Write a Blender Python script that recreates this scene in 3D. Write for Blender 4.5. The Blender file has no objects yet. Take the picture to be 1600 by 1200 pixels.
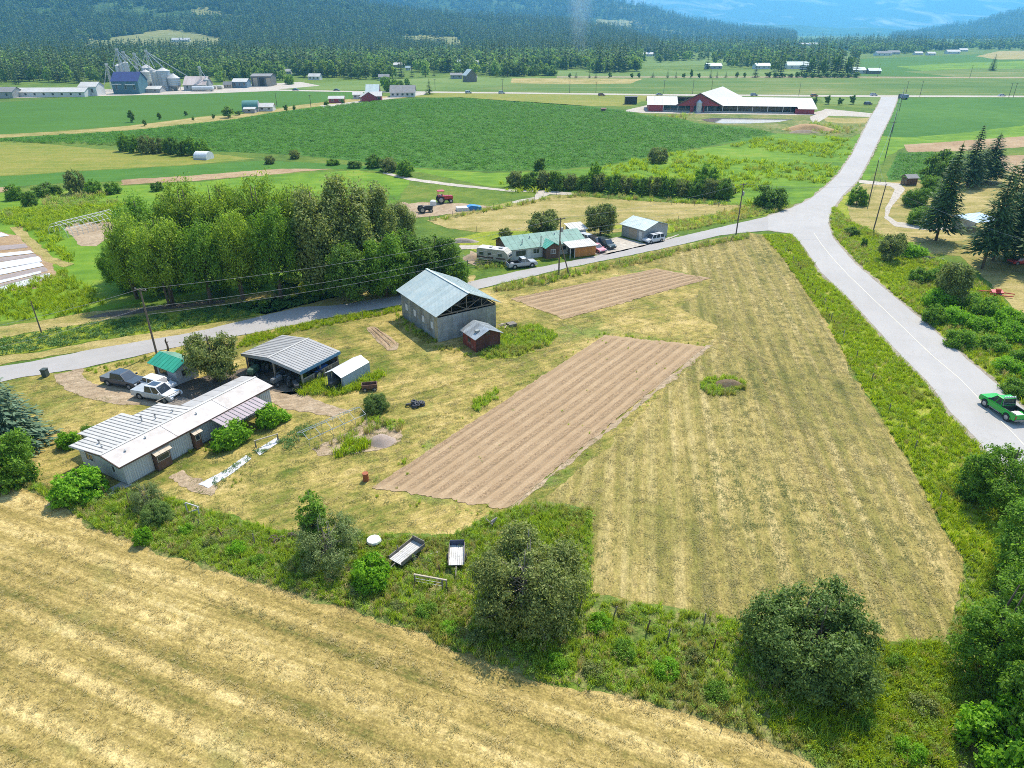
import bpy, bmesh, math, random
import numpy as np
from mathutils import Vector, Matrix, noise
from mathutils.geometry import tessellate_polygon
random.seed(7); np.random.seed(7)
R = math.radians
S = bpy.context.scene
COL = S.collection

# ------------------------------------------------------------------ camera
CAM_H, FPX, YH = 40.0, 1067.0, 48.0            # drone height (m), focal length in pixels of the 1600 px photo, horizon row
TH = math.atan((600 - YH) / FPX)
cam_d = bpy.data.cameras.new('camera'); cam = bpy.data.objects.new('camera', cam_d); COL.objects.link(cam)
cam.location = (0, 0, CAM_H); cam.rotation_euler = (R(90) - TH, 0, 0)
cam_d.sensor_width = 36.0; cam_d.lens = 36.0 * FPX / 1600.0
cam_d.clip_start = 0.5; cam_d.clip_end = 60000
S.camera = cam

# ------------------------------------------------------------------ sky, sun, exposure
SUN_EL, SUN_AZ = 57.0, 27.0                    # azimuth measured from +Y towards +X
W = bpy.data.worlds.new("World"); S.world = W; W.use_nodes = True
wn = W.node_tree.nodes; wl = W.node_tree.links
for n in list(wn): wn.remove(n)
wo = wn.new('ShaderNodeOutputWorld'); wb = wn.new('ShaderNodeBackground'); sk = wn.new('ShaderNodeTexSky')
sk.sky_type = 'NISHITA'; sk.sun_disc = False; sk.sun_elevation = R(SUN_EL); sk.sun_rotation = R(SUN_AZ)
sk.air_density = 1.2; sk.dust_density = 1.0; sk.ozone_density = 1.5
wb.inputs['Strength'].default_value = 0.15
wl.new(sk.outputs[0], wb.inputs[0]); wl.new(wb.outputs[0], wo.inputs[0])
sd = bpy.data.lights.new('sun', 'SUN'); so = bpy.data.objects.new('sun', sd); COL.objects.link(so)
sd.energy = 4.7; sd.angle = R(0.5); sd.color = (1.0, 0.925, 0.79)
sdir = Vector((math.cos(R(SUN_EL)) * math.sin(R(SUN_AZ)), math.cos(R(SUN_EL)) * math.cos(R(SUN_AZ)), math.sin(R(SUN_EL))))
so.rotation_euler = sdir.to_track_quat('Z', 'Y').to_euler(); so.location = sdir * 300
S.view_settings.view_transform = 'Standard'; S.view_settings.look = 'None'
S.view_settings.gamma = 1.0; S.view_settings.exposure = 0.78
try: S.view_settings.use_curve_mapping = False
except Exception: pass
S.render.engine = 'CYCLES'
S.cycles.use_denoising = False
S.cycles.pixel_filter_type = 'BLACKMAN_HARRIS'; S.cycles.filter_width = 0.95
S.cycles.max_bounces = 7; S.cycles.diffuse_bounces = 3; S.cycles.glossy_bounces = 2
S.cycles.transmission_bounces = 3; S.cycles.transparent_max_bounces = 6; S.cycles.volume_bounces = 1
S.cycles.caustics_reflective = False; S.cycles.caustics_refractive = False

# ------------------------------------------------------------------ where a point of the photo lies on the ground
def at(px, py, z=0.0):
    u = (px - 800) / FPX; v = (600 - py) / FPX
    dy = math.cos(TH) + v * math.sin(TH); dz = -math.sin(TH) + v * math.cos(TH)
    t = (z - CAM_H) / dz
    return Vector((u * t, dy * t, z))
def pxm(py): return .888 * (py - YH) / CAM_H       # photo pixels per metre at a row of the ground

# ------------------------------------------------------------------ materials
MATS = {}
def _nt(name):
    m = bpy.data.materials.new(name); m.use_nodes = True
    nt = m.node_tree
    for n in list(nt.nodes): nt.nodes.remove(n)
    out = nt.nodes.new('ShaderNodeOutputMaterial'); b = nt.nodes.new('ShaderNodeBsdfPrincipled')
    nt.links.new(b.outputs[0], out.inputs[0])
    return m, nt, b, out
def nd(nt, t, **kw):
    n = nt.nodes.new(t)
    for k, v in kw.items():
        if k.startswith('_'): n.inputs[k[1:]].default_value = v
        else: setattr(n, k, v)
    return n
def setin(n, idx, v): n.inputs[idx].default_value = v
def rgb(c): return (c[0], c[1], c[2], 1.0)
def hexc(h, k=1.0):
    h = h.lstrip('#'); o = []
    for i in (0, 2, 4):
        c = int(h[i:i+2], 16) / 255.0
        c = c / 12.92 if c <= .04045 else ((c + .055) / 1.055) ** 2.4
        o.append(c * k)
    return tuple(o)
def noise_n(nt, vec, scale, detail=3.0, rough=.55, dist=0.0):
    n = nt.nodes.new('ShaderNodeTexNoise'); n.inputs['Scale'].default_value = scale
    n.inputs['Detail'].default_value = detail; n.inputs['Roughness'].default_value = rough; n.inputs['Distortion'].default_value = dist
    if vec is not None: nt.links.new(vec, n.inputs['Vector'])
    return n.outputs['Fac']
def math_n(nt, op, a, b=None, c=None, clamp=False):
    n = nt.nodes.new('ShaderNodeMath'); n.operation = op; n.use_clamp = clamp
    for i, x in enumerate((a, b, c)):
        if x is None: continue
        if isinstance(x, (int, float)): n.inputs[i].default_value = x
        else: nt.links.new(x, n.inputs[i])
    return n.outputs[0]
def mix_n(nt, f, a, b, mode='MIX'):
    n = nt.nodes.new('ShaderNodeMix'); n.data_type = 'RGBA'; n.blend_type = mode
    if isinstance(f, (int, float)): n.inputs[0].default_value = f
    else: nt.links.new(f, n.inputs[0])
    for idx, x in ((6, a), (7, b)):
        if isinstance(x, tuple): n.inputs[idx].default_value = rgb(x)
        else: nt.links.new(x, n.inputs[idx])
    return n.outputs[2]
def ramp_n(nt, f, stops):
    n = nt.nodes.new('ShaderNodeValToRGB'); e = n.color_ramp.elements
    while len(e) < len(stops): e.new(.5)
    for i, (p, c) in enumerate(stops): e[i].position = p; e[i].color = rgb(c)
    nt.links.new(f, n.inputs[0]); return n.outputs[0]
def maprange(nt, f, a, b, c=0.0, d=1.0):
    n = nt.nodes.new('ShaderNodeMapRange'); nt.links.new(f, n.inputs[0])
    for i, v in zip((1, 2, 3, 4), (a, b, c, d)): n.inputs[i].default_value = v
    return n.outputs[0]
def pos_n(nt, ang=0.0, scale=(1, 1, 1), kind='world'):
    if kind == 'world': o = nt.nodes.new('ShaderNodeNewGeometry').outputs['Position']
    else: o = nt.nodes.new('ShaderNodeTexCoord').outputs['Object']
    m = nt.nodes.new('ShaderNodeMapping'); m.vector_type = 'TEXTURE'
    m.inputs['Rotation'].default_value = (0, 0, ang); m.inputs['Scale'].default_value = scale
    nt.links.new(o, m.inputs['Vector']); return m.outputs[0]
def bump_n(nt, b, h, strength, dist):
    n = nt.nodes.new('ShaderNodeBump'); n.inputs['Strength'].default_value = strength; n.inputs['Distance'].default_value = dist
    nt.links.new(h, n.inputs['Height']); nt.links.new(n.outputs[0], b.inputs['Normal'])

def mat(name, c, c2=None, scale=3.0, rough=.7, metal=0.0, bump=0.0, amt=.5, stretch=(1, 1, 1), spec=.4, dirt=None, rnd=0.0):
    """A built thing's material: base colour with mottling, wear and a little relief, in object space."""
    if name in MATS: return MATS[name]
    m, nt, b, out = _nt(name)
    v = pos_n(nt, 0, stretch, 'obj')
    c2 = c2 or tuple(x * .72 for x in c)
    f = noise_n(nt, v, scale, 5, .6)
    f = maprange(nt, f, .5 - .3 * amt, .5 + .3 * amt)
    col = mix_n(nt, f, c, c2)
    if dirt:
        g = maprange(nt, noise_n(nt, v, scale * .35, 6, .7), .56, .72)
        col = mix_n(nt, g, col, dirt)
    if rnd:
        oi = nt.nodes.new('ShaderNodeObjectInfo')
        k = math_n(nt, 'MULTIPLY_ADD', oi.outputs['Random'], 2 * rnd, 1 - rnd)
        n = nt.nodes.new('ShaderNodeVectorMath'); n.operation = 'SCALE'
        nt.links.new(col, n.inputs[0]); nt.links.new(k, n.inputs[3]); col = n.outputs[0]
    nt.links.new(col, b.inputs['Base Color'])
    b.inputs['Roughness'].default_value = rough; b.inputs['Metallic'].default_value = metal
    b.inputs['Specular IOR Level'].default_value = spec
    if bump: bump_n(nt, b, noise_n(nt, v, scale * 4, 4, .6), .6, bump)
    MATS[name] = m; return m

GK = .84
def gmat(name, cols, ang=0.0, big=.045, mid=.35, fine=2.6, w=(1.0, .8, .7, .6), streak=(.06, 1.6), lo=.38, hi=.62,
         stripe=None, bump=.05, fleck=None, rough=.95, patch=None, soft=False, crack=None):
    """Ground: a ramp driven by large patches, middle mottling, fine grain and streaks along `ang`; optional stripes and flecks."""
    if name in MATS: return MATS[name]
    m, nt, b, out = _nt(name)
    v = pos_n(nt, ang)
    vs = pos_n(nt, ang, (1 / streak[0], 1 / streak[1], 1)); vs2 = pos_n(nt, ang, (1 / 1.1, 1 / 2.4, 1))
    n1 = noise_n(nt, v, big, 3, .55, .4); n2 = noise_n(nt, v, mid, 4, .6, .3); n3 = noise_n(nt, v, fine, 4, .65); n4 = noise_n(nt, vs, 1.0, 4, .6, .2)
    tot = sum(w); f = math_n(nt, 'MULTIPLY', n1, w[0] / tot)
    for n, ww in ((n2, w[1]), (n3, w[2]), (n4, w[3])): f = math_n(nt, 'MULTIPLY_ADD', n, ww / tot, f)
    f = maprange(nt, f, lo, hi)
    cols = [tuple(x * GK for x in c) for c in cols]; k = len(cols); col = ramp_n(nt, f, [(i / (k - 1), c) for i, c in enumerate(cols)])
    if patch:                                    # another kind of growth showing in large patches
        col = mix_n(nt, maprange(nt, noise_n(nt, v, patch[1], 4, .6, .6), patch[2], patch[2] + .07, 0, patch[3] if len(patch) > 3 else .85), col, patch[0])
    if stripe:                                   # (period m, strength, colour, waviness)
        sp = nt.nodes.new('ShaderNodeSeparateXYZ'); nt.links.new(v, sp.inputs[0])
        y = math_n(nt, 'MULTIPLY_ADD', n2, stripe[3], sp.outputs[1])
        s = math_n(nt, 'SINE', math_n(nt, 'MULTIPLY', y, 2 * math.pi / stripe[0]))
        s = maprange(nt, s, -.15, .75)
        s = math_n(nt, 'MULTIPLY', s, maprange(nt, n4, .38, .60))
        s = math_n(nt, 'MULTIPLY', s, maprange(nt, n1, .40, .55, .25, 1.0))
        col = mix_n(nt, math_n(nt, 'MULTIPLY', s, stripe[1], clamp=True), col, stripe[2])
    if fleck:
        col = mix_n(nt, maprange(nt, noise_n(nt, v, fleck[1], 2, .8), fleck[2], fleck[2] + .06, 0, .8), col, fleck[0])
    # fine light and dark grain of the stems
    g = maprange(nt, noise_n(nt, v, fine * 2.6, 4, .8), .32, .68, .52, 1.36)
    if soft: g = maprange(nt, g, .52, 1.36, .86, 1.12)
    else: g = math_n(nt, 'MULTIPLY', g, maprange(nt, noise_n(nt, vs2, 1.0, 5, .8), .34, .66, .70, 1.30))
    n = nt.nodes.new('ShaderNodeVectorMath'); n.operation = 'SCALE'; nt.links.new(col, n.inputs[0]); nt.links.new(g, n.inputs[3])
    col = n.outputs[0]
    if crack:
        cn = noise_n(nt, v, crack[1], 6, .6, 1.5); ck = maprange(nt, math_n(nt, 'ABSOLUTE', math_n(nt, 'SUBTRACT', cn, .5)), 0.0, .006, .75, 0.0); col = mix_n(nt, ck, col, crack[0])
    nt.links.new(col, b.inputs['Base Color'])
    b.inputs['Roughness'].default_value = rough; b.inputs['Specular IOR Level'].default_value = .12
    if bump: bump_n(nt, b, math_n(nt, 'ADD', n3, noise_n(nt, v, fine * 2.5, 3, .7)), .8, bump)
    MATS[name] = m; return m

def leafmat(name, dark, light, trans=.35, var=.10, wood=False, world=None, rough=.6, warm=True):
    """Leaves and blades: each leaf its own green, light comes through them."""
    if name in MATS: return MATS[name]
    m, nt, b, out = _nt(name)
    if warm: dark, light = [(c[0] * 1.10, c[1] * 1.10, c[2] * .78) for c in (dark, light)]
    geo = nt.nodes.new('ShaderNodeNewGeometry'); oi = nt.nodes.new('ShaderNodeObjectInfo')
    col = mix_n(nt, geo.outputs['Random Per Island'], dark, light)
    if world:                                    # patches of other colours over the ground
        f = maprange(nt, noise_n(nt, geo.outputs['Position'], world[1], 4, .6, .5), world[2], world[2] + .10, 0, .85)
        col = mix_n(nt, f, col, world[0])
    k = math_n(nt, 'MULTIPLY_ADD', oi.outputs['Random'], 2 * var, 1 - var)
    n = nt.nodes.new('ShaderNodeVectorMath'); n.operation = 'SCALE'; nt.links.new(col, n.inputs[0]); nt.links.new(k, n.inputs[3]); col = n.outputs[0]
    nt.links.new(col, b.inputs['Base Color']); b.inputs['Roughness'].default_value = rough; b.inputs['Specular IOR Level'].default_value = .25
    t = nt.nodes.new('ShaderNodeBsdfTranslucent')
    tc = mix_n(nt, 1.0, col, (1.0, 1.05, .55), 'MULTIPLY'); nt.links.new(tc, t.inputs[0])
    mx = nt.nodes.new('ShaderNodeMixShader'); mx.inputs[0].default_value = trans
    nt.links.new(b.outputs[0], mx.inputs[1]); nt.links.new(t.outputs[0], mx.inputs[2]); nt.links.new(mx.outputs[0], out.inputs[0])
    MATS[name] = m; return m

# ------------------------------------------------------------------ mesh helpers
class MB:
    def __init__(s): s.v = []; s.f = []; s.m = []; s.sm = False
    def add(s, vs, fs, mi=0):
        k = len(s.v); s.v += [tuple(p) for p in vs]
        for f in fs: s.f.append(tuple(i + k for i in f)); s.m.append(mi)
        return s
    def box(s, x0, x1, y0, y1, z0, z1, mi=0):
        vs = [(x0, y0, z0), (x1, y0, z0), (x1, y1, z0), (x0, y1, z0), (x0, y0, z1), (x1, y0, z1), (x1, y1, z1), (x0, y1, z1)]
        return s.add(vs, [(0, 3, 2, 1), (4, 5, 6, 7), (0, 1, 5, 4), (1, 2, 6, 5), (2, 3, 7, 6), (3, 0, 4, 7)], mi)
    def bar(s, a, b, w, h=None, mi=0):
        h = h or w; a = Vector(a); b = Vector(b); d = (b - a).normalized()
        up = Vector((0, 0, 1)) if abs(d.z) < .95 else Vector((0, 1, 0))
        x = d.cross(up).normalized() * (w / 2); y = x.normalized().cross(d).normalized() * (h / 2)
        vs = [p + q for p in (a, b) for q in (-x - y, x - y, x + y, -x + y)]
        return s.add(vs, [(0, 1, 2, 3), (7, 6, 5, 4), (0, 4, 5, 1), (1, 5, 6, 2), (2, 6, 7, 3), (3, 7, 4, 0)], mi)
    def tube(s, pts, rad, n=6, mi=0, cap=True):
        pts = [Vector(p) for p in pts]; rad = rad if isinstance(rad, (list, tuple)) else [rad] * len(pts)
        k = len(s.v)
        for i, p in enumerate(pts):
            d = (pts[min(i + 1, len(pts) - 1)] - pts[max(i - 1, 0)]).normalized()
            up = Vector((0, 0, 1)) if abs(d.z) < .9 else Vector((1, 0, 0))
            x = d.cross(up).normalized(); y = x.cross(d).normalized()
            for j in range(n):
                a = 2 * math.pi * j / n; s.v.append(tuple(p + (x * math.cos(a) + y * math.sin(a)) * rad[i]))
        for i in range(len(pts) - 1):
            for j in range(n):
                j2 = (j + 1) % n; s.f.append((k + i * n + j, k + i * n + j2, k + (i + 1) * n + j2, k + (i + 1) * n + j)); s.m.append(mi)
        if cap:
            s.f.append(tuple(k + j for j in range(n))[::-1]); s.m.append(mi)
            e = k + (len(pts) - 1) * n; s.f.append(tuple(e + j for j in range(n))); s.m.append(mi)
        return s
    def lathe(s, prof, n=16, c=(0, 0, 0), mi=0):
        k = len(s.v)
        for r, z in prof:
            for j in range(n):
                a = 2 * math.pi * j / n; s.v.append((c[0] + r * math.cos(a), c[1] + r * math.sin(a), c[2] + z))
        for i in range(len(prof) - 1):
            for j in range(n):
                j2 = (j + 1) % n; s.f.append((k + i * n + j, k + i * n + j2, k + (i + 1) * n + j2, k + (i + 1) * n + j)); s.m.append(mi)
        s.f.append(tuple(k + j for j in range(n))[::-1]); s.m.append(mi)
        e = k + (len(prof) - 1) * n; s.f.append(tuple(e + j for j in range(n))); s.m.append(mi)
        return s
    def slab(s, A, B, C, D, t=.05, mi=0):
        """A thick four-cornered sheet; thickness goes under it."""
        A, B, C, D = map(Vector, (A, B, C, D)); n = (B - A).cross(D - A).normalized()
        if n.z < 0: n = -n
        vs = [A, B, C, D] + [p - n * t for p in (A, B, C, D)]
        return s.add(vs, [(0, 1, 2, 3), (7, 6, 5, 4), (0, 4, 5, 1), (1, 5, 6, 2), (2, 6, 7, 3), (3, 7, 4, 0)], mi)
    def prism(s, poly, y0, y1, mi=0):
        """Profile in x-z pushed along y."""
        n = len(poly); vs = [(x, y0, z) for x, z in poly] + [(x, y1, z) for x, z in poly]
        return s.add(vs, [tuple(range(n)), tuple(range(2 * n - 1, n - 1, -1))] + [(i, i + n, (i + 1) % n + n, (i + 1) % n) for i in range(n)], mi)
    def mesh(s, name, mats, smooth=False):
        me = bpy.data.meshes.new(name); me.from_pydata(s.v, [], s.f)
        for m in (mats if isinstance(mats, (list, tuple)) else [mats]): me.materials.append(m)
        if any(s.m): me.polygons.foreach_set('material_index', s.m)
        if smooth: me.polygons.foreach_set('use_smooth', [True] * len(me.polygons))
        me.update(); return me
def tag(o, label=None, cat=None, group=None, kind=None):
    if label: o['label'] = label
    if cat: o['category'] = cat
    if group: o['group'] = group
    if kind: o['kind'] = kind
    return o
def link(name, data, parent=None, loc=None, rz=None):
    o = bpy.data.objects.new(name, data); COL.objects.link(o)
    if parent is not None: o.parent = parent
    if loc is not None: o.location = loc
    if rz is not None: o.rotation_euler = (0, 0, rz)
    return o
def part(name, mb, mats, parent, smooth=False, label=None):
    bmfix = mb.mesh(name, mats, smooth); o = link(name, bmfix, parent)
    if label: o['label'] = label
    return o
def thing(name, label, cat, loc=(0, 0, 0), rz=0.0, group=None):
    return tag(link(name, None, None, loc, rz), label, cat, group)
def solo(name, mb, mats, label, cat, loc=(0, 0, 0), rz=0.0, group=None, smooth=False):
    return tag(link(name, mb.mesh(name, mats, smooth), None, loc, rz), label, cat, group)
def copy_tree(o, loc=None, rz=None, label=None, parent=None):
    kids = [c for c in KIDS.get(o.name, [])]
    c = o.copy(); COL.objects.link(c)
    if parent is not None: c.parent = parent
    if loc is not None: c.location = loc
    if rz is not None: c.rotation_euler = (0, 0, rz)
    if label: c['label'] = label
    KIDS[c.name] = []
    for k in kids:
        d = copy_tree(k, parent=c); KIDS[c.name].append(d)
    return c
KIDS = {}
def reg(o):
    """Remember a finished thing's parts so that it can be copied without walking the whole scene."""
    def walk(p):
        KIDS[p.name] = list(p.children)
        for c in KIDS[p.name]: walk(c)
    walk(o); return o

ORD = ['first', 'second', 'third', 'fourth', 'fifth', 'sixth', 'seventh', 'eighth', 'ninth', 'tenth', 'eleventh', 'twelfth', 'thirteenth', 'fourteenth', 'fifteenth', 'sixteenth', 'seventeenth', 'eighteenth', 'nineteenth', 'twentieth']
ORD += ['twenty-' + o for o in ORD[:9]] + ['thirtieth'] + ['thirty-' + o for o in ORD[:9]] + ['fortieth'] + ['forty-' + o for o in ORD[:9]] + ['fiftieth'] + ['fifty-' + o for o in ORD[:9]] + ['sixtieth'] + ['sixty-' + o for o in ORD[:9]]
def pix(x, y, z=0.0):
    a = y * math.cos(TH) - (z - CAM_H) * math.sin(TH); b = y * math.sin(TH) + (z - CAM_H) * math.cos(TH); return 800 + FPX * x / a, 600 - FPX * b / a
# ================================================================== THE SETTING
def ragged(pts, amp, seg, seed=0):
    out = []; n = len(pts)
    for i in range(n):
        a = pts[i]; b = pts[(i + 1) % n]; L = (b - a).length
        sg = max(seg, a.length * .006)
        k = max(1, min(400, int(L / sg))); d = (b - a); nr = Vector((-d.y, d.x, 0)).normalized() if L > 0 else Vector((0, 0, 0))
        for j in range(k):
            p = a + d * (j / k)
            o = noise.noise(Vector((p.x * .35, p.y * .35, seed))) * amp * 1.4 + noise.noise(Vector((p.x * 1.6, p.y * 1.6, seed + 9))) * amp * .8
            out.append(p + nr * o)
    return out
PATCHES = {}
def patch(name, px, material, layer, amp=.35, seg=.8, kind='structure', z=None):
    pts = [at(*p) for p in px]
    pts = ragged(pts, amp, seg, layer) if amp else pts
    zz = .008 * layer if z is None else z
    tri = tessellate_polygon([[Vector((p.x, p.y, 0)) for p in pts]])
    me = bpy.data.meshes.new(name); me.from_pydata([(p.x, p.y, zz) for p in pts], [], [tuple(t) if (pts[t[1]] - pts[t[0]]).cross(pts[t[2]] - pts[t[0]]).z > 0 else (t[0], t[2], t[1]) for t in tri]); me.materials.append(material)
    me.update()
    o = link(name, me); tag(o, kind=kind); PATCHES.setdefault(name, []).append(o); return o

TAN = (.43, .335, .15); STRAW = (.55, .44, .215); OLIVE = (.235, .225, .07); GREEN = (.13, .185, .04); LUSH = (.12, .23, .025); DRY = (.40, .29, .135)
m_meadow = gmat('meadow_ground', [(0.060, 0.111, 0.017), (0.093, 0.162, 0.021), (0.145, 0.208, 0.025), (0.230, 0.238, 0.051)], .25, big=.03, mid=.22, w=(1, 1, .5, .4))
m_lawn = gmat('yard_lawn', [(.115, .15, .022), (.245, .22, .05), (.41, .315, .095), (.56, .42, .165)], .5, big=.075, mid=.35, w=(1.1, .9, .5, .6), streak=(.1, 1.3), lo=.40, hi=.60,
              patch=((.12, .19, .035), .06, .58, .6))
m_field = gmat('mown_field', [(.15, .15, .036), (.25, .215, .058), (.35, .275, .088), (.47, .36, .14)], R(80), big=.045, mid=.30, w=(.8, .7, .6, 1.3), streak=(.03, .8), lo=.395, hi=.605,
               stripe=(2.15, .55, (.46, .365, .165), .45))
m_hay = gmat('hay_field', [(.165, .15, .038), (.30, .225, .068), (.43, .318, .108), (.58, .45, .195)], R(-22), big=.05, mid=.30, w=(.6, .7, .8, 1.35), streak=(.02, .85), lo=.40, hi=.60,
             stripe=(3.1, .45, (.62, .465, .20), .45), patch=((.16, .165, .045), .09, .60, .5))
m_verge = gmat('verge_grass', [(.11, .175, .015), (.21, .27, .02), (.31, .33, .035), (.40, .34, .10)], .8, big=.06, mid=.4, w=(1, 1, .6, .5))
m_rough = gmat('rough_grass', [(.06, .105, .022), (.13, .185, .035), (.25, .24, .08), (.38, .29, .14)], -.4, big=.09, mid=.5, w=(1, 1.1, .7, .4))
m_lush = gmat('lush_meadow', [(0.066, 0.139, 0.016), (0.107, 0.213, 0.016), (0.164, 0.279, 0.021), (0.246, 0.295, 0.041)], .15, big=.03, mid=.16, w=(1, .9, .4, .7), streak=(.03, .5), soft=True)
m_crop = gmat('dark_crop', [(.035, .12, .014), (.055, .15, .018), (.08, .185, .024), (.12, .225, .032)], .1, big=.012, mid=.12, w=(.8, .8, .9, .6), streak=(.02, .5), lo=.36, hi=.64, soft=True, stripe=(9.0, .25, (.07, .165, .028), 1.0))
m_grass2 = gmat('bright_hayfield', [(0.056, 0.137, 0.015), (0.067, 0.159, 0.016), (0.081, 0.181, 0.022)], .1, big=.01, mid=.06, w=(1, .6, .3, .6), streak=(.008, .2), soft=True)
m_yellow = gmat('yellow_green_field', [(0.136, 0.204, 0.025), (0.212, 0.238, 0.038), (0.281, 0.264, 0.051), (0.340, 0.297, 0.093)], .06, big=.02, mid=.18, w=(1, .9, .6, .9), streak=(.02, .35))
m_pale = gmat('pale_green_field', [(0.101, 0.172, 0.031), (0.148, 0.218, 0.047), (0.203, 0.257, 0.070)], .03, big=.01, mid=.05, w=(1, .6, .3, .9), streak=(.006, .15), soft=True)
m_mixf = gmat('streaked_field', [(0.070, 0.139, 0.025), (0.098, 0.172, 0.029), (0.164, 0.205, 0.049), (0.312, 0.271, 0.107)], .02, big=.006, mid=.03, w=(1, .8, .3, 1.3), streak=(.004, .09), lo=.38, hi=.63, soft=True)
m_tanf = gmat('tan_field', [(0.175, 0.198, 0.046), (0.304, 0.258, 0.074), (0.423, 0.331, 0.129), (0.515, 0.405, 0.175)], .1, big=.04, mid=.2, w=(1, .9, .5, .9), streak=(.04, .5))
m_dirt = gmat('dirt', [(.30, .215, .13), (.41, .305, .195), (.50, .39, .265)], .3, big=.15, mid=.7, fine=5, w=(.8, .9, .7, .6), bump=.03)
m_dark = gmat('dark_dirt', [(.10, .08, .06), (.155, .125, .095), (.22, .18, .14)], .3, big=.3, mid=1.2, fine=6, bump=.03)  # dark soil of the strip; on the yard its tone paints shade
m_gravel = gmat('gravel', [(.40, .345, .28), (.50, .44, .365), (.58, .52, .44)], .3, big=.1, mid=.6, fine=7, w=(.7, .7, .9, .7), bump=.02)
m_road = gmat('road_asphalt', [(.40, .375, .35), (.43, .405, .38), (.465, .435, .405)], R(70), big=.06, mid=.3, fine=6, w=(1.0, .8, .4, .5), streak=(.05, .7), bump=.006, rough=.85, soft=True, crack=((.31, .29, .27), .10))
m_road2 = gmat('side_road_asphalt', [(.36, .335, .315), (.39, .365, .34), (.425, .395, .37)], R(30), big=.06, mid=.3, fine=6, w=(1.0, .8, .4, .5), streak=(.05, .7), bump=.006, rough=.85, soft=True, crack=((.28, .26, .245), .10))
m_paint = mat('road_paint', (.56, .50, .37), (.44, .41, .36), 2.0, .7, amt=.8)
m_brownf = gmat('bare_brown_strip', [(.30, .19, .10), (.40, .27, .15), (.50, .37, .22)], .1, big=.05, mid=.3, w=(1, .8, .5, .8), streak=(.05, .8))

# ground sheet to the horizon
gb = MB(); gb.add([(-26000, -3000, 0), (26000, -3000, 0), (26000, 30000, 0), (-26000, 30000, 0)], [(0, 1, 2, 3)])
tag(link('ground', gb.mesh('ground', m_meadow)), kind='structure')

# -- far fields (beyond the crop field)
patch('hayfield', [(-400, 190), (-60, 164), (0, 160), (150, 150), (432, 141), (575, 143), (600, 150), (560, 153), (470, 163), (400, 172), (330, 180), (200, 196), (100, 203), (0, 211), (-500, 250)], m_grass2, 1, 1.0, 6)
patch('farm_track_strip', [(-100, 215), (100, 205), (200, 197), (330, 181), (360, 181), (420, 172), (470, 164), (560, 153), (610, 150), (640, 152), (560, 160), (500, 166), (420, 177), (360, 187), (200, 204), (100, 210), (-100, 221)], m_tanf, 3, .8, 5)
patch('hayfield', [(600, 151), (700, 144.5), (1035, 149), (1010, 156), (985, 165), (925, 166), (870, 163.5), (790, 158), (720, 152.5)], m_yellow, 2, .8, 5)
patch('crop_field', [(-40, 219), (100, 210), (200, 204), (360, 187), (420, 177), (500, 166), (600, 155), (720, 152), (790, 157), (870, 162), (925, 166), (975, 172), (1010, 180), (1060, 185), (1095, 194), (1170, 200), (1212, 209), (1190, 217), (1120, 226), (1050, 238), (1000, 248), (940, 259), (860, 266), (760, 268), (650, 262), (560, 252), (470, 243), (400, 239), (335, 237), (200, 229), (185, 222)], m_crop, 2, .6, 3)
patch('hayfield', [(-300, 229), (0, 222), (60, 224), (180, 235), (340, 241), (400, 248), (290, 258), (140, 266), (0, 275), (-300, 290)], m_yellow, 2, .6, 3)
patch('hayfield', [(-300, 291), (0, 276), (140, 267), (290, 259), (410, 251), (520, 256), (600, 262), (610, 268), (520, 264), (440, 264), (330, 274), (200, 283), (100, 286), (0, 293), (-200, 306)], m_crop, 3, .5, 2)
patch('bare_strip', [(-200, 306), (0, 293), (20, 292), (12, 300), (-200, 316)], m_brownf, 4, .5, 2)
patch('bare_strip', [(190, 281), (262, 277), (330, 272), (400, 266), (440, 264), (520, 264), (400, 275), (300, 283), (190, 289)], m_brownf, 4, .6, 2)
patch('meadow', [(-500, 360), (-200, 317), (0, 302), (190, 291), (300, 285), (440, 272), (560, 266), (640, 282), (620, 320), (560, 460), (330, 455), (100, 495), (0, 502), (-400, 545)], m_lush, 1, .8, 3)
patch('meadow', [(620, 262), (760, 270), (860, 268), (940, 261), (1050, 240), (1150, 224), (1215, 208), (1330, 216), (1352, 205), (1330, 240), (1308, 272), (1262, 312), (1190, 335), (1150, 318), (900, 300), (760, 290), (660, 270)], m_lush, 1, .8, 3)
patch('rough_pasture', [(1010, 180), (1100, 176), (1190, 178), (1275, 180), (1330, 187), (1358, 188), (1350, 206), (1325, 214), (1212, 208), (1170, 198), (1095, 192), (1060, 184)], m_rough, 3, .8, 4)
patch('hayfield', [(1280, 154), (1376, 152), (1370, 163), (1290, 163)], m_pale, 3, .5, 4)
patch('hayfield', [(1285, 181), (1300, 184), (1355, 184), (1359, 183), (1352, 193), (1318, 193), (1290, 190)], m_tanf, 4, .5, 4)
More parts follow.
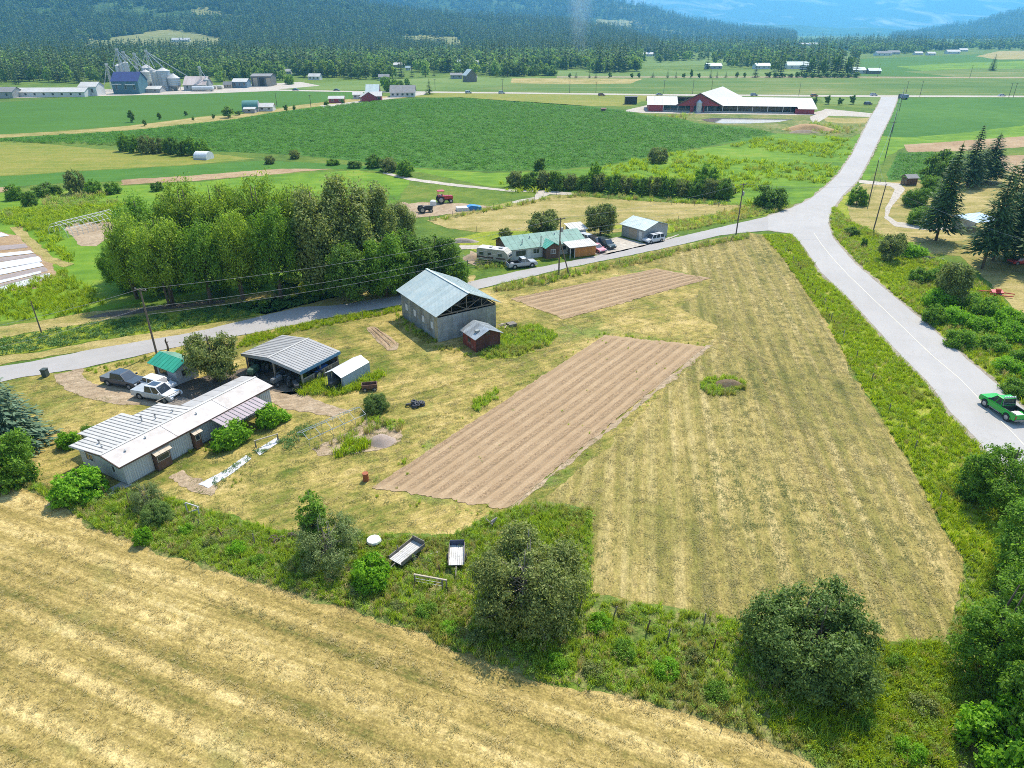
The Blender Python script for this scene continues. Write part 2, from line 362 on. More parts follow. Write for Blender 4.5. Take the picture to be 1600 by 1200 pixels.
# beyond the far road
patch('hayfield', [(690, 142.5), (800, 132), (845, 122), (1345, 120.5), (1700, 122), (1900, 135), (1900, 150), (1600, 149.5), (1400, 149), (1000, 146), (800, 143.6)], m_mixf, 2, 1.5, 15)
patch('hayfield', [(450, 139), (460, 132), (560, 126), (700, 121), (850, 120), (800, 132), (700, 141.5), (560, 140.5)], m_pale, 3, 1.5, 15)
patch('hayfield', [(800, 122.4), (1005, 123), (985, 131), (880, 131.5), (800, 130)], m_tanf, 4, 1.5, 15)
patch('hayfield', [(870, 119.5), (870, 111), (960, 110), (1340, 112), (1345, 119.5)], m_pale, 2, 1.5, 15)
patch('hayfield', [(1345, 119), (1343, 92), (1420, 89), (1700, 78), (1900, 95), (1900, 120), (1600, 121)], m_grass2, 3, 2, 20)
patch('hayfield', [(1400, 104), (1500, 98), (1700, 93), (1900, 98), (1900, 108), (1700, 106), (1450, 112)], m_lush, 4, 2, 20)
patch('hayfield', [(1410, 112), (1520, 107), (1700, 108), (1900, 110), (1900, 124), (1700, 122), (1500, 121)], m_mixf, 5, 2, 20)
patch('hayfield', [(1525, 88), (1560, 80), (1700, 77), (1900, 80), (1900, 92), (1700, 92), (1560, 93)], m_tanf, 6, 2, 20)
patch('hayfield', [(360, 84), (650, 72), (760, 73), (700, 84), (500, 92)], m_lush, 2, 3, 30)
patch('hayfield', [(860, 98), (1000, 92), (1340, 88), (1340, 96), (1000, 104), (870, 107)], m_pale, 3, 3, 30)
# right of the main road
patch('hayfield', [(1405, 153), (1700, 152), (1900, 153), (1900, 215), (1600, 200), (1480, 211), (1420, 216), (1378, 212)], m_crop, 2, .6, 4)
patch('meadow', [(1378, 213), (1420, 215), (1500, 208), (1600, 196), (1900, 205), (1900, 235), (1600, 216), (1490, 221), (1420, 226), (1385, 246), (1350, 290), (1345, 270), (1368, 240)], m_lush, 3, .6, 3)
patch('bare_strip', [(1412, 226), (1490, 221), (1600, 213), (1800, 220), (1800, 238), (1600, 230), (1500, 236), (1418, 238)], m_brownf, 4, .4, 2)
patch('garden_plot', [(1404, 239), (1460, 238), (1455, 260), (1440, 280), (1390, 282), (1385, 272)], m_crop, 4, .3, 1)
patch('bare_strip', [(1560, 244), (1700, 238), (1700, 290), (1600, 275), (1570, 266)], m_brownf, 3, .4, 2)
patch('lawn', [(1345, 288), (1400, 284), (1470, 280), (1600, 262), (1800, 270), (1800, 520), (1620, 520), (1545, 440), (1500, 400), (1440, 395), (1395, 380), (1330, 350), (1322, 318)], m_tanf, 2, .5, 1.5)

# -- neighbour's place across the side road
patch('pasture', [(668, 345), (720, 331), (800, 315), (870, 304), (910, 307), (1000, 314), (1100, 319), (1166, 321), (1150, 331), (1090, 339), (1040, 347), (1000, 358), (900, 372), (820, 372), (760, 365), (700, 357)], m_tanf, 4, .5, 1.5)
patch('farm_yard', [(612, 322), (660, 316), (720, 318), (760, 322), (800, 322), (740, 330), (690, 336), (640, 342), (618, 340)], m_dirt, 5, .6, 1.2)
patch('farm_track', [(600, 268), (640, 278), (700, 286), (745, 291), (790, 296), (850, 298), (905, 302), (900, 305), (860, 304), (840, 312), (800, 318), (800, 315), (835, 308), (838, 300), (800, 300), (770, 297), (700, 290), (640, 282), (598, 271)], m_gravel, 6, .3, 1)
patch('lawn', [(700, 375), (760, 400), (790, 415), (872, 404), (960, 384), (960, 372), (870, 360), (760, 362)], m_verge, 5, .3, 1)
patch('farm_yard', [(718, 384), (765, 383), (768, 388), (720, 390)], m_gravel, 7, .2, .8)
patch('farm_yard', [(735, 392), (752, 398), (750, 418), (730, 412)], m_dirt, 7, .3, .8)
patch('farm_yard', [(916, 398), (935, 378), (966, 370), (1005, 380), (1050, 370), (1062, 366), (1036, 378), (950, 398)], m_gravel, 7, .25, .8)
patch('verge', [(900, 352), (1000, 352), (1100, 339), (1165, 323), (1235, 322), (1200, 335), (1100, 353), (1040, 365), (990, 360)], m_verge, 6, .4, 1)
patch('lawn', [(330, 478), (430, 462), (560, 450), (640, 448), (740, 430), (740, 440), (620, 464), (540, 474), (430, 492)], m_tanf, 4, .5, 1.2)
patch('hay_strip', [(-300, 548), (0, 511), (100, 495), (150, 487), (250, 478), (345, 470), (420, 455), (440, 462), (300, 484), (190, 497), (50, 519), (0, 530), (-300, 570)], m_tanf, 3, .4, 1)
patch('bare_strip', [(130, 498), (170, 488), (250, 479), (350, 468), (352, 474), (250, 484), (190, 494)], m_dark, 5, .3, .8)
patch('vegetable_rows', [(-300, 572), (0, 531), (50, 520), (190, 498), (300, 485), (420, 466), (520, 452), (530, 463), (430, 488), (300, 510), (150, 532), (60, 549), (0, 556), (-300, 600)], m_verge, 4, .4, .8)
patch('hay_strip', [(-300, 602), (0, 557), (60, 550), (150, 533), (300, 511), (430, 489), (540, 465), (560, 468), (430, 493), (300, 521), (150, 545), (0, 570), (-300, 618)], m_tanf, 5, .4, .8)
patch('garden_plot', [(-200, 380), (0, 362), (28, 368), (48, 385), (80, 412), (95, 440), (60, 450), (0, 458), (-200, 480)], m_brownf, 3, .4, .8)
patch('farm_track', [(15, 356), (32, 354), (60, 380), (85, 402), (115, 412), (100, 418), (75, 410), (45, 385)], m_tanf, 5, .4, .8)
patch('garden_plot', [(98, 352), (180, 338), (200, 350), (150, 385), (125, 385)], m_dirt, 3, .5, .8)

# -- the property in the middle
patch('lawn', [(-500, 740), (-200, 660), (0, 595), (42, 588), (130, 577), (300, 537), (386, 522), (507, 499), (625, 479), (750, 452), (900, 417), (1000, 397), (1075, 381), (1170, 364), (1195, 366), (1226, 402), (1290, 498), (1345, 600), (1420, 722), (1478, 830), (1512, 880), (1495, 960), (1480, 1004), (1370, 1003), (1200, 985), (1100, 965), (1000, 945), (915, 928), (915, 800), (860, 790), (790, 800), (730, 835), (560, 835), (430, 830), (330, 800), (260, 778), (190, 768), (90, 765), (0, 745), (-400, 800)], m_lawn, 1, .45, .7)
patch('mown_field', [(1000, 397), (1075, 381), (1170, 364), (1190, 367), (1222, 402), (1286, 498), (1341, 600), (1416, 722), (1474, 830), (1508, 880), (1491, 960), (1476, 1000), (1370, 999), (1200, 981), (1100, 961), (1000, 941), (920, 925), (920, 800), (840, 785), (960, 690), (1080, 570), (1110, 540), (1120, 510), (1060, 480), (1120, 438), (1040, 418)], m_field, 2, .5, .7)
patch('soil_margin', [(786, 800), (1000, 628), (1103, 540), (1112, 539), (1078, 572), (990, 642), (885, 728), (822, 778), (796, 802)], m_dirt, 3, .35, .5)
patch('hay_field', [(-900, 900), (-300, 770), (0, 756), (60, 762), (90, 780), (150, 822), (240, 856), (330, 884), (450, 920), (560, 952), (650, 985), (750, 1028), (850, 1062), (1000, 1090), (1100, 1118), (1200, 1152), (1330, 1225), (1600, 1500), (1600, 2200), (-2500, 2200)], m_hay, 2, .5, .6)
patch('fence_row', [(0, 740), (90, 762), (190, 765), (260, 775), (330, 798), (430, 828), (560, 833), (700, 838), (735, 820), (790, 797), (860, 783), (925, 795), (925, 928), (1000, 942), (1100, 960), (1200, 980), (1370, 1000), (1480, 1002), (1520, 870), (1700, 900), (1900, 1100), (1900, 1700), (1600, 1560), (1330, 1230), (1200, 1158), (1100, 1122), (1000, 1094), (850, 1066), (750, 1032), (650, 990), (560, 956), (450, 924), (330, 888), (240, 860), (150, 826), (60, 770)], m_rough, 3, .5, .6)
patch('verge', [(1195, 366), (1237, 366), (1257, 388), (1282, 426), (1325, 466), (1357, 501), (1407, 556), (1450, 598), (1482, 641), (1525, 687), (1600, 772), (1700, 882), (1760, 960), (1600, 960), (1512, 880), (1480, 832), (1422, 722), (1347, 600), (1290, 498), (1226, 402)], m_verge, 4, .4, .6)
patch('verge', [(1376, 212), (1360, 246), (1340, 283), (1322, 318), (1330, 350), (1395, 380), (1440, 400), (1500, 420), (1560, 480), (1640, 560), (1900, 760), (1900, 830), (1700, 714), (1600, 641), (1565, 609), (1495, 549), (1440, 501), (1387, 457), (1337, 414), (1302, 374), (1293, 350), (1299, 328), (1316, 306), (1339, 283), (1359, 246)], m_verge, 3, .4, .6)
patch('tall_grass_bed', [(772, 514), (836, 507), (874, 524), (857, 541), (804, 560), (762, 562), (743, 554), (765, 545), (782, 530)], m_verge, 4, .3, .4)
patch('tall_grass_bed', [(480, 590), (500, 583), (540, 600), (590, 580), (600, 590), (575, 604), (520, 618), (465, 618)], m_verge, 4, .3, .4)
patch('weed_circle', [(1093, 600), (1106, 591), (1135, 590), (1160, 597), (1164, 606), (1150, 616), (1120, 619), (1098, 612)], m_rough, 5, .3, .4)
patch('driveway', [(84, 586), (129, 575), (128, 585), (137, 594), (160, 601), (210, 604), (262, 590), (300, 590), (350, 596), (400, 570), (440, 560), (500, 570), (480, 608), (430, 622), (400, 640), (330, 640), (262, 634), (225, 634), (169, 629), (141, 625), (105, 610), (86, 597)], m_dirt, 5, .3, .5)
patch('shaded_yard_dirt', [(262, 606), (300, 592), (390, 575), (480, 575), (482, 608), (455, 617), (425, 612), (380, 612), (330, 625), (262, 628)], m_dark, 6, .35, .5)  # dark tone paints in the yard's shade towards the carport
patch('dirt_track', [(421, 614), (470, 612), (500, 626), (530, 637), (552, 642), (520, 652), (475, 644), (440, 638), (424, 626)], m_dirt, 6, .4, .5)
patch('garden_plot', [(573, 514), (586, 511), (604, 523), (623, 537), (620, 546), (606, 548), (588, 532)], m_dirt, 6, .2, .4)
patch('garden_plot', [(487, 702), (545, 675), (572, 655), (625, 672), (628, 690), (590, 705), (520, 712), (500, 712)], m_dirt, 5, .35, .4)
patch('path', [(262, 745), (282, 736), (300, 748), (340, 762), (330, 775), (300, 768), (285, 760)], m_dirt, 5, .4, .4)

# -- roads
ROAD_MAIN_L = [(1377.5, 151), (1372, 165), (1360, 184), (1332, 240), (1312, 270), (1290, 292), (1265, 312), (1235, 326), (1200, 338)]
ROAD_MAIN_R = [(2100, 1050), (1850, 830), (1700, 715), (1600, 640), (1565, 608), (1495, 548), (1440, 500), (1387, 456), (1337, 413), (1302, 373), (1294, 350), (1300, 327), (1317, 305), (1340, 282), (1360, 245), (1376, 212), (1391, 182), (1399, 163), (1403, 152)]
ROAD_MAIN_L2 = [(1200, 360), (1237, 365), (1257, 387), (1282, 425), (1325, 465), (1357, 500), (1407, 555), (1450, 597), (1482, 640), (1525, 686), (1600, 771), (1700, 881), (1850, 1060), (2000, 1300)]
patch('road', ROAD_MAIN_L + ROAD_MAIN_L2 + ROAD_MAIN_R, m_road, 8, .10, .6)
patch('side_road', [(-800, 760), (-200, 606), (0, 573), (41, 567), (150, 545), (300, 520), (470, 480), (520, 478), (620, 463), (732, 441), (800, 426), (872, 412), (945, 397), (1037, 376), (1100, 361), (1200, 338), (1215, 345), (1205, 360), (1170, 363), (1125, 368), (1075, 380), (1000, 396), (900, 416), (800, 439), (750, 451), (625, 477), (507, 498), (386, 523), (300, 537), (129, 576), (41, 589), (-200, 640), (-800, 840)], m_road2, 7, .14, .6)
patch('far_road', [(-300, 160), (0, 151), (150, 147.5), (300, 144.5), (432, 139.8), (570, 142.6), (677, 143), (800, 144.3), (1020, 147), (1378, 149), (1700, 149.8), (2000, 150), (2000, 152.6), (1700, 152.2), (1405, 151.6), (1378, 151.8), (1020, 149.3), (800, 146.4), (677, 145.2), (570, 144.3), (432, 142), (300, 147), (150, 150.2), (0, 154), (-300, 164)], m_gravel, 7, .1, 10)
patch('farm_lane', [(870, 119.5), (1345, 119.8), (1700, 121), (1700, 122.4), (1345, 121.2), (870, 121.2)], m_dirt, 7, .2, 12)
m_should = gmat('gravel_shoulder', [(.26, .22, .165), (.36, .31, .235), (.44, .385, .30)], .3, big=.2, mid=.8, fine=6)
def widen(px, d):
    pts = [at(*p) for p in px]; c = []
    for i, p in enumerate(pts):
        e = (pts[(i + 1) % len(pts)] - pts[i - 1]).normalized(); c.append(p + Vector((e.y, -e.x, 0)) * d)
    return c
def patch_w(name, pts, material, z, amp, seg):
    pts = ragged(pts, amp, seg, 31); tri = tessellate_polygon([[Vector((p.x, p.y, 0)) for p in pts]]); me = bpy.data.meshes.new(name)
    me.from_pydata([(p.x, p.y, z) for p in pts], [], [tuple(t) if (pts[t[1]] - pts[t[0]]).cross(pts[t[2]] - pts[t[0]]).z > 0 else (t[0], t[2], t[1]) for t in tri]); me.materials.append(material); me.update()
    return tag(link(name, me), kind='structure')
RM = ROAD_MAIN_L + ROAD_MAIN_L2 + ROAD_MAIN_R; RMp = [at(*p) for p in RM]
sgn = 1 if sum(a.x * b_.y - b_.x * a.y for a, b_ in zip(RMp, RMp[1:] + RMp[:1])) > 0 else -1
patch_w('road_shoulder', widen(RM, .55 * sgn), m_should, .0545, .45, .5)
# centre line of the main road, worn paint
def ribbon(name, px, w, material, z):
    pts = [at(*p) for p in px]; vs = []
    for i, p in enumerate(pts):
        d = (pts[min(i + 1, len(pts) - 1)] - pts[max(i - 1, 0)]).normalized(); n = Vector((-d.y, d.x, 0)) * w / 2
        vs += [(p.x - n.x, p.y - n.y, z), (p.x + n.x, p.y + n.y, z)]
    mb = MB().add(vs, [(2 * i, 2 * i + 2, 2 * i + 3, 2 * i + 1) for i in range(len(pts) - 1)])
    return tag(link(name, mb.mesh(name, material)), kind='structure')
ribbon('centre_line', [(1272, 365), (1284, 383), (1300, 403), (1325, 430), (1360, 464), (1395, 497), (1455, 555), (1500, 593), (1550, 645), (1586, 681), (1640, 740), (1720, 835), (1850, 1000)], .14, m_paint, .075)
# gravel drives
patch('driveway', [(1342, 281), (1372, 284), (1406, 287), (1414, 296), (1404, 310), (1392, 325), (1388, 338), (1402, 347), (1450, 352), (1520, 350), (1520, 360), (1440, 359), (1398, 354), (1382, 341), (1383, 326), (1393, 308), (1398, 296), (1390, 291), (1342, 286)], m_gravel, 6, .12, .8)
patch('driveway', [(1265, 183), (1290, 170), (1372, 178), (1365, 183), (1296, 181), (1280, 190), (1270, 194)], m_gravel, 6, .3, 3)
patch('farm_yard', [(978, 172), (1013, 164), (1013, 174), (1265, 177), (1292, 171), (1290, 177), (1265, 180), (1010, 177), (978, 174)], m_gravel, 7, .3, 3)
patch('farm_yard', [(-60, 155), (0, 146), (160, 140), (330, 134), (420, 131), (470, 128), (500, 134), (432, 140), (300, 144.4), (150, 147.4), (0, 151)], m_gravel, 6, .5, 6)
patch('farm_yard', [(585, 155), (640, 147), (668, 143), (664, 148), (630, 152), (600, 156), (540, 164), (505, 168), (500, 165)], m_gravel, 6, .4, 4)

# -- tilled plots: beds and wheel tracks as relief
def soil_mat(name, a, b_, c):
    m, nt, b, out = _nt(name)
    at_ = nt.nodes.new('ShaderNodeAttribute'); at_.attribute_name = 'bed'
    v = pos_n(nt); n1 = noise_n(nt, v, .25, 4, .6); n3 = noise_n(nt, v, 5.5, 4, .75)
    base = mix_n(nt, maprange(nt, n3, .30, .66), mix_n(nt, maprange(nt, n1, .35, .65), b_, c), tuple(x * .86 for x in b_))
    rough = mix_n(nt, maprange(nt, n3, .40, .58), a, b_)
    col = mix_n(nt, math_n(nt, 'MULTIPLY', at_.outputs['Fac'], maprange(nt, n1, .2, .7, .55, 1.0), clamp=True), base, rough)
    nt.links.new(col, b.inputs['Base Color']); b.inputs['Roughness'].default_value = .95; b.inputs['Specular IOR Level'].default_value = .1
    bump_n(nt, b, n3, .9, .05); return m
m_soil = soil_mat('tilled_soil', (.17, .11, .065), (.355, .245, .142), (.47, .34, .205))
def tilled(px, beds, along, across, wob=.03):
    A, B, C, D = [at(*p) for p in px]                    # A-B runs along the beds, D-C the other side
    vs, fs, bed = [], [], []
    for i in range(along + 1):
        t = i / along
        for j in range(across + 1):
            s = j / across; P = A.lerp(B, t).lerp(D.lerp(C, t), s)
            bi = int(s * beds + 5) ; ph = (s * beds + noise.noise(Vector((P.x * .08, P.y * .08, 3))) * .13 + noise.noise(Vector((P.x * .5, P.y * .5, 13))) * .04) % 1.0; wv = .72 + .5 * noise.noise(Vector((bi * 3.7, t * 2.5, 1)))
            prof = max(0.0, min(1.0, (math.sin(ph * 2 * math.pi) + .35) * 1.3 * wv + .35 * noise.noise(Vector((P.x * .7, P.y * .7, 4)))))
            edge = min(1, min(s, 1 - s) * across / 3, min(t, 1 - t) * along / 3)
            rough = noise.noise(Vector((P.x * 3.1, P.y * 3.1, 1.5))) * .07 * prof
            z = .05 + edge * (prof * .11 + rough + .02 * math.sin(ph * 6 * math.pi))
            if i in (0, along) or j in (0, across):
                k = noise.noise(Vector((P.x * .9, P.y * .9, 7))) * .55 + noise.noise(Vector((P.x * 2.6, P.y * 2.6, 7))) * .3; P = P + (P - (A + B + C + D) / 4).normalized() * k
            vs.append((P.x, P.y, z)); bed.append(prof * edge)
    w = across + 1
    for i in range(along):
        for j in range(across): fs.append((i * w + j, i * w + j + 1, (i + 1) * w + j + 1, (i + 1) * w + j))
    me = bpy.data.meshes.new('tilled_plot'); me.from_pydata(vs, [], fs); me.materials.append(m_soil)
    if sum(p.normal.z for p in me.polygons) < 0: me.flip_normals()
    a = me.attributes.new('bed', 'FLOAT', 'POINT'); a.data.foreach_set('value', bed)
    return tag(link('tilled_plot', me), kind='structure')
tilled([(582, 762), (945, 524), (1103, 541), (792, 796)], 9.5, 110, 190)
tilled([(797, 467), (1025, 420), (1111, 435), (882, 499)], 7.5, 90, 130)
tilled([(573, 513), (605, 547), (622, 538), (586, 511)], 2.5, 30, 30)

# -- the pond by the dairy barn
m_water = mat('pond_water', (.16, .17, .16), (.20, .20, .18), .1, .06, spec=.6)
patch('pond', [(1095, 187), (1115, 184.5), (1160, 185), (1240, 186.5), (1215, 191), (1170, 193), (1130, 193), (1104, 190)], m_water, 9, .3, 2)
# ================================================================== HILLS
def slope_of(py):
    v = (600 - py) / FPX
    return (-math.sin(TH) + v * math.cos(TH)) / (math.cos(TH) + v * math.sin(TH))
KX = FPX / math.cos(TH)
def lerp_tab(tab, x):
    if x <= tab[0][0]: return tab[0][1]
    for (a, b), (c, d) in zip(tab, tab[1:]):
        if x <= c: return b + (d - b) * (x - a) / (c - a)
    return tab[-1][1]
RIDGES = [  # crest rows over the valley, crest distance, foot distance, steepness, relief noise
    ([(-500, -70), (0, -40), (250, -22), (430, -6), (520, 2), (580, 9), (650, 21), (760, 29), (880, 36), (960, 50), (1010, 62), (1060, 75)], 2500, 1330, 1.7, 7),
    ([(-500, -80), (500, -34), (880, -18), (950, 1), (1000, 10), (1050, 24), (1100, 36), (1150, 46), (1200, 52), (1250, 60)], 4700, 3000, 1.3, 16),
    ([(1380, 60), (1430, 53), (1470, 46), (1530, 33), (1600, 17), (1700, 0), (1900, -30), (2200, -60)], 5200, 3900, 1.3, 14),
    ([(800, 55), (1100, 44), (1180, 38), (1250, 39), (1310, 44), (1370, 43), (1420, 48), (1700, 52)], 8000, 6900, 1.2, 10),
    ([(-500, -70), (600, -75), (1000, -72), (1300, -60), (1500, -75), (2200, -66)], 15500, 9500, 1.15, 45)]
def hill(x, y):
    if y < 900: return -.6
    px = 800 + KX * x / y; z = -.6
    for i, (tab, Yc, Yf, k, nz) in enumerate(RIDGES):
        if y < Yf: continue
        Yc2 = Yc * (1 + .05 * noise.noise(Vector((px * .004, i * 3.1, 0))))
        cr = lerp_tab(tab, px + 18 * noise.noise(Vector((px * .02, i, 5))))
        H = CAM_H + Yc2 * slope_of(cr)
        if H <= 0: continue
        if y <= Yc2: t = (y - Yf) / (Yc2 - Yf); h = H * t ** k
        else: h = H * max(0.0, 1 - ((y - Yc2) / (Yc2 * .45)) ** 2)
        f = min(1, h / (H * .3 + 1)) if H > 0 else 0
        sc = 5.0 / Yc
        h += f * nz * (noise.noise(Vector((x * sc, y * sc, i))) + .5 * noise.noise(Vector((x * sc * 2.7, y * sc * 2.7, i + 4))) + .25 * noise.noise(Vector((x * sc * 7, y * sc * 7, i + 8)))) * (1 if y < Yc2 * .97 else .4)
        z = max(z, h)
    return z
m_hill, nt, b, out = _nt('forested_hillside')
v = pos_n(nt); g1 = noise_n(nt, v, .004, 5, .65, .5); g2 = noise_n(nt, v, .05, 3, .7)
c = ramp_n(nt, maprange(nt, math_n(nt, 'MULTIPLY_ADD', g2, .5, math_n(nt, 'MULTIPLY', g1, .5)), .35, .65), [(0, (.03, .06, .022)), (.55, (.06, .10, .035)), (1, (.12, .165, .06))])
c = mix_n(nt, maprange(nt, noise_n(nt, v, .0032, 4, .6, .4), .64, .68, 0, .75), c, (.30, .27, .15))
nt.links.new(c, b.inputs['Base Color']); b.inputs['Roughness'].default_value = 1; b.inputs['Specular IOR Level'].default_value = 0
bump_n(nt, b, g2, 1.0, 12.0)
m_slope = gmat('sloping_pasture', [(.15, .18, .045), (.25, .25, .08), (.35, .32, .13)], .1, big=.008, mid=.03, fine=.3, w=(1, .8, .4, .8), streak=(.004, .05), bump=0)
m_farhill, nt, b, out = _nt('far_mountain_haze_streaks')  # pale streaks of the hazy slopes are put into the colour
v = pos_n(nt, 0, (1, 1, .35)); c = mix_n(nt, maprange(nt, noise_n(nt, v, .0011, 6, .68, .8), .50, .66), (.06, .10, .07), (.38, .37, .34))
nt.links.new(c, b.inputs['Base Color']); b.inputs['Roughness'].default_value = 1; b.inputs['Specular IOR Level'].default_value = 0
NP, NY = 300, 190
ys = [1000 * (19.5) ** (i / NY) for i in range(NY + 1)]; pxs = [-520 + 2720 * j / NP for j in range(NP + 1)]
def slope_field(px, y):
    k = noise.noise(Vector((px * .03, y * .01, 2)))
    return (125 + 25 * k < px < 348 + 30 * k and 1490 + 40 * k < y < 1770 + 80 * math.sin(px * .03) + 60 * k) or (628 < px < 715 and 1700 < y < 1900) or (300 + 30 * k < px < 365 + 40 * k and 2060 < y < 2160 + 60 * k) or (925 + 40 * k < px < 1000 + 50 * k and 3700 < y < 3950 + 200 * k) or (1030 < px < 1110 and 3600 + 200 * k < y < 3800)
hv, hf, hm = [], [], []
for y in ys:
    for p in pxs:
        x = (p - 800) / KX * y; hv.append((x, y, hill(x, y)))
for i in range(NY):
    for j in range(NP):
        a = i * (NP + 1) + j
        if max(hv[a][2], hv[a + 1][2], hv[a + NP + 1][2], hv[a + NP + 2][2]) <= -.55: continue
        hf.append((a, a + 1, a + NP + 2, a + NP + 1)); hm.append(1 if slope_field(pxs[j], ys[i]) else 2 if ys[i] > 9000 else 0)
me = bpy.data.meshes.new('hills'); me.from_pydata(hv, [], hf); me.materials.append(m_hill); me.materials.append(m_slope)
me.materials.append(m_farhill); me.polygons.foreach_set('material_index', hm); me.polygons.foreach_set('use_smooth', [True] * len(hf)); me.update()
tag(link('hills', me), kind='structure')

# ================================================================== HAZE
HAZE_DENSITY, HAZE_COLOR = 1.1e-4, (.18, .58, 1.0)
hb = MB().box(-17500, 17500, -260, 19800, -1, 2100)
m_haze = bpy.data.materials.new('haze_air'); m_haze.use_nodes = True; nt = m_haze.node_tree
for n in list(nt.nodes): nt.nodes.remove(n)
out = nt.nodes.new('ShaderNodeOutputMaterial'); pv = nt.nodes.new('ShaderNodeVolumePrincipled')
pv.inputs['Color'].default_value = rgb(HAZE_COLOR); pv.inputs['Density'].default_value = HAZE_DENSITY; pv.inputs['Anisotropy'].default_value = 0.35
nt.links.new(pv.outputs[0], out.inputs['Volume'])
tag(link('haze', hb.mesh('haze', m_haze)), kind='stuff')

# ================================================================== VEGETATION PROTOTYPES
def quads_mesh(name, C, U, V, mats, mi=None, extra=None, fold=0.0):
    """Many loose leaf quads: centre C, half axes U and V (numpy n x 3)."""
    n = len(C); P = np.empty((n, 4, 3)); P[:, 0] = C - U; P[:, 1] = C + V * .8 - U * .1; P[:, 2] = C + U; P[:, 3] = C - V * .8 - U * .1
    vs = P.reshape(-1, 3); k = 0; ev, ef = [], []
    if extra is not None: ev, ef = extra.v, extra.f
    me = bpy.data.meshes.new(name)
    nv = n * 4 + len(ev); me.vertices.add(nv)
    co = np.concatenate([vs.reshape(-1), np.array(ev, dtype=float).reshape(-1)]) if len(ev) else vs.reshape(-1)
    me.vertices.foreach_set('co', co.astype(np.float32))
    lens = [4] * n + [len(f) for f in ef]; loops = np.concatenate([np.arange(n * 4), np.array([i + n * 4 for f in ef for i in f], dtype=int)]) if ef else np.arange(n * 4)
    me.loops.add(len(loops)); me.loops.foreach_set('vertex_index', loops.astype(np.int32))
    me.polygons.add(len(lens)); st = np.concatenate([[0], np.cumsum(lens)[:-1]])
    me.polygons.foreach_set('loop_start', st.astype(np.int32)); 
    for m in mats: me.materials.append(m)
    if ef: me.polygons.foreach_set('material_index', np.array([0] * n + [1] * len(ef), dtype=np.int32))
    me.update(calc_edges=True); return me
def unit(a): return a / np.maximum(1e-6, np.linalg.norm(a, axis=1, keepdims=True))
def leaves(rng, pts, nrm, size, aspect=.5, tilt=.6):
    n = len(pts); N = unit(nrm + rng.normal(0, tilt, (n, 3))); T = unit(np.cross(N, rng.normal(0, 1, (n, 3)))); B = np.cross(N, T)
    s = size * rng.uniform(.6, 1.35, (n, 1)); return pts, T * s, B * s * aspect
def crown_points(rng, rx, ry, rz, zc, lobes, clumps, per, cs, flat=.7, bottom=-.75, shell=.55):
    """Leaf positions: lobes inside the crown's outline, clumps on and in the lobes, leaves round each clump."""
    L = [(0, 0, 0, .84), (0, 0, -.05, .86), (0, 0, -.1, .88)]
    for i in range(lobes):
        a = 2 * math.pi * (i * .381966 + rng.uniform(-.06, .06)); h = -.75 + 1.5 * (i + .5) / lobes + rng.uniform(-.1, .1); rr = math.sqrt(max(0, 1 - h * h * .85)) * rng.uniform(.52, .70)
        L.append((rr * math.cos(a), rr * math.sin(a), h * .72, rng.uniform(.24, .40)))
    L = np.array(L)
    cc, cn = [], []
    while len(cc) < clumps:
        l = L[rng.integers(len(L))]; d = rng.normal(0, 1, 3); d /= np.linalg.norm(d)
        if d[2] < -.5 and rng.random() < .6: continue
        r = l[3] * (rng.uniform(shell, 1.06) if rng.random() < .85 else rng.uniform(.2, 1))
        p = l[:3] + d * r
        if p[2] < bottom: continue
        cc.append(p * (rx, ry, rz)); cn.append(d)
    cc = np.array(cc) * (.93, .93, .90); cn = np.array(cn); cc[:, 2] += zc * .98
    idx = np.repeat(np.arange(clumps), per); off = rng.normal(0, 1, (len(idx), 3)) * (cs, cs, cs * flat)
    sc = rng.uniform(.6, 1.4, clumps)[idx][:, None]
    pts = cc[idx] + off * sc * .55
    nr = unit(cn[idx] * .8 + off / cs * .5 + np.array([0, 0, .55])); return pts, nr, cc
def limbs(rng, h, rt, cc, n, lean=(0, 0), stems=1, low=.3):
    mb = MB()
    for s in range(stems):
        ox = rng.uniform(-.5, .5) * rt * 4 * (stems > 1); oy = rng.uniform(-.5, .5) * rt * 4 * (stems > 1); r0 = rt / math.sqrt(stems)
        tx, ty = lean[0] + ox * 3, lean[1] + oy * 3
        tr = [(ox, oy, -.15), (ox * 1.3 + tx * .1, oy * 1.3 + ty * .1, h * .25), (ox * 2 + tx * .4, oy * 2 + ty * .4, h * .55), (tx * .9, ty * .9, h * .85)]
        mb.tube(tr, [r0 * 1.25, r0, r0 * .65, r0 * .22], 7)
        for i in range(max(1, n // stems)):
            t = rng.uniform(low, .75); k = t * 3; a = Vector(tr[min(2, int(k))]).lerp(Vector(tr[min(3, int(k) + 1)]), k - int(k))
            e = Vector(cc[rng.integers(len(cc))]) * rng.uniform(.95, 1.12); m = a.lerp(e, .5) + Vector((0, 0, -abs((e - a).length) * .06))
            mb.tube([a, m, e], [r0 * .42 * (1 - t * .5), r0 * .25, r0 * .07], 5, cap=False)
    return mb
BARK = mat('bark', (.14, .105, .075), (.08, .06, .045), 6, .95, bump=.02, stretch=(1, 1, 4))
BARK2 = mat('pale_bark', (.26, .23, .19), (.15, .13, .105), 6, .95, bump=.02, stretch=(1, 1, 4))
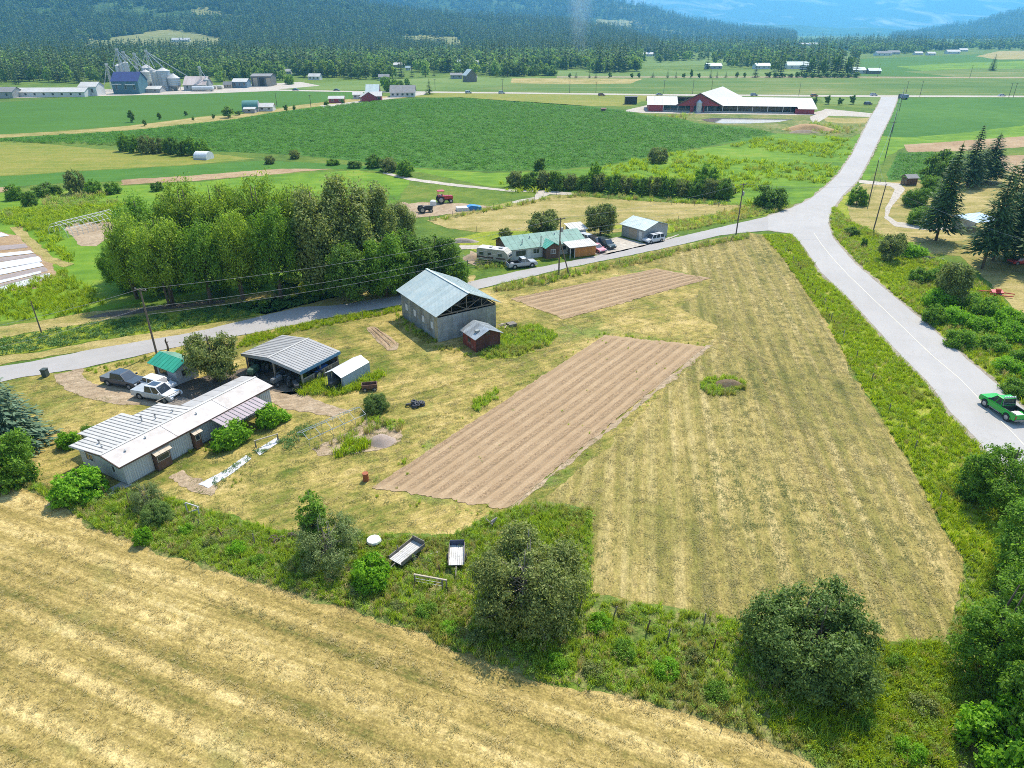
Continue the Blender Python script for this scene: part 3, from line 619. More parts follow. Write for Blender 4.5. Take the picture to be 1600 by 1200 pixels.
def broadleaf(seed, rx, h, lmat, clumps, per, lsize, cs, bottom_z=.12, lobes=9, aspect=.55, stems=1, rt=None, ry=None, flat=.7, twigs=14, bark=None, lean=(0, 0), shell=.55, tilt=.6):
    """-> (crown mesh, trunk mesh)"""
    rng = np.random.default_rng(seed); ry = ry or rx; b0 = h * bottom_z; rz = (h - b0) / (1.5 if bottom_z <= .03 else 1.75); zc = h - rz
    p, n, cc = crown_points(rng, rx, ry, rz, zc, lobes, clumps, per, cs, flat, shell=shell, bottom=-.5 if bottom_z <= .03 else -.75)
    p[:, 0] += lean[0] * np.clip(p[:, 2] / h, 0, 1.2); p[:, 1] += lean[1] * np.clip(p[:, 2] / h, 0, 1.2)
    p[:, 2] = np.maximum(p[:, 2], .08)
    C, U, V = leaves(rng, p, n, lsize, aspect, tilt)
    cr = quads_mesh('crown', C, U, V, [lmat])
    tk = limbs(rng, h, rt or h * .022, cc, twigs, lean, stems).mesh('trunk', bark or BARK, True); return cr, tk
def spruce(seed, h, r, lmat, levels, arms, sprays, sl, droop=.25, clear=.06, sw=.30, power=.85):
    rng = np.random.default_rng(seed); C, U, V = [], [], []; tb = MB(); z0 = h * clear
    for i in range(levels):
        t = (i + .5) / levels; z = z0 + (h - z0) * t; rr = r * (1 - t) ** power + .12; na = max(4, int(arms * (1 - t * .55)))
        ph = rng.uniform(0, 6.28)
        for j in range(na):
            a = ph + 2 * math.pi * (j + rng.uniform(-.25, .25)) / na; L = rr * rng.uniform(.72, 1.12); up = .25 * t
            d = np.array([math.cos(a), math.sin(a), 0]); sd_ = np.array([-d[1], d[0], 0])
            ns = max(2, int(sprays * (.25 + .75 * L / r)))
            for k in range(ns):
                s = (k + rng.uniform(.1, .9)) / ns; s = s ** .75
                p = d * L * s; zz = z + L * (-droop * s + (.16 + up) * s * s) + rng.normal(0, .05)
                side = rng.uniform(-1, 1) * (1.08 - s) * L * .30
                q = p + sd_ * side + np.array([0, 0, zz]); C.append(q)
                dirv = d * (.9) + sd_ * np.sign(side) * rng.uniform(.1, .9) + np.array([0, 0, -.25 + rng.normal(0, .2)]); dirv /= np.linalg.norm(dirv)
                w = np.cross(dirv, [0, 0, 1]); w /= np.linalg.norm(w); w = w + np.array([0, 0, rng.uniform(-.5, .5)])
                s2 = sl * rng.uniform(.7, 1.3) * (.55 + .45 * (1 - t)); U.append(dirv * s2); V.append(w * s2 * sw)
            if i % 3 == 0 and j % 3 == 0 and levels > 12: tb.tube([(0, 0, z), tuple(d * L * .8 + np.array([0, 0, z - L * droop * .5]))], [h * .004 + .02, .012], 4, cap=False)
    C.append(np.array([0, 0, h])); U.append(np.array([0, 0, sl * .9])); V.append(np.array([sl * .15, 0, 0]))
    tb.tube([(0, 0, -.15), (0, 0, h * .3), (0, 0, h * .97)], [h * .017, h * .012, h * .002], 7)
    return quads_mesh('crown', np.array(C), np.array(U), np.array(V), [lmat]), tb.mesh('trunk', BARK, True)
l_olive = leafmat('olive_leaves', (.08, .11, .035), (.31, .345, .14), .4)
l_bush = leafmat('bush_leaves', (.075, .125, .035), (.24, .34, .12), .4)
l_dark = leafmat('dark_leaves', (.06, .11, .022), (.19, .32, .06), .45)
l_mid = leafmat('mid_leaves', (.08, .165, .022), (.25, .42, .06), .48)
l_bright = leafmat('bright_leaves', (.10, .24, .015), (.28, .50, .035), .48)
l_willow = leafmat('willow_leaves', (.12, .20, .025), (.37, .48, .075), .52)
l_poplar = leafmat('poplar_leaves', (.12, .16, .05), (.37, .41, .18), .45)
l_grey = leafmat('grey_green_leaves', (.11, .155, .07), (.28, .34, .17), .38)
l_yellow = leafmat('yellow_leaves', (0.270, 0.338, 0.027), (0.600, 0.600, 0.046), .4)
l_blue = leafmat('blue_needles', (.06, .11, .085), (.17, .26, .22), .2, rough=.7)
l_needle = leafmat('dark_needles', (.035, .07, .03), (.12, .19, .08), .25, rough=.7)
l_needle2 = leafmat('far_needles', (.05, .085, .035), (.155, .215, .085), .25, .38, rough=.8)
l_far = leafmat('far_leaves', (.09, .16, .035), (.28, .38, .11), .42, .40)

def plant(kind, meshes, px, h_scale, label, cat='tree', group=None, rz=None, sx=1.0, z=0.0, loc=None, parts=('crown', 'trunk'), sxy=None):
    o = thing(kind, label, cat, loc if loc is not None else at(*px, z), random.uniform(0, 6.28) if rz is None else rz, group)
    k = h_scale; o.scale = (k * (sxy or sx), k * (sxy or sx), k)
    for nm, me in zip(parts, meshes):
        if me is not None: link(nm, me, o)
    return o

# ------------------------------------------------------------------ scatter with geometry nodes
def proto_collection(name, meshes):
    c = bpy.data.collections.new(name)
    for i, me in enumerate(meshes):
        o = bpy.data.objects.new('%s_%d' % (name, i), me); c.objects.link(o)
    return c
def scatter_group(name, coll):
    ng = bpy.data.node_groups.new(name, 'GeometryNodeTree')
    ng.interface.new_socket('Geometry', in_out='INPUT', socket_type='NodeSocketGeometry'); ng.interface.new_socket('Geometry', in_out='OUTPUT', socket_type='NodeSocketGeometry')
    N = ng.nodes; L = ng.links; gi = N.new('NodeGroupInput'); go = N.new('NodeGroupOutput')
    ci = N.new('GeometryNodeCollectionInfo'); ci.inputs['Collection'].default_value = coll; ci.inputs['Separate Children'].default_value = True; ci.inputs['Reset Children'].default_value = True
    ip = N.new('GeometryNodeInstanceOnPoints'); ip.inputs['Pick Instance'].default_value = True
    a1 = N.new('GeometryNodeInputNamedAttribute'); a1.data_type = 'FLOAT_VECTOR'; a1.inputs['Name'].default_value = 'rot'
    a2 = N.new('GeometryNodeInputNamedAttribute'); a2.data_type = 'FLOAT_VECTOR'; a2.inputs['Name'].default_value = 'scl'
    a3 = N.new('GeometryNodeInputNamedAttribute'); a3.data_type = 'INT'; a3.inputs['Name'].default_value = 'idx'
    L.new(gi.outputs[0], ip.inputs['Points']); L.new(ci.outputs[0], ip.inputs['Instance']); L.new(a1.outputs[0], ip.inputs['Rotation']); L.new(a2.outputs[0], ip.inputs['Scale'])
    L.new(a3.outputs[0], ip.inputs['Instance Index']); L.new(ip.outputs[0], go.inputs[0]); return ng
GROUPS = {}
N_INST = [0]
def scatter(name, pts, coll, scl, rot=None, idx=None, kind='stuff', label=None):
    """pts n x 3, scl n or n x 3; one object of instanced plants."""
    n = len(pts)
    if n == 0: return None
    N_INST[0] += n
    me = bpy.data.meshes.new(name); me.vertices.add(n); me.vertices.foreach_set('co', np.asarray(pts, dtype=np.float32).reshape(-1))
    scl = np.asarray(scl, dtype=np.float32); scl = np.repeat(scl[:, None], 3, 1) if scl.ndim == 1 else scl
    if rot is None: rot = np.stack([np.random.normal(0, .06, n), np.random.normal(0, .06, n), np.random.uniform(0, 6.283, n)], 1)
    a = me.attributes.new('rot', 'FLOAT_VECTOR', 'POINT'); a.data.foreach_set('vector', rot.astype(np.float32).reshape(-1))
    a = me.attributes.new('scl', 'FLOAT_VECTOR', 'POINT'); a.data.foreach_set('vector', scl.reshape(-1))
    a = me.attributes.new('idx', 'INT', 'POINT'); a.data.foreach_set('value', (np.random.randint(0, 1000, n) if idx is None else idx).astype(np.int32))
    o = link(name, me)
    if coll.name not in GROUPS: GROUPS[coll.name] = scatter_group('scatter_' + coll.name, coll)
    md = o.modifiers.new('scatter', 'NODES'); md.node_group = GROUPS[coll.name]; tag(o, kind=kind, label=label); return o
def inpoly(P, poly):
    x, y = P[:, 0], P[:, 1]; ins = np.zeros(len(P), bool); n = len(poly)
    for i in range(n):
        x1, y1 = poly[i][0], poly[i][1]; x2, y2 = poly[(i + 1) % n][0], poly[(i + 1) % n][1]
        c = ((y1 > y) != (y2 > y)); xi = (x2 - x1) * (y - y1) / ((y2 - y1) if y2 != y1 else 1e-9) + x1; ins ^= c & (x < xi)
    return ins
def sample(px, density, exclude=(), world=False, falloff=None, inframe=True):
    """Random ground points in a photo-outlined area (density per m2), none inside the excluded outlines."""
    poly = px if world else [at(*p) for p in px]
    A = np.array([(p[0], p[1]) for p in poly]); lo, hi = A.min(0), A.max(0); area = (hi[0] - lo[0]) * (hi[1] - lo[1])
    n = int(area * density)
    if n > 3000000: n = 3000000
    P = np.random.uniform(lo, hi, (n, 2))
    if inframe:                                    # keep to what this lens and a step to either side of it can see
        dep = P[:, 1] * math.cos(TH) + CAM_H * math.sin(TH); P = P[np.abs(P[:, 0]) < dep * .80 + 6]
        P = P[P[:, 1] > 20]
    P = P[inpoly(P, poly)]
    if falloff is not None:
        P = P[np.random.random(len(P)) < np.clip((falloff / P[:, 1]) ** 1.2, 0, 1)]
    for e in exclude:
        ep = [at(*p) for p in e]
        P = P[~inpoly(P, ep)]
    return np.concatenate([P, np.zeros((len(P), 1))], 1)
def vnoise(P, s, seed=0):
    return np.array([noise.noise(Vector((p[0] * s, p[1] * s, seed))) for p in P])
# ================================================================== TREES AND BUSHES
def hgt(base, top_y):
    p = at(*base); return CAM_H + p.y * slope_of(top_y)
class Proto:
    def __init__(s, meshes, r, h): s.m, s.r, s.h = meshes, r, h
def put(proto, kind, base, top_y, half_px, label, cat='tree', group=None, rz=None, loc=None, h=None, r=None):
    p = loc if loc is not None else at(*base)
    h = h or hgt(base, top_y); r = r or half_px / pxm(base[1])
    o = thing(kind, label, cat, p, random.uniform(0, 6.28) if rz is None else rz, group)
    o.scale = (r / proto.r, r / proto.r, h / proto.h)
    link('crown', proto.m[0], o)
    if proto.m[1] is not None: link('trunk', proto.m[1], o)
    return o
# near, one-of-a-kind plants
P_big = Proto(broadleaf(11, 4.6, 7.4, l_olive, 620, 70, .105, .46, .02, 12, stems=4, rt=.22, twigs=60, shell=.7, bark=BARK2), 4.6, 7.4)
P_round = Proto(broadleaf(12, 4.8, 6.2, l_bush, 640, 72, .115, .42, .0, 14, stems=3, rt=.2, twigs=40, shell=.8), 4.8, 6.2)
P_grey = Proto(broadleaf(13, 3.3, 5.0, l_grey, 240, 70, .095, .36, .02, 9, aspect=.42, stems=4, rt=.14, twigs=34, bark=BARK2), 3.3, 5.0)
P_mid = Proto(broadleaf(14, 3.6, 6.0, l_mid, 320, 70, .12, .40, .03, 11, stems=2, rt=.18, twigs=20), 3.6, 6.0)
P_edge = Proto(broadleaf(15, 4.0, 9.0, l_mid, 420, 75, .12, .45, .03, 14, stems=2, rt=.22, twigs=24, tilt=.5), 4.0, 9.0)
P_brightb = Proto(broadleaf(16, 2.6, 3.2, l_bright, 210, 60, .14, .30, .0, 10, stems=3, rt=.1, twigs=8, aspect=.7, shell=.8), 2.6, 3.2)
P_apple = Proto(broadleaf(17, 3.4, 5.4, l_olive, 260, 60, .13, .40, .10, 10, rt=.22, twigs=20), 3.4, 5.4)
put(P_big, 'large_bush', (828, 955), 818, 104, 'large dark olive bush with bare twigs in the fence row beside the two old wagons', 'bush', rz=.4)
put(P_round, 'large_bush', (1260, 1040), 925, 112, 'large round dense green bush at the near edge of the mown field', 'bush', rz=1.1)
put(P_grey, 'small_tree', (515, 876), 795, 62, 'grey-green willowy bush in the fence row below the house yard', 'tree', rz=2.0)
put(Proto(broadleaf(31, 1.0, 6.4, l_mid, 60, 50, .12, .28, .05, 6, rt=.1, twigs=14), 1.0, 6.4), 'small_tree', (497, 862), 748, 25, 'thin upright green tree poking out behind the grey-green willowy bush', 'tree')
put(P_brightb, 'leafy_shrub', (582, 912), 870, 36, 'bright green leafy shrub beside the upright post rail in the fence row', 'shrub')
put(P_mid, 'edge_bush', (1552, 785), 684, 64, 'feathery grey-green young tree between the field verge and the road', 'tree', rz=.3)
put(P_edge, 'edge_tree', (1605, 905), 765, 75, 'broad green tree right beside the near road, behind the lowest tree clump', 'tree', rz=1.0)
put(P_edge, 'edge_tree', (1625, 1000), 840, 95, 'dark green tree in the middle of the corner tree clump', 'tree', rz=2.4)
put(P_edge, 'edge_tree', (1560, 1065), 905, 85, 'light tipped green tree at the corner where the mown field meets the tree clump', 'tree', rz=4.0)
put(P_edge, 'edge_tree', (1640, 1180), 960, 110, 'big leafy tree nearest the camera in the corner tree clump', 'tree', rz=5.0)
put(P_edge, 'edge_tree', (1690, 1090), 800, 110, 'tall green tree at the outer edge of the corner tree clump', 'tree', rz=.8)
put(P_brightb, 'leafy_shrub', (1560, 1185), 1120, 75, 'low bright leafy shrub under the corner tree clump', 'shrub')
put(P_brightb, 'leafy_shrub', (1650, 1290), 1180, 95, 'low bright leafy shrub at the very bottom corner of the tree clump', 'shrub')
put(P_brightb, 'leafy_shrub', (128, 775), 731, 43, 'bright green rounded shrub at the gable end of the white mobile home', 'shrub')
put(P_grey, 'grey_shrub', (232, 795), 748, 30, 'grey-green shrub beside the front corner of the mobile home', 'shrub')
put(P_round, 'blue_green_shrub', (248, 815), 782, 27, 'low blue-green shrub below the grey-green one near the mobile home', 'shrub')
put(P_brightb, 'leafy_shrub', (226, 848), 822, 15, 'small yellow-green shrub out in the fence row at the hay field edge', 'shrub')
P_bushlow = Proto(broadleaf(18, 3.2, 5.0, l_mid, 260, 60, .14, .42, .0, 9, stems=3, rt=.1, twigs=8), 3.2, 5.0)
put(P_bushlow, 'broad_bush', (22, 752), 665, 50, 'broad green bush growing under the blue spruce', 'bush')
rs = spruce(5, 10.5, 4.4, l_blue, 30, 18, 16, .50, droop=.30, clear=.03, sw=.36)
P_bspruce = Proto(rs, 4.4, 10.5)
put(P_bspruce, 'blue_spruce', (18, 698), 568, 66, 'blue-green spruce beside the side road and the house lawn', 'tree')
put(P_apple, 'apple_tree', (338, 596), 510, 48, 'old broad apple tree between the green roofed hut and the carport', 'tree')
put(P_round, 'round_shrub', (587, 642), 612, 22, 'round green garden shrub on the lawn past the greenhouse frame', 'shrub')
put(P_brightb, 'leafy_shrub', (110, 697), 672, 18, 'flowering shrub with yellow blooms by the back corner of the mobile home', 'shrub')
put(P_bushlow, 'leafy_shrub', (143, 684), 660, 14, 'dark leafy shrub beside the yellow flowering one behind the mobile home', 'shrub')

SH = [((175, 800), 12, 0), ((292, 832), 14, 1), ((330, 850), 13, 2), ((372, 862), 17, 1), ((405, 880), 15, 0), ((620, 950), 15, 2), ((665, 960), 20, 0), ((700, 985), 16, 1), ((745, 1000), 18, 2), ((935, 980), 22, 1), ((975, 1020), 24, 0), ((1040, 1050), 24, 1), ((1085, 1030), 18, 2), ((1120, 1085), 24, 0), ((930, 1050), 22, 2), ((870, 1040), 20, 1), ((1400, 1040), 20, 0), ((1440, 1110), 26, 2), ((1350, 1130), 22, 0), ((1420, 1180), 26, 1)]
PSH = [Proto(broadleaf(210 + i, 1.3, 1.25, [l_mid, l_bright, l_olive][i], 90, 40, .085, .26, .0, 8, stems=3, rt=.03, twigs=8, shell=.7), 1.3, 1.25) for i in range(3)]
for i, (b_, w_, k) in enumerate(sorted(SH)): put(PSH[k], 'wild_shrub', b_, 0, w_, '%s low wild shrub of the overgrown fence row counting from the mobile home' % ORD[i], 'shrub', 'low wild shrubs in the fence row', h=w_ / pxm(b_[1]) * random.uniform(.8, 1.2))
# the grove across the side road
PW = [Proto(broadleaf(40 + i, 5.6, 15, [l_willow, l_mid, l_willow][i], 330, 62, .24, .85, .15, 15, aspect=.42, rt=.34, twigs=26, stems=[2, 1, 3][i], flat=1.1, shell=.7), 5.6, 15) for i in range(3)]
PP = [Proto(broadleaf(50 + i, 4.6, 19, l_poplar, 360, 62, .22, .8, .08, 14, aspect=.6, rt=.34, twigs=30, flat=1.0, bark=BARK2, shell=.65), 4.6, 19) for i in range(2)]
grove = [  # base px, top row, half width, proto
 ((190, 455), 375, 26, PW[1], 'low leafy willow at the garden end of the grove'),
 ((222, 466), 322, 40, PW[0], 'willow standing first behind the crossarm power pole'),
 ((238, 430), 292, 44, PW[1], 'rear willow above the hoop house frame'),
 ((268, 478), 318, 48, PW[2], 'spreading willow with low boughs above the garden strip'),
 ((305, 436), 266, 46, PW[0], 'tall rear willow with a sunlit yellow-green top'),
 ((330, 474), 330, 42, PW[1], 'forked willow trunk with pale light showing between its boughs'),
 ((362, 440), 262, 46, PW[2], 'tall willow in the rear row at the middle of the grove'),
 ((385, 470), 312, 40, PW[0], 'open willow standing in front of the covered bins'),
 ((420, 438), 258, 46, PW[0], 'bright topped willow behind the covered bins'),
 ((440, 468), 300, 42, PW[1], 'dark stemmed willow at the lawn edge'),
 ((478, 432), 262, 44, PW[2], 'tall willow next to the silvery poplars'),
 ((505, 462), 268, 44, PP[0], 'silvery poplar at the lawn side of the grove'),
 ((548, 446), 240, 50, PP[1], 'tallest silvery poplar of the grove'),
 ((592, 430), 262, 38, PP[0], 'silvery poplar at the yard end of the grove')]
for base, top, hw, pr, lab in grove:
    put(pr, 'grove_tree', base, top, hw, lab, 'tree', 'tall trees of the grove across the side road')
P_maple = [Proto(broadleaf(60 + i, 4.2, 9.5, l_dark if i else l_mid, 330, 62, .19, .60, .04, 12, rt=.22, twigs=16, shell=.75), 4.2, 9.5) for i in range(2)]
for base, top, hw, pr, lab in [
 ((548, 470), 366, 42, P_maple[1], 'dark maple close to the road below the silvery poplars'),
 ((604, 464), 352, 40, P_maple[0], 'leafy green maple overhanging the side road by the barn'),
 ((640, 452), 352, 44, P_maple[1], 'dense dark tree standing behind the barn roof'),
 ((682, 440), 358, 42, P_maple[1], 'dark rounded tree between the grove and the camper'),
 ((630, 400), 300, 26, PP[0], 'narrow dull tree with sparse leaves at the grove end'),
 ((712, 448), 396, 26, P_maple[0], 'small green tree beside the farm lane gate')]:
    put(pr, 'broadleaf_tree', base, top, hw, lab, 'tree')
P_yel = Proto(broadleaf(63, 2.4, 3.2, l_yellow, 110, 50, .15, .34, .0, 7, stems=3, rt=.07, twigs=6), 2.4, 3.2)
put(P_yel, 'yellow_shrub', (698, 440), 404, 20, 'yellow-green flowering shrub showing over the barn ridge', 'shrub')
put(P_grey, 'grey_shrub', (652, 455), 408, 32, 'grey-leaved shrub behind the barn roof', 'shrub')
put(P_yel, 'yellow_shrub', (476, 458), 436, 10, 'tiny yellow-green sapling alone on the lawn across the side road', 'shrub')

for i, (x, y, tp, w_) in enumerate([(205, 455, 425, 20), (250, 462, 428, 24), (292, 452, 420, 22), (345, 458, 430, 20), (398, 448, 420, 22), (452, 456, 425, 24), (500, 460, 420, 26)]):
    put(P_maple[i % 2], 'understory_bush', (x, y), tp, w_, '%s shady bush under the grove trees counting towards the barn' % ORD[i], 'bush', 'shady bushes under the grove')
# bushes at middle distance
PB = [Proto(broadleaf(70 + i, 4.5, 6.5, [l_dark, l_mid, l_olive][i], 150, 42, .30, .62, .0, 9, rt=.12, twigs=5, stems=2), 4.5, 6.5) for i in range(3)]
def row(name, items, group, lab, cat='bush'):
    for i, (bx, by, top, hw) in enumerate(items):
        put(PB[(i * 7 + int(bx)) % 3], name, (bx, by), top, hw, lab % ORD[i], cat, group)
row('hedge_bush', [(196 + i * 17.5, 236 + i * 1.0 + (i % 3), 203 + i * .9 + (i % 2) * 3, 13) for i in range(8)], 'hedge of dark bushes beside the white tunnel', '%s dark bush of the field hedge that ends at the small white tunnel')
for b_, t_, w_, l_ in [((25, 312), 284, 14, 'leftmost dark bush at the meadow edge'), ((48, 321), 292, 14, 'greyish bush leaning out in front of its row at the meadow edge'),
     ((75, 305), 282, 24, 'wide low dark bush at the meadow edge'), ((122, 302), 258, 17, 'tall pointed bush of the meadow edge row'), ((148, 305), 276, 14, 'round dark bush next to the tall pointed one'),
     ((178, 302), 280, 14, 'last dark bush of the meadow edge row near the grove'), ((246, 298), 280, 12, 'dark bush half hidden behind the willow tops'),
     ((422, 256), 240, 10, 'small dark bush above the grove by the crop edge'), ((461, 248), 231, 10, 'lone dark bush on the crop field edge'),
     ((585, 262), 236, 15, 'dark bush at the head of the farm track'), ((608, 268), 242, 17, 'second dark bush at the head of the farm track'), ((634, 275), 246, 17, 'rounded dark bush where the farm track bends'),
     ((555, 262), 248, 14, 'low dark bush behind the poplar tops'), ((520, 258), 246, 12, 'grey bush behind the poplar tops'),
     ((843, 266), 242, 11, 'small dark tree alone at the crop corner'), ((1028, 254), 225, 18, 'round dark tree standing alone in the green meadow'),
     ((1203, 325), 282, 30, 'wide dark bush beside the road junction')]:
    put(PB[int(b_[0]) % 3], 'field_bush', b_, t_, w_, l_, 'bush')
row('hedgerow_bush', [(806 + i * 21.5, 291 + i * 1.25 + (i % 2) * 2, 262 + i * 1.0 - (i * 5 % 4) * 2, 16) for i in range(16)], 'hedgerow between the meadow and the tan pasture', '%s grey-green bush of the pasture hedgerow counting towards the main road')
put(PB[1], 'hedgerow_tree', (929, 296), 245, 15, 'light green tree rising out of the hedgerow', 'tree')
put(PB[1], 'hedgerow_tree', (1100, 300), 249, 22, 'broad light green tree at the road end of the hedgerow', 'tree')
put(PB[2], 'field_bush', (1130, 306), 274, 22, 'dark spreading bush at the foot of the broad hedgerow tree', 'bush')
P_ht = Proto(broadleaf(80, 4.2, 8.5, l_olive, 240, 50, .24, .6, .05, 11, rt=.2, twigs=14), 4.2, 8.5)
put(P_ht, 'garden_tree', (848, 375), 322, 28, 'olive green tree behind the green roofed house', 'tree')
put(P_ht, 'garden_tree', (938, 368), 307, 28, 'upright olive green tree beside the grey garage', 'tree')
put(PB[0], 'field_bush', (893, 371), 352, 12, 'low dark bush between the house and the garage', 'bush')
put(PB[2], 'field_bush', (790, 376), 352, 13, 'low greyish bush behind the end of the green roofed house', 'bush')

# right-hand property
P_sp = [Proto(spruce(90 + i, 17, 4.6, l_needle, 28, 15, 11, .80, droop=.34, clear=[.10, .16, .2][i], sw=.34, power=[.8, .7, .62][i]), 4.6, 17) for i in range(3)]
for b_, t_, w_, k, l_ in [((1510, 292), 196, 26, 0, 'tall dark spruce at the back of the yard by the garden strips'), ((1541, 285), 210, 32, 1, 'broad dark spruce in the yard behind the tallest one'),
     ((1528, 288), 232, 20, 2, 'shorter dark spruce squeezed between the two behind the lawn'), ((1462, 376), 226, 34, 1, 'big spruce with a bare trunk foot beside the looping drive'),
     ((1534, 420), 258, 34, 2, 'bare-stemmed spruce nearest the stone pile'), ((1551, 408), 246, 32, 2, 'spruce in front of the metal shelter roof'),
     ((1570, 402), 250, 34, 1, 'spruce in the middle of the yard clump above the red car'), ((1592, 405), 240, 36, 2, 'tall spruce at the outer side of the yard clump'),
     ((1612, 425), 250, 36, 1, 'spruce shading the red car')]:
    put(P_sp[k], 'spruce_tree', b_, t_, w_, l_, 'tree')
for b_, t_, w_, pr, l_ in [((1465, 285), 222, 30, PB[0], 'dark walnut tree behind the log hut'), ((1430, 322), 288, 22, P_bushlow, 'round walnut bush beside the looping drive'),
     ((1436, 350), 316, 22, P_bushlow, 'low walnut bush nearest the bend of the looping drive'), ((1455, 304), 270, 22, P_bushlow, 'walnut bush next to the log hut'), ((1470, 330), 280, 20, P_bushlow, 'walnut bush behind the big bare-foot spruce'),
     ((1338, 320), 287, 17, PB[1], 'dark bush at the road mouth of the looping drive'), ((1330, 368), 352, 14, PB[0], 'small dark bush on the road bank by the leaning pole'), ((1349, 387), 368, 6, PB[0], 'narrow dark juniper on the road bank'),
     ((1388, 408), 358, 22, P_ht, 'upright green bush on the road bank'), ((1482, 478), 396, 30, P_ht, 'tall dense bush on the road bank beside the red implement'),
     ((1435, 440), 415, 20, PB[1], 'low bush below the stone pile'), ((1575, 410), 385, 9, PB[0], 'small bush by the red car'), ((1455, 505), 470, 20, PB[1], 'dark green bush halfway down the road bank')]:
    put(pr, 'bank_bush', b_, t_, w_, l_, 'bush')
P_br = [Proto(broadleaf(100 + i, 2.6, 2.4, [l_bright, l_mid][i], 170, 45, .15, .40, .0, 9, stems=3, rt=.05, twigs=6, shell=.8), 2.6, 2.4) for i in range(2)]
br = [(1465, 480), (1490, 505), (1515, 480), (1530, 515), (1550, 545), (1500, 540), (1572, 512), (1580, 530), (1538, 494), (1598, 570), (1575, 580), (1600, 520), (1622, 600), (1630, 555), (1590, 615), (1640, 640), (1420, 400), (1475, 440)]
for i, b_ in enumerate(sorted(br, key=lambda t: (t[0] - 1445) ** 2 + (t[1] - 400) ** 2)):
    put(P_br[i % 2], 'bramble_bush', b_, b_[1] - 22 - 5 * (i % 3), 27, '%s bramble bush of the road bank thicket counting away from the stone pile' % ORD[i], 'bush', 'bramble thicket between the near road and the yard')
# lone small trees in the far fields
PF = Proto(broadleaf(110, 2.6, 6.0, l_dark, 50, 26, .42, .55, .05, 6, rt=.1, twigs=3), 2.6, 6.0)
lone = [((207, 191), 169, 6, 'leftmost'), ((227, 197), 185, 4, 'low'), ((250, 187), 174, 4, ''), ((291, 181), 172, 3.5, ''), ((334, 186), 177, 3, ''), ((357, 184), 164, 11, ''), ((302, 189), 181, 2.5, ''), ((372, 180), 172, 6, ''),
        ((447, 174), 162, 4, ''), ((460, 173), 163, 3, ''), ((510, 166), 156, 5, ''), ((536, 163), 153, 3.5, '')]
for i, (b_, t_, w_, _) in enumerate(sorted(lone)): put(PF, 'field_tree', b_, t_, w_, '%s small round tree along the field track counting towards the red farmstead' % ORD[i], 'tree', 'small trees along the field track')
for b_, t_, l_ in [((1292, 163), 147, 'first small tree past the end of the red dairy barn'), ((1312, 164), 151, 'middle small tree past the end of the red dairy barn'), ((1331, 163), 146, 'small tree nearest the road junction by the dairy barn'), ((1272, 164), 150, 'small tree close against the dairy barn end')]:
    put(PF, 'field_tree', b_, t_, 5, l_, 'tree')
CF = Proto(spruce(120, 13, 2.6, l_needle2, 11, 8, 5, 1.15, droop=.3, clear=.05, sw=.42), 2.6, 13)
CF2 = Proto(spruce(121, 16, 2.2, l_needle2, 12, 7, 4, 1.2, droop=.34, clear=.1, sw=.42), 2.2, 16)
put(Proto(spruce(122, 13, 3.0, l_needle, 16, 11, 8, .9, droop=.3, clear=.03, sw=.4), 3.0, 13), 'conifer_tree', (1550, 110), 85, 7, 'dark conifer standing alone in the far green field', 'tree')
put(CF, 'conifer_tree', (671, 147), 124, 8, 'dark conifer beside the lane of the red farmstead', 'tree')
hedge = [(890, 122), (900, 122), (921, 122), (931, 122), (953, 122), (987, 122), (998, 122), (1020, 121), (1043, 122), (1056, 122), (1068, 122), (1080, 122), (1092, 122), (1110, 122), (1120, 122), (1134, 121), (1151, 121), (1163, 121)]
for i, b_ in enumerate(hedge):
    put([PF, CF][(i * 5 // 3) % 2], 'boundary_tree', b_, b_[1] - [9, 10, 9, 8, 11][i % 5] - (6 if b_[0] in (1043, 1080, 1110) else 0), [3, 3.5, 3][i % 3], '%s small dark tree of the boundary row behind the far road, towards the shelterbelt' % ORD[i], 'tree', 'trees along the far field boundary')
for x, yb, yt, w_, l_ in [(1218, 121, 86, 6, 'tall dark conifer in front of the far houses'), (1105, 108, 79, 6, 'tall dark conifer beside the blue roofed house'), (1180, 121, 96, 6, 'conifer near the far blue roofed house'),
                         (1224, 112, 64, 3.4, 'slender pointed conifer rising above the far houses'), (1216, 112, 78, 3.6, 'slender conifer left of the pointed one'), (1209, 112, 77, 3.4, 'outer slender conifer by the far houses')]:
    put(CF2 if w_ < 4 else CF, 'conifer_tree', (x, yb), yt, w_, l_, 'tree')
for i in range(14):
    x = 1252 + i * 6.5; put([CF, PF][i % 3 == 2], 'shelterbelt_tree', (x, 119 + (i % 2)), 79 + (i * 7 % 9), 6.5, '%s dark tree of the tall shelterbelt counting from the pointed conifer' % ORD[i], 'tree', 'shelterbelt beside the far houses')
for i in range(13):
    put(PF, 'roadside_bush', (1200 + i * 11.5, 121.2), 111 + (i * 5 % 4), 6, '%s dark bush of the low row under the shelterbelt towards the cottage' % ORD[i], 'bush', 'low bush row under the shelterbelt')
for b_, t_, w_, l_ in [((805, 118), 96, 11, 'broad pale green tree at the end of the far woods'), ((832, 118), 101, 10, 'round tree beside the broad pale green one'), ((858, 118), 98, 15, 'wide round tree before the far pale field'),
     ((610, 143), 118, 12, 'green tree behind the red farmstead'), ((622, 140), 120, 12, 'dark green tree behind the farmhouse'), ((640, 141), 127, 8, 'purple-brown tree beside the farmhouse'), ((602, 134), 117, 10, 'light green tree behind the red barn'),
     ((453, 132), 114, 9, 'bright green tree beside the parked trailers'), ((636, 133), 120, 5, 'yellow-green tree above the farmhouse')]:
    put(PB[1] if 'green' in l_ and 'dark' not in l_ else PB[0], 'farm_tree', b_, t_, w_, l_, 'tree')

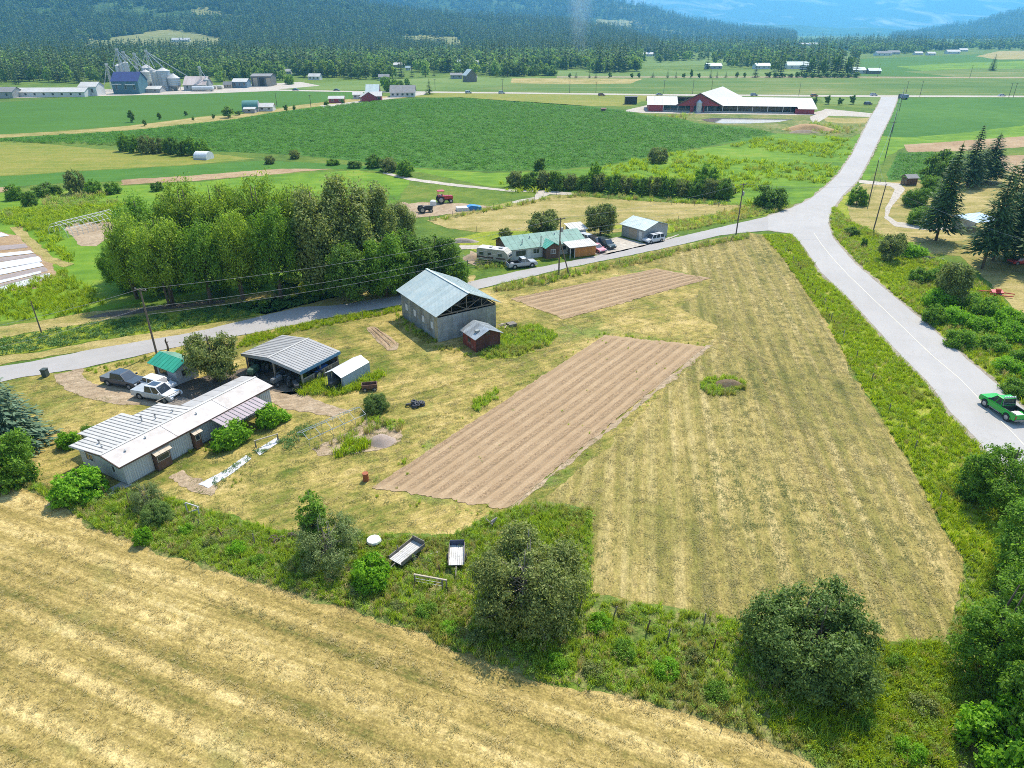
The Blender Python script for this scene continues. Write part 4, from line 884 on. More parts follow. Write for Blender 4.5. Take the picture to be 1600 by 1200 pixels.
# ------------------------------------------------------------------ the woods across the valley: the nearest trees one by one, the rest as a mass
con_lo = [spruce(130 + i, 13 + i, 2.5, l_needle2, 6, 6, 2, 2.0, droop=.3, clear=.04, sw=.45)[0] for i in range(3)]
dec_lo = [broadleaf(140 + i, 4.0, 9, l_far, 22, 9, 1.0, .9, .05, 6)[0] for i in range(3)]
c_con = proto_collection('far_conifer', con_lo); c_dec = proto_collection('far_broadleaf', dec_lo)
CLEAR = [[(1240, 105), (1340, 105), (1340, 112), (1240, 112)], [(540, 98), (680, 98), (680, 112), (540, 112)]]
zones = [  # outline, density, share of conifers
 ([(-60, 134), (-60, 92), (340, 88), (352, 106), (352, 129), (330, 131), (160, 133)], .012, .55),
 ([(340, 88), (560, 84), (860, 84), (1000, 80), (1000, 112), (870, 117), (790, 121), (700, 120), (640, 123), (560, 124), (450, 127), (360, 128)], .013, .32),
 ([(860, 84), (1000, 74), (1340, 72), (1700, 72), (1700, 78), (1540, 80), (1345, 86), (1340, 108), (1230, 113), (1000, 115), (960, 112), (870, 114)], .0055, .45),
 ([(-300, 92), (100, 84), (900, 70), (1000, 66), (1700, 65), (1700, 73), (1340, 76), (1000, 80), (860, 86), (300, 92)], .0022, .65)]
HOUSE_PX = [(614, 632, 106), (634, 641, 110), (712, 724, 100), (741, 752, 101), (445, 455, 116), (482, 500, 125), (592, 608, 126), (1105, 1128, 108), (1182, 1206, 108), (1230, 1272, 108), (1330, 1353, 115), (1357, 1375, 115.5), (1388, 1406, 85), (1370, 1395, 87), (1246, 1276, 71.5), (940, 960, 73.5), (964, 975, 73), (1003, 1020, 88)]
tall = []
for zi, (poly, dens, share) in enumerate(zones):
    P = sample(poly, dens, exclude=[[(400, 84.5), (660, 80), (700, 83), (500, 90)]] if zi == 3 else ())
    nn = vnoise(P, [.012, .011, .007, .0035][zi], zi) + .35 * vnoise(P, .035, zi + 20); P = P[nn > [-.2, -.10, .03, .06][zi]]
    # leave the farm lots open
    keep = np.ones(len(P), bool)
    for cx, cy, w in [(250, 131, 40), (240, 128, 30), (400, 131, 30), (480, 131, 30), (735, 122, 20), (725, 120, 22), (675, 122, 18)]:
        q = at(cx, cy); keep &= ~((np.abs(P[:, 0] - q.x) < w) & (np.abs(P[:, 1] - q.y) < w * .9))
    ax = P[:, 1] * math.cos(TH) + CAM_H * math.sin(TH); qx = 800 + FPX * P[:, 0] / ax; qy = 600 - FPX * (P[:, 1] * math.sin(TH) - CAM_H * math.cos(TH)) / ax
    for x0, x1, by in HOUSE_PX: keep &= ~((qx > x0 - 2) & (qx < x1 + 2) & (qy > by - 2.5) & (qy < by + (by - YH) * .24))
    P = P[keep]; isc = (np.random.random(len(P)) + vnoise(P, .006, 40) * .5) < share
    for p, c in zip(P, isc): tall.append((p[1], p[0], c))
tall.sort(key=lambda t: t[0])
# individuals: those that show largest
nc = nb = 0; rest = {True: [], False: []}
PCL = [Proto((spruce(150 + i, 14, 2.7, l_needle2, 9, 8, 4, 1.25, droop=.3, clear=.05, sw=.42)[0], MB().tube([(0, 0, -.1), (0, 0, 12)], [.2, .04], 5).mesh('trunk', BARK)), 2.7, 14) for i in range(2)]
PBL = [Proto((broadleaf(160 + i, 4.0, 9, l_far, 40, 18, .62, .8, .05, 7)[0], MB().tube([(0, 0, -.1), (0, 0, 5)], [.25, .1], 5).mesh('trunk', BARK)), 4.0, 9) for i in range(3)]
MARKS = [(-300, 'the dull grey shed'), (20, 'the long low white shed'), (90, 'the middle of the long low white shed'), (130, 'the tall white block'), (175, 'the feed mill'), (215, 'the cream bins'), (250, 'the widest silver silo'), (285, 'the grain shed'), (330, 'the white tanks'), (362, 'the blue-grey workshop'), (394, 'the dark hangar'), (430, 'the parked trailers'), (480, 'the trailer sheds'),
         (530, 'the track end sheds'), (570, 'the tall red barn'), (610, 'the grey farmhouse'), (650, 'the farmhouse drive'), (680, 'the conifer at the farm lane'), (723, 'the weathered far barn'), (760, 'the white roofed house in the woods'), (800, 'the broad pale green tree'), (860, 'the smoke plume'), (910, 'the smoke plume foot'), (960, 'the two far white barns'), (1020, 'the dairy barn end'), (1090, 'the feed silo of the dairy barn'), (1150, 'the dairy barn roof'), (1210, 'the slender far conifers'), (1260, 'the shelterbelt'), (1340, 'the far bungalow'), (1400, 'the far fields'), (1500, 'the lone conifer'), (1700, 'the plain')]
picked = []
for y, x, c in tall:
    h = (random.uniform(13, 27) if c else random.uniform(9, 17)) * (1.0 if y < 1600 else 1.15)
    if c and nc < 235: nc += 1; picked.append((pix(x, y)[0], x, y, c, h))
    elif not c and nb < 215: nb += 1; picked.append((pix(x, y)[0], x, y, c, h))
    else: rest[c].append((x, y, 0.0, h))
cnt = {}
for q, x, y, c, h in sorted(picked):
    m_ = max(i for i, (mx, _) in enumerate(MARKS) if mx <= q or i == 0); k = cnt.get((m_, c), 0); cnt[(m_, c)] = k + 1; mk = MARKS[m_][1]
    if c: put(random.choice(PCL), 'wood_conifer', (0, 0), 0, 0, '%s dark conifer of the woods front behind %s' % (ORD[min(k, len(ORD) - 1)], mk), 'tree', 'conifers at the front of the valley woods', loc=Vector((x, y, 0)), h=h, r=h * .17)
    else: put(random.choice(PBL), 'wood_tree', (0, 0), 0, 0, '%s leafy tree of the woods front behind %s' % (ORD[min(k, len(ORD) - 1)], mk), 'tree', 'leafy trees at the front of the valley woods', loc=Vector((x, y, 0)), h=h, r=h * .38)
for c, nm, coll, hp in ((True, 'conifer_forest', c_con, 14.0), (False, 'leafy_forest', c_dec, 9.0)):
    A = np.array(rest[c])
    if len(A):
        s = A[:, 3] / hp; rot = np.stack([np.zeros(len(A)), np.zeros(len(A)), np.random.uniform(0, 6.28, len(A))], 1)
        scatter(nm, A[:, :3], coll, np.stack([s * .95, s * .95, s], 1), rot)
# hillside forest
def hill_pts(p0, p1, y0, y1, n, pw=1.0):
    px = np.random.uniform(p0, p1, n); y = y0 + (y1 - y0) * np.random.random(n) ** pw; x = (px - 800) / KX * y
    out = []
    for a, b_, c in zip(px, y, x):
        if slope_field(a, b_): continue
        if noise.noise(Vector((c * .004, b_ * .004, 11))) > .27 and noise.noise(Vector((c * .02, b_ * .02, 12))) > -.1: continue
        z = hill(c, b_)
        if z > -.5: out.append((c, b_, z - .3))
    return np.array(out)
A = hill_pts(-150, 1040, 1340, 2600, 26000, .8); n = len(A)
s = np.random.uniform(.9, 1.75, n); scatter('hillside_forest', A, c_con, np.stack([s * 1.15, s * 1.15, s], 1), np.stack([np.zeros(n), np.zeros(n), np.random.uniform(0, 6.28, n)], 1))
A = hill_pts(-150, 1040, 1340, 2500, 8000, .8); n = len(A)
s = np.random.uniform(.9, 1.6, n); scatter('hillside_leafy_trees', A, c_dec, s, np.stack([np.zeros(n), np.zeros(n), np.random.uniform(0, 6.28, n)], 1))
A = hill_pts(-150, 1300, 3050, 4800, 16000, .9); n = len(A)
s = np.random.uniform(1.5, 2.6, n); scatter('ridge_forest', A, c_con, np.stack([s * 1.6, s * 1.6, s], 1), np.stack([np.zeros(n), np.zeros(n), np.random.uniform(0, 6.28, n)], 1))
A = hill_pts(1380, 1750, 3950, 5400, 5000, .9); n = len(A)
s = np.random.uniform(1.5, 2.6, n); scatter('ridge_forest', A, c_con, np.stack([s * 1.6, s * 1.6, s], 1), np.stack([np.zeros(n), np.zeros(n), np.random.uniform(0, 6.28, n)], 1))
# ================================================================== GRASS, WEEDS, CROPS
def tuft(seed, n, h, r, lmat, width=.03, lean=.5, name='tuft'):
    rng = np.random.default_rng(seed); vs, fs = [], []
    for i in range(n):
        a = rng.uniform(0, 6.28); d = rng.uniform(0, r) ; x, y = d * math.cos(a), d * math.sin(a); H = h * rng.uniform(.55, 1.15)
        la = rng.uniform(0, 6.28); lx, ly = math.cos(la) * lean * H * rng.uniform(.2, 1), math.sin(la) * lean * H * rng.uniform(.2, 1)
        w = width * rng.uniform(.7, 1.4); wa = rng.uniform(0, 6.28); wx, wy = math.cos(wa) * w, math.sin(wa) * w; k = len(vs)
        vs += [(x - wx, y - wy, -.02), (x + wx, y + wy, -.02), (x + lx * .35 + wx * .8, y + ly * .35 + wy * .8, H * .6), (x + lx * .35 - wx * .8, y + ly * .35 - wy * .8, H * .6), (x + lx, y + ly, H)]
        fs += [(k, k + 1, k + 2, k + 3), (k + 3, k + 2, k + 4)]
    me = bpy.data.meshes.new(name); me.from_pydata(vs, [], fs); me.materials.append(lmat); return me
def weed(seed, n, h, r, lmat, ls=.09):
    rng = np.random.default_rng(seed); a = rng.uniform(0, 6.28, n); d = r * np.sqrt(rng.uniform(0, 1, n)); z = h * rng.uniform(.15, 1, n) * (1 - .35 * (d / r) ** 2)
    p = np.stack([d * np.cos(a), d * np.sin(a), z], 1); nr = np.stack([np.cos(a) * .5, np.sin(a) * .5, np.ones(n)], 1)
    C, U, V = leaves(rng, p, nr, ls, .5, .5); return quads_mesh('weed', C, U, V, [lmat])
def litter(seed, n, r, L, w, lmat, z=.05):
    rng = np.random.default_rng(seed); a = rng.uniform(0, 6.28, n); d = r * np.sqrt(rng.uniform(0, 1, n)); th = rng.uniform(0, 6.28, n)
    p = np.stack([d * np.cos(a), d * np.sin(a), rng.uniform(.02, z, n)], 1); U = np.stack([np.cos(th), np.sin(th), rng.normal(0, .22, n)], 1) * (L * rng.uniform(.5, 1.3, (n, 1)))
    V = np.stack([-np.sin(th), np.cos(th), rng.normal(0, .3, n)], 1) * w; return quads_mesh('litter', p, U, V, [lmat])
t_green = leafmat('grass_blades', (.21, .30, .035), (.44, .53, .085), .5, .16, world=((.36, .32, .12), .11, .52))
t_vivid = leafmat('vivid_grass_blades', (.19, .28, .014), (.42, .49, .035), .5, .16, world=((.34, .33, .08), .13, .57))
t_dry = leafmat('dry_grass_blades', (.36, .285, .108), (.61, .50, .24), .45, .14, world=((.20, .21, .06), .07, .55), warm=False)
t_dry2 = leafmat('cut_grass_blades', (.23, .215, .07), (.43, .36, .155), .45, .14, world=((.15, .185, .04), .06, .52), warm=False)
t_weed = leafmat('weed_leaves', (.14, .24, .04), (.34, .48, .09), .48, .18, world=((.24, .26, .12), .15, .56))
t_weedd = leafmat('dull_weed_leaves', (.15, .14, .065), (.30, .28, .13), .3, .18)
t_corn = leafmat('corn_leaves', (.065, .18, .022), (.115, .26, .035), .5, .2)
t_veg = leafmat('vegetable_leaves', (.05, .12, .03), (.13, .24, .08), .3, .2)
t_gold = leafmat('goldenrod_flowers', (.50, .36, .02), (.70, .52, .04), .3, .15)
t_white = leafmat('white_flowers', (.62, .62, .55), (.8, .8, .72), .3, .1)
c_grass = proto_collection('grass_tuft', [tuft(1, 22, .55, .30, t_green, .028, .6), tuft(2, 24, .70, .34, t_green, .028, .7), tuft(3, 20, .45, .28, t_green, .028, .6), weed(4, 34, .55, .32, t_weed, .075)])
c_vivid = proto_collection('vivid_tuft', [tuft(5, 24, .60, .34, t_vivid, .03, .75), tuft(6, 26, .75, .36, t_vivid, .03, .9), weed(7, 36, .5, .35, t_weed, .07), tuft(8, 22, .5, .3, t_vivid, .03, .6)])
c_weeds = proto_collection('weed_clump', [weed(9, 46, .80, .42, t_weed, .08), weed(10, 50, 1.0, .40, t_weed, .075), weed(11, 40, .7, .45, t_weedd, .07), tuft(12, 26, .95, .34, t_green, .028, .5), tuft(13, 24, .9, .3, t_dry, .02, .5)])
c_short = proto_collection('stubble_tuft', [litter(14, 16, .34, .15, .022, t_dry, .10), litter(15, 16, .36, .18, .02, t_dry, .13), tuft(16, 10, .13, .24, t_dry, .02, 2.0)])
c_cut = proto_collection('cut_tuft', [litter(17, 14, .36, .13, .022, t_dry2, .05), litter(18, 14, .40, .15, .02, t_dry2, .06)])
c_corn = proto_collection('corn_plant', [weed(19 + i, 16, 1.2, .95, t_corn, .26) for i in range(3)])
c_veg = proto_collection('vegetable_plant', [weed(22, 26, .45, .45, t_veg, .13), weed(23, 26, .38, .40, t_veg, .12)])
c_flow = proto_collection('flowering_weed', [weed(24, 40, 1.1, .35, t_gold, .055), weed(25, 30, .9, .30, t_gold, .05)])
c_wflow = proto_collection('white_flower', [weed(26, 24, .8, .35, t_white, .04)])
def sown(name, px, dens, coll, s0, s1, exclude=(), falloff=None, nz=None, flat=1.0, label=None, world=False, rows=None):
    P = sample(px, dens, exclude, falloff=falloff, world=world)
    if rows is not None and len(P):
        yy = -math.sin(rows[0]) * P[:, 0] + math.cos(rows[0]) * P[:, 1] + .25; k = .5 + .5 * np.sin(2 * math.pi * yy / rows[1]); P = P[np.random.random(len(P)) < .10 + .90 * k ** 2.2]
    if nz is not None and len(P): P = P[vnoise(P, nz[0], nz[2] if len(nz) > 2 else 3) > nz[1]]
    if not len(P): return
    s = np.random.uniform(s0, s1, len(P)); P[:, 2] = .04
    # a little thicker with distance, where single blades are finer than a pixel
    k = np.clip(P[:, 1] / 110.0, 1.0, 1.5); scatter(name, P, coll, np.stack([s * k, s * k, s * flat], 1))
FENCE_ROW = [(-60, 745), (90, 764), (190, 768), (260, 778), (330, 800), (430, 830), (560, 836), (700, 840), (735, 822), (775, 803), (830, 788), (925, 797), (925, 930), (1000, 944), (1100, 962), (1200, 982), (1370, 1002), (1480, 1004), (1530, 940), (1760, 960), (1900, 1300), (1450, 1300), (1340, 1228), (1200, 1156), (1100, 1120), (1000, 1092), (850, 1064), (750, 1030), (650, 988), (560, 954), (450, 922), (330, 886), (240, 858), (150, 824), (60, 768)]
sown('fence_row_grass', FENCE_ROW, 9.5, c_grass, .5, 1.0, nz=(.5, -.45))
sown('fence_row_weeds', FENCE_ROW, 4.0, c_weeds, .5, .95, nz=(.25, -.15, 8))
sown('fence_row_tall_grass', [(860, 800), (925, 800), (915, 850), (860, 840), (820, 820)], 5, c_grass, .9, 1.5)
sown('dry_fence_row_grass', [(90, 764), (330, 800), (560, 836), (740, 840), (750, 1020), (560, 950), (330, 884), (150, 822)], 2.4, c_short, .9, 1.5, flat=1.6, nz=(.3, -.05, 5))
sown('lush_corner_grass', [(1330, 1010), (1480, 1006), (1500, 1080), (1480, 1200), (1330, 1200), (1200, 1140), (1240, 1080), (1330, 1080)], 9, c_vivid, .6, 1.1)
VERGE_R = [(1193, 368), (1237, 368), (1255, 390), (1279, 428), (1322, 468), (1353, 503), (1403, 558), (1445, 600), (1477, 643), (1520, 690), (1595, 775), (1640, 840), (1560, 900), (1509, 880), (1478, 832), (1420, 722), (1345, 600), (1288, 498), (1223, 402)]
sown('verge_tall_grass', VERGE_R, 6.5, c_vivid, .55, 1.05, nz=(.4, -.4))
sown('verge_weeds', VERGE_R, 1.2, c_weeds, .5, .9, nz=(.2, .0, 4))
sown('white_flowering_weeds', VERGE_R, .06, c_wflow, .5, .9)
BANK = [(1301, 322), (1325, 345), (1395, 378), (1445, 398), (1520, 430), (1600, 500), (1760, 640), (1760, 760), (1603, 637), (1570, 606), (1500, 547), (1444, 499), (1392, 455), (1342, 412), (1306, 372), (1297, 350)]
sown('bank_tall_grass', BANK, 4.5, c_vivid, .6, 1.1, nz=(.4, -.45))
sown('bank_weeds', BANK, 2.2, c_weeds, .6, 1.2, nz=(.15, -.05, 4))
sown('goldenrod', [(1010, 352), (1100, 340), (1160, 325), (1200, 328), (1150, 345), (1060, 360)], .9, c_flow, .6, 1.1, nz=(.12, -.05))
sown('goldenrod', [(1450, 400), (1530, 378), (1520, 392), (1460, 408)], 1.2, c_flow, .5, .9, nz=(.3, 0))
sown('roadside_weeds', [(1000, 352), (1100, 339), (1165, 322), (1235, 318), (1225, 330), (1190, 337), (1100, 355), (1040, 366), (1000, 362)], 1.6, c_weeds, .6, 1.2)
# overgrown fence line on the field side of the side road
sown('fence_line_grass', [(386, 525), (507, 500), (625, 480), (632, 486), (560, 500), (470, 518), (420, 532), (395, 540), (370, 545)], 6, c_vivid, .6, 1.05)
sown('fence_line_grass', [(770, 449), (900, 421), (1000, 402), (1075, 385), (1170, 366), (1172, 372), (1100, 386), (1005, 412), (900, 432), (800, 455), (775, 458)], 4, c_weeds, .6, 1.1)
sown('fence_line_grass', [(130, 580), (240, 556), (290, 546), (290, 553), (240, 563), (150, 584)], 5, c_grass, .4, .8)
sown('barnyard_weeds', [(772, 516), (836, 509), (872, 524), (855, 540), (804, 558), (765, 560), (745, 554), (768, 543), (784, 530)], 6, c_grass, .8, 1.3)
sown('barnyard_weeds', [(772, 516), (836, 509), (872, 524), (855, 540), (804, 558), (765, 560), (745, 554), (768, 543), (784, 530)], 2.5, c_weeds, .6, 1.0)
sown('barnyard_weeds', [(620, 490), (688, 537), (720, 545), (745, 556), (735, 560), (700, 548), (680, 548), (640, 520), (615, 500)], 5, c_grass, .5, .9, nz=(.4, -.2))
sown('shelter_weeds', [(474, 590), (500, 584), (508, 606), (540, 610), (582, 586), (600, 580), (600, 590), (572, 606), (530, 618), (470, 618), (462, 606)], 7, c_vivid, .8, 1.35)
sown('circle_weeds', [(1093, 601), (1106, 591), (1135, 589), (1160, 596), (1165, 606), (1150, 617), (1120, 620), (1098, 613)], 8, c_grass, .7, 1.1, exclude=[[(1116, 597), (1155, 597), (1157, 606), (1118, 606)]])
sown('circle_weeds', [(1095, 602), (1110, 608), (1160, 610), (1150, 617), (1120, 620), (1098, 613)], 4, c_weeds, .5, .8)
sown('garden_weeds', [(487, 700), (520, 690), (560, 665), (572, 656), (575, 664), (545, 690), (500, 706)], 4, c_weeds, .6, 1.0)
sown('garden_weeds', [(520, 712), (545, 690), (572, 688), (578, 700), (555, 710), (525, 716)], 8, c_vivid, 1.0, 1.5)
sown('garden_weeds', [(565, 672), (600, 660), (628, 668), (628, 676), (600, 674), (570, 680)], 6, c_weeds, .7, 1.1)
sown('garden_weeds', [(735, 640), (742, 625), (775, 610), (782, 612), (770, 625), (745, 645)], 7, c_grass, .7, 1.2)
sown('garden_greens', [(436, 690), (480, 655), (487, 660), (445, 696)], 8, c_veg, .4, .7)
sown('wall_weeds', [(240, 735), (262, 722), (312, 703), (330, 708), (340, 700), (322, 695), (262, 718), (236, 730)], 5, c_grass, .4, .8)
sown('wall_weeds', [(470, 612), (500, 610), (520, 618), (490, 622)], 4, c_weeds, .5, .8)
sown('verge_tall_grass', [(1505, 862), (1560, 880), (1560, 1010), (1476, 1004), (1494, 955), (1510, 885)], 9, c_grass, .6, 1.1)
sown('plot_edge_weeds', [(575, 768), (640, 782), (740, 800), (795, 800), (790, 806), (700, 802), (640, 792), (572, 776)], 2.6, c_grass, .4, .8, nz=(.3, -.1))
sown('plot_edge_weeds', [(578, 764), (700, 676), (945, 521), (940, 517), (700, 668), (574, 758)], 1.6, c_grass, .4, .8, nz=(.3, 0))
sown('plot_edge_weeds', [(945, 519), (1105, 538), (1104, 542), (942, 524)], 1.5, c_grass, .4, .7)
sown('plot_edge_weeds', [(800, 796), (900, 716), (1000, 632), (1108, 540), (1114, 542), (1006, 640), (906, 724), (808, 802)], 1.2, c_grass, .35, .6, nz=(.4, .05))
sown('plot_weeds', [(582, 762), (945, 524), (1103, 541), (792, 796)], .05, c_grass, .3, .6)
sown('garden_weeds', [(560, 668), (572, 648), (630, 658), (632, 672)], 3, c_grass, .7, 1.1, nz=(.4, -.1)); sown('garden_weeds', [(440, 700), (486, 662), (492, 668), (450, 706)], 5, c_veg, .6, .9); sown('garden_weeds', [(340, 770), (395, 725), (402, 731), (350, 778)], 2, c_grass, .4, .7, nz=(.4, 0))
# mown and cut grass close to the camera
HAY = [(-300, 780), (0, 760), (60, 768), (150, 826), (240, 860), (330, 888), (450, 924), (560, 956), (650, 990), (750, 1032), (850, 1066), (1000, 1094), (1100, 1122), (1200, 1158), (1330, 1230), (1450, 1400), (-500, 1400)]
sown('hay_stubble', HAY, 9, c_short, .5, 1.0, nz=(.5, -.15, 2), rows=(R(-22), 3.1))
sown('hay_stubble', HAY, .8, c_short, .5, 1.0)
LAWN = [(0, 600), (90, 590), (300, 545), (510, 502), (640, 482), (900, 420), (1170, 368), (1226, 405), (1290, 500), (1345, 603), (1420, 724), (1480, 832), (1508, 880), (1478, 1000), (1370, 1000), (1100, 962), (925, 928), (920, 800), (860, 786), (735, 830), (560, 833), (330, 798), (90, 762), (0, 745)]
PLOT = [[(580, 764), (945, 522), (1106, 540), (790, 799)], [(795, 468), (1025, 418), (1113, 435), (882, 501)], [(84, 586), (129, 575), (160, 600), (262, 588), (390, 570), (500, 570), (480, 610), (550, 640), (500, 650), (400, 640), (225, 634), (105, 610)]]
sown('cut_grass', LAWN, 3.0, c_cut, .6, 1.2, exclude=PLOT, falloff=90, nz=(.8, -.1, 6))
FIELD = [(1060, 400), (1170, 366), (1188, 368), (1220, 403), (1284, 499), (1339, 602), (1414, 724), (1472, 832), (1500, 880), (1488, 955), (1470, 998), (1370, 998), (1200, 980), (1100, 960), (1080, 800), (1100, 640), (1125, 540), (1115, 480)]
sown('windrow_straw', FIELD, 6, c_cut, .7, 1.2, rows=(R(80), 2.15), falloff=120)
def track(name, px, w=.5, gap=1.7, dens=14, coll=None):
    pts = [at(*p) for p in px]
    for s in (-1, 1):
        L_, R_ = [], []
        for i, p in enumerate(pts):
            d = (pts[min(i + 1, len(pts) - 1)] - pts[max(i - 1, 0)]).normalized(); n = Vector((-d.y, d.x, 0)); c = p + n * s * gap / 2; L_.append(c + n * w / 2); R_.append(c - n * w / 2)
        sown(name, L_ + R_[::-1], dens, coll or c_short, .5, .9, world=True)
track('wheel_track_straw', [(1100, 530), (1150, 535), (1190, 570), (1225, 640), (1265, 720), (1320, 830), (1370, 950)]); track('wheel_track_straw', [(905, 790), (985, 690), (1060, 600), (1110, 555), (1150, 520)], dens=9)
track('wheel_track_straw', [(550, 640), (640, 625), (720, 600), (800, 570), (870, 540), (900, 515), (880, 500), (830, 485), (800, 470)], dens=8); track('wheel_track_straw', [(380, 860), (480, 815), (560, 770), (640, 700), (730, 630), (820, 575)], dens=6)
track('wheel_track_straw', [(860, 505), (950, 495), (1060, 470), (1130, 445), (1150, 420), (1080, 412), (1000, 412)], dens=6)
# crops
CROP = [(-40, 221), (100, 212), (200, 206), (360, 189), (420, 179), (500, 168), (600, 157), (720, 154), (870, 164), (970, 174), (1010, 182), (1060, 187), (1095, 196), (1170, 202), (1208, 209), (1120, 225), (1050, 237), (940, 258), (860, 265), (760, 267), (650, 261), (470, 242), (335, 236), (200, 228)]
sown('corn_crop', CROP, .42, c_corn, .7, 1.05)
sown('garden_corn', [(1404, 240), (1460, 239), (1452, 262), (1438, 279), (1392, 281)], 1.0, c_corn, .5, .8)
VEG = [(-60, 540), (0, 532), (50, 521), (190, 499), (300, 486), (420, 467), (520, 453), (528, 463), (430, 487), (300, 509), (150, 531), (60, 548), (0, 555), (-60, 566)]
sown('vegetable_crop', VEG, 2.6, c_veg, .7, 1.3)
sown('vegetable_crop_weeds', VEG, 1.6, c_grass, .7, 1.2, nz=(.15, 0, 3))
sown('meadow_grass', [(-60, 470), (100, 425), (170, 470), (130, 492), (0, 503), (-60, 512)], 1.6, c_vivid, 1.0, 1.9)
sown('meadow_grass', [(0, 330), (190, 320), (200, 345), (90, 355), (120, 420), (90, 400), (40, 355), (0, 350)], .9, c_vivid, 1.2, 2.2)
sown('meadow_weeds', [(-60, 335), (0, 318), (190, 302), (210, 320), (120, 330), (0, 345)], .5, c_weeds, 1.2, 2.2, nz=(.05, -.1))
sown('meadow_weeds', [(1010, 182), (1100, 178), (1190, 180), (1275, 182), (1345, 190), (1345, 206), (1325, 212), (1212, 206), (1095, 190)], .10, c_weeds, 1.2, 2.2, nz=(.02, -.1), exclude=[[(1075, 181), (1265, 181), (1265, 202), (1075, 202)]])
sown('meadow_grass', [(650, 290), (745, 294), (800, 302), (870, 300), (940, 262), (1050, 240), (1150, 226), (1215, 210), (1325, 218), (1330, 240), (1300, 276), (1262, 310), (1190, 333), (1150, 316), (900, 296), (760, 285)], .16, c_vivid, 1.4, 2.6, nz=(.03, -.15))
sown('track_side_grass', [(735, 332), (800, 318), (900, 303), (1000, 310), (1160, 320), (1160, 323), (1000, 314), (900, 308), (805, 323), (690, 345), (672, 345)], .9, c_weeds, .8, 1.4)
sown('gate_weeds', [(742, 405), (800, 410), (792, 418), (745, 422)], 3, c_weeds, .7, 1.2)
print('instances', N_INST[0])
# ================================================================== BUILDINGS
WHITE = mat('white_metal', (.56, .555, .54), (.56, .56, .55), 1.2, .45, dirt=(.42, .40, .36))
WHITER = mat('white_roof_sheet', (.48, .455, .42), (.40, .385, .355), .8, .7, dirt=(.5, .48, .44), rnd=.05)
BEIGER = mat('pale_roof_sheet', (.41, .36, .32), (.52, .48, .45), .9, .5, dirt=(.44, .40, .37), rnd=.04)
SEAM = mat('shaded_roof_seam', (.27, .255, .24), (.20, .19, .18), 3, .6)  # greyer than the sheets: shadow sides of the ribs put into the colour
RIBG = mat('grey_wall_rib', (.42, .45, .47), (.34, .37, .39), 3, .5)
SIDING = mat('white_siding', (.48, .48, .465), (.50, .505, .495), 1.4, .6, dirt=(.48, .48, .44))
BROWN = mat('brown_trim', (.13, .075, .055), (.09, .055, .04), 3, .6)
BROWNW = mat('brown_boards', (.16, .085, .055), (.10, .055, .04), 3, .8, bump=.01)
GLASS = mat('window_glass', (.03, .035, .04), (.05, .06, .07), 1, .08, spec=.8)
TIN = mat('galvanised_sheet', (.42, .45, .46), (.30, .32, .33), .9, .42, .35, dirt=(.25, .235, .21), rnd=.18)
TIN2 = mat('weathered_sheet', (.34, .36, .355), (.25, .265, .26), .9, .5, .2, dirt=(.22, .19, .15), rnd=.2)
TINTAN = mat('tan_sheet', (.42, .37, .26), (.34, .30, .21), 1, .6)
BARNR = mat('barn_roof_sheet', (.46, .51, .485), (.37, .45, .45), .7, .7, .2, dirt=(.36, .42, .40), rnd=.07)
TIMBER = mat('grey_timber', (.22, .19, .155), (.13, .11, .09), 5, .9, bump=.01)
TIMBERP = mat('pale_timber', (.45, .38, .29), (.33, .27, .2), 5, .85)
REDW = mat('red_boards', (.235, .05, .03), (.15, .035, .025), 2.2, .8, dirt=(.30, .24, .19), rnd=.2, bump=.01)
REDD = mat('dark_red_boards', (.12, .04, .03), (.07, .03, .025), 2.2, .85, dirt=(.2, .15, .12), rnd=.25, bump=.01)
BLUEB = mat('blue_beam', (.11, .23, .33), (.08, .17, .25), 3, .5)
GREYP = mat('grey_metal_paint', (.36, .37, .37), (.29, .30, .30), 2, .5)
GREENR = mat('green_roof_sheet', (.03, .30, .18), (.025, .24, .145), 1, .4, rnd=.06)
PGREENR = mat('pale_green_roof_sheet', (.20, .33, .27), (.155, .26, .21), .8, .75, dirt=(.2, .28, .24), rnd=.05)
MAUVE = mat('faded_mauve_sheet', (.37, .30, .31), (.30, .24, .25), 1, .55, rnd=.06)
ORANGEW = mat('orange_boards', (.50, .21, .055), (.40, .16, .04), 2.2, .7, rnd=.12)
TARP = mat('white_tarp', (.52, .52, .52), (.64, .65, .67), 1.5, .5)
TARPG = mat('grey_tarp', (.33, .37, .41), (.26, .30, .33), 1.5, .55, bump=.02)
CONC = mat('concrete', (.42, .40, .37), (.33, .315, .29), 1.5, .9)
DIRTY = mat('dark_interior_floor', (.11, .09, .07), (.08, .065, .05), 2, .95)
REDM = mat('red_metal_wall', (.34, .045, .06), (.28, .035, .05), .3, .5)
SIGNW = mat('white_board', (.62, .61, .58), (.6, .59, .57), 3, .7)
BLACKM = mat('black_plastic', (.02, .02, .022), (.03, .03, .03), 3, .6)
GALV = mat('galvanised_pipe', (.5, .51, .52), (.4, .41, .42), 4, .35, .5)
V3 = Vector
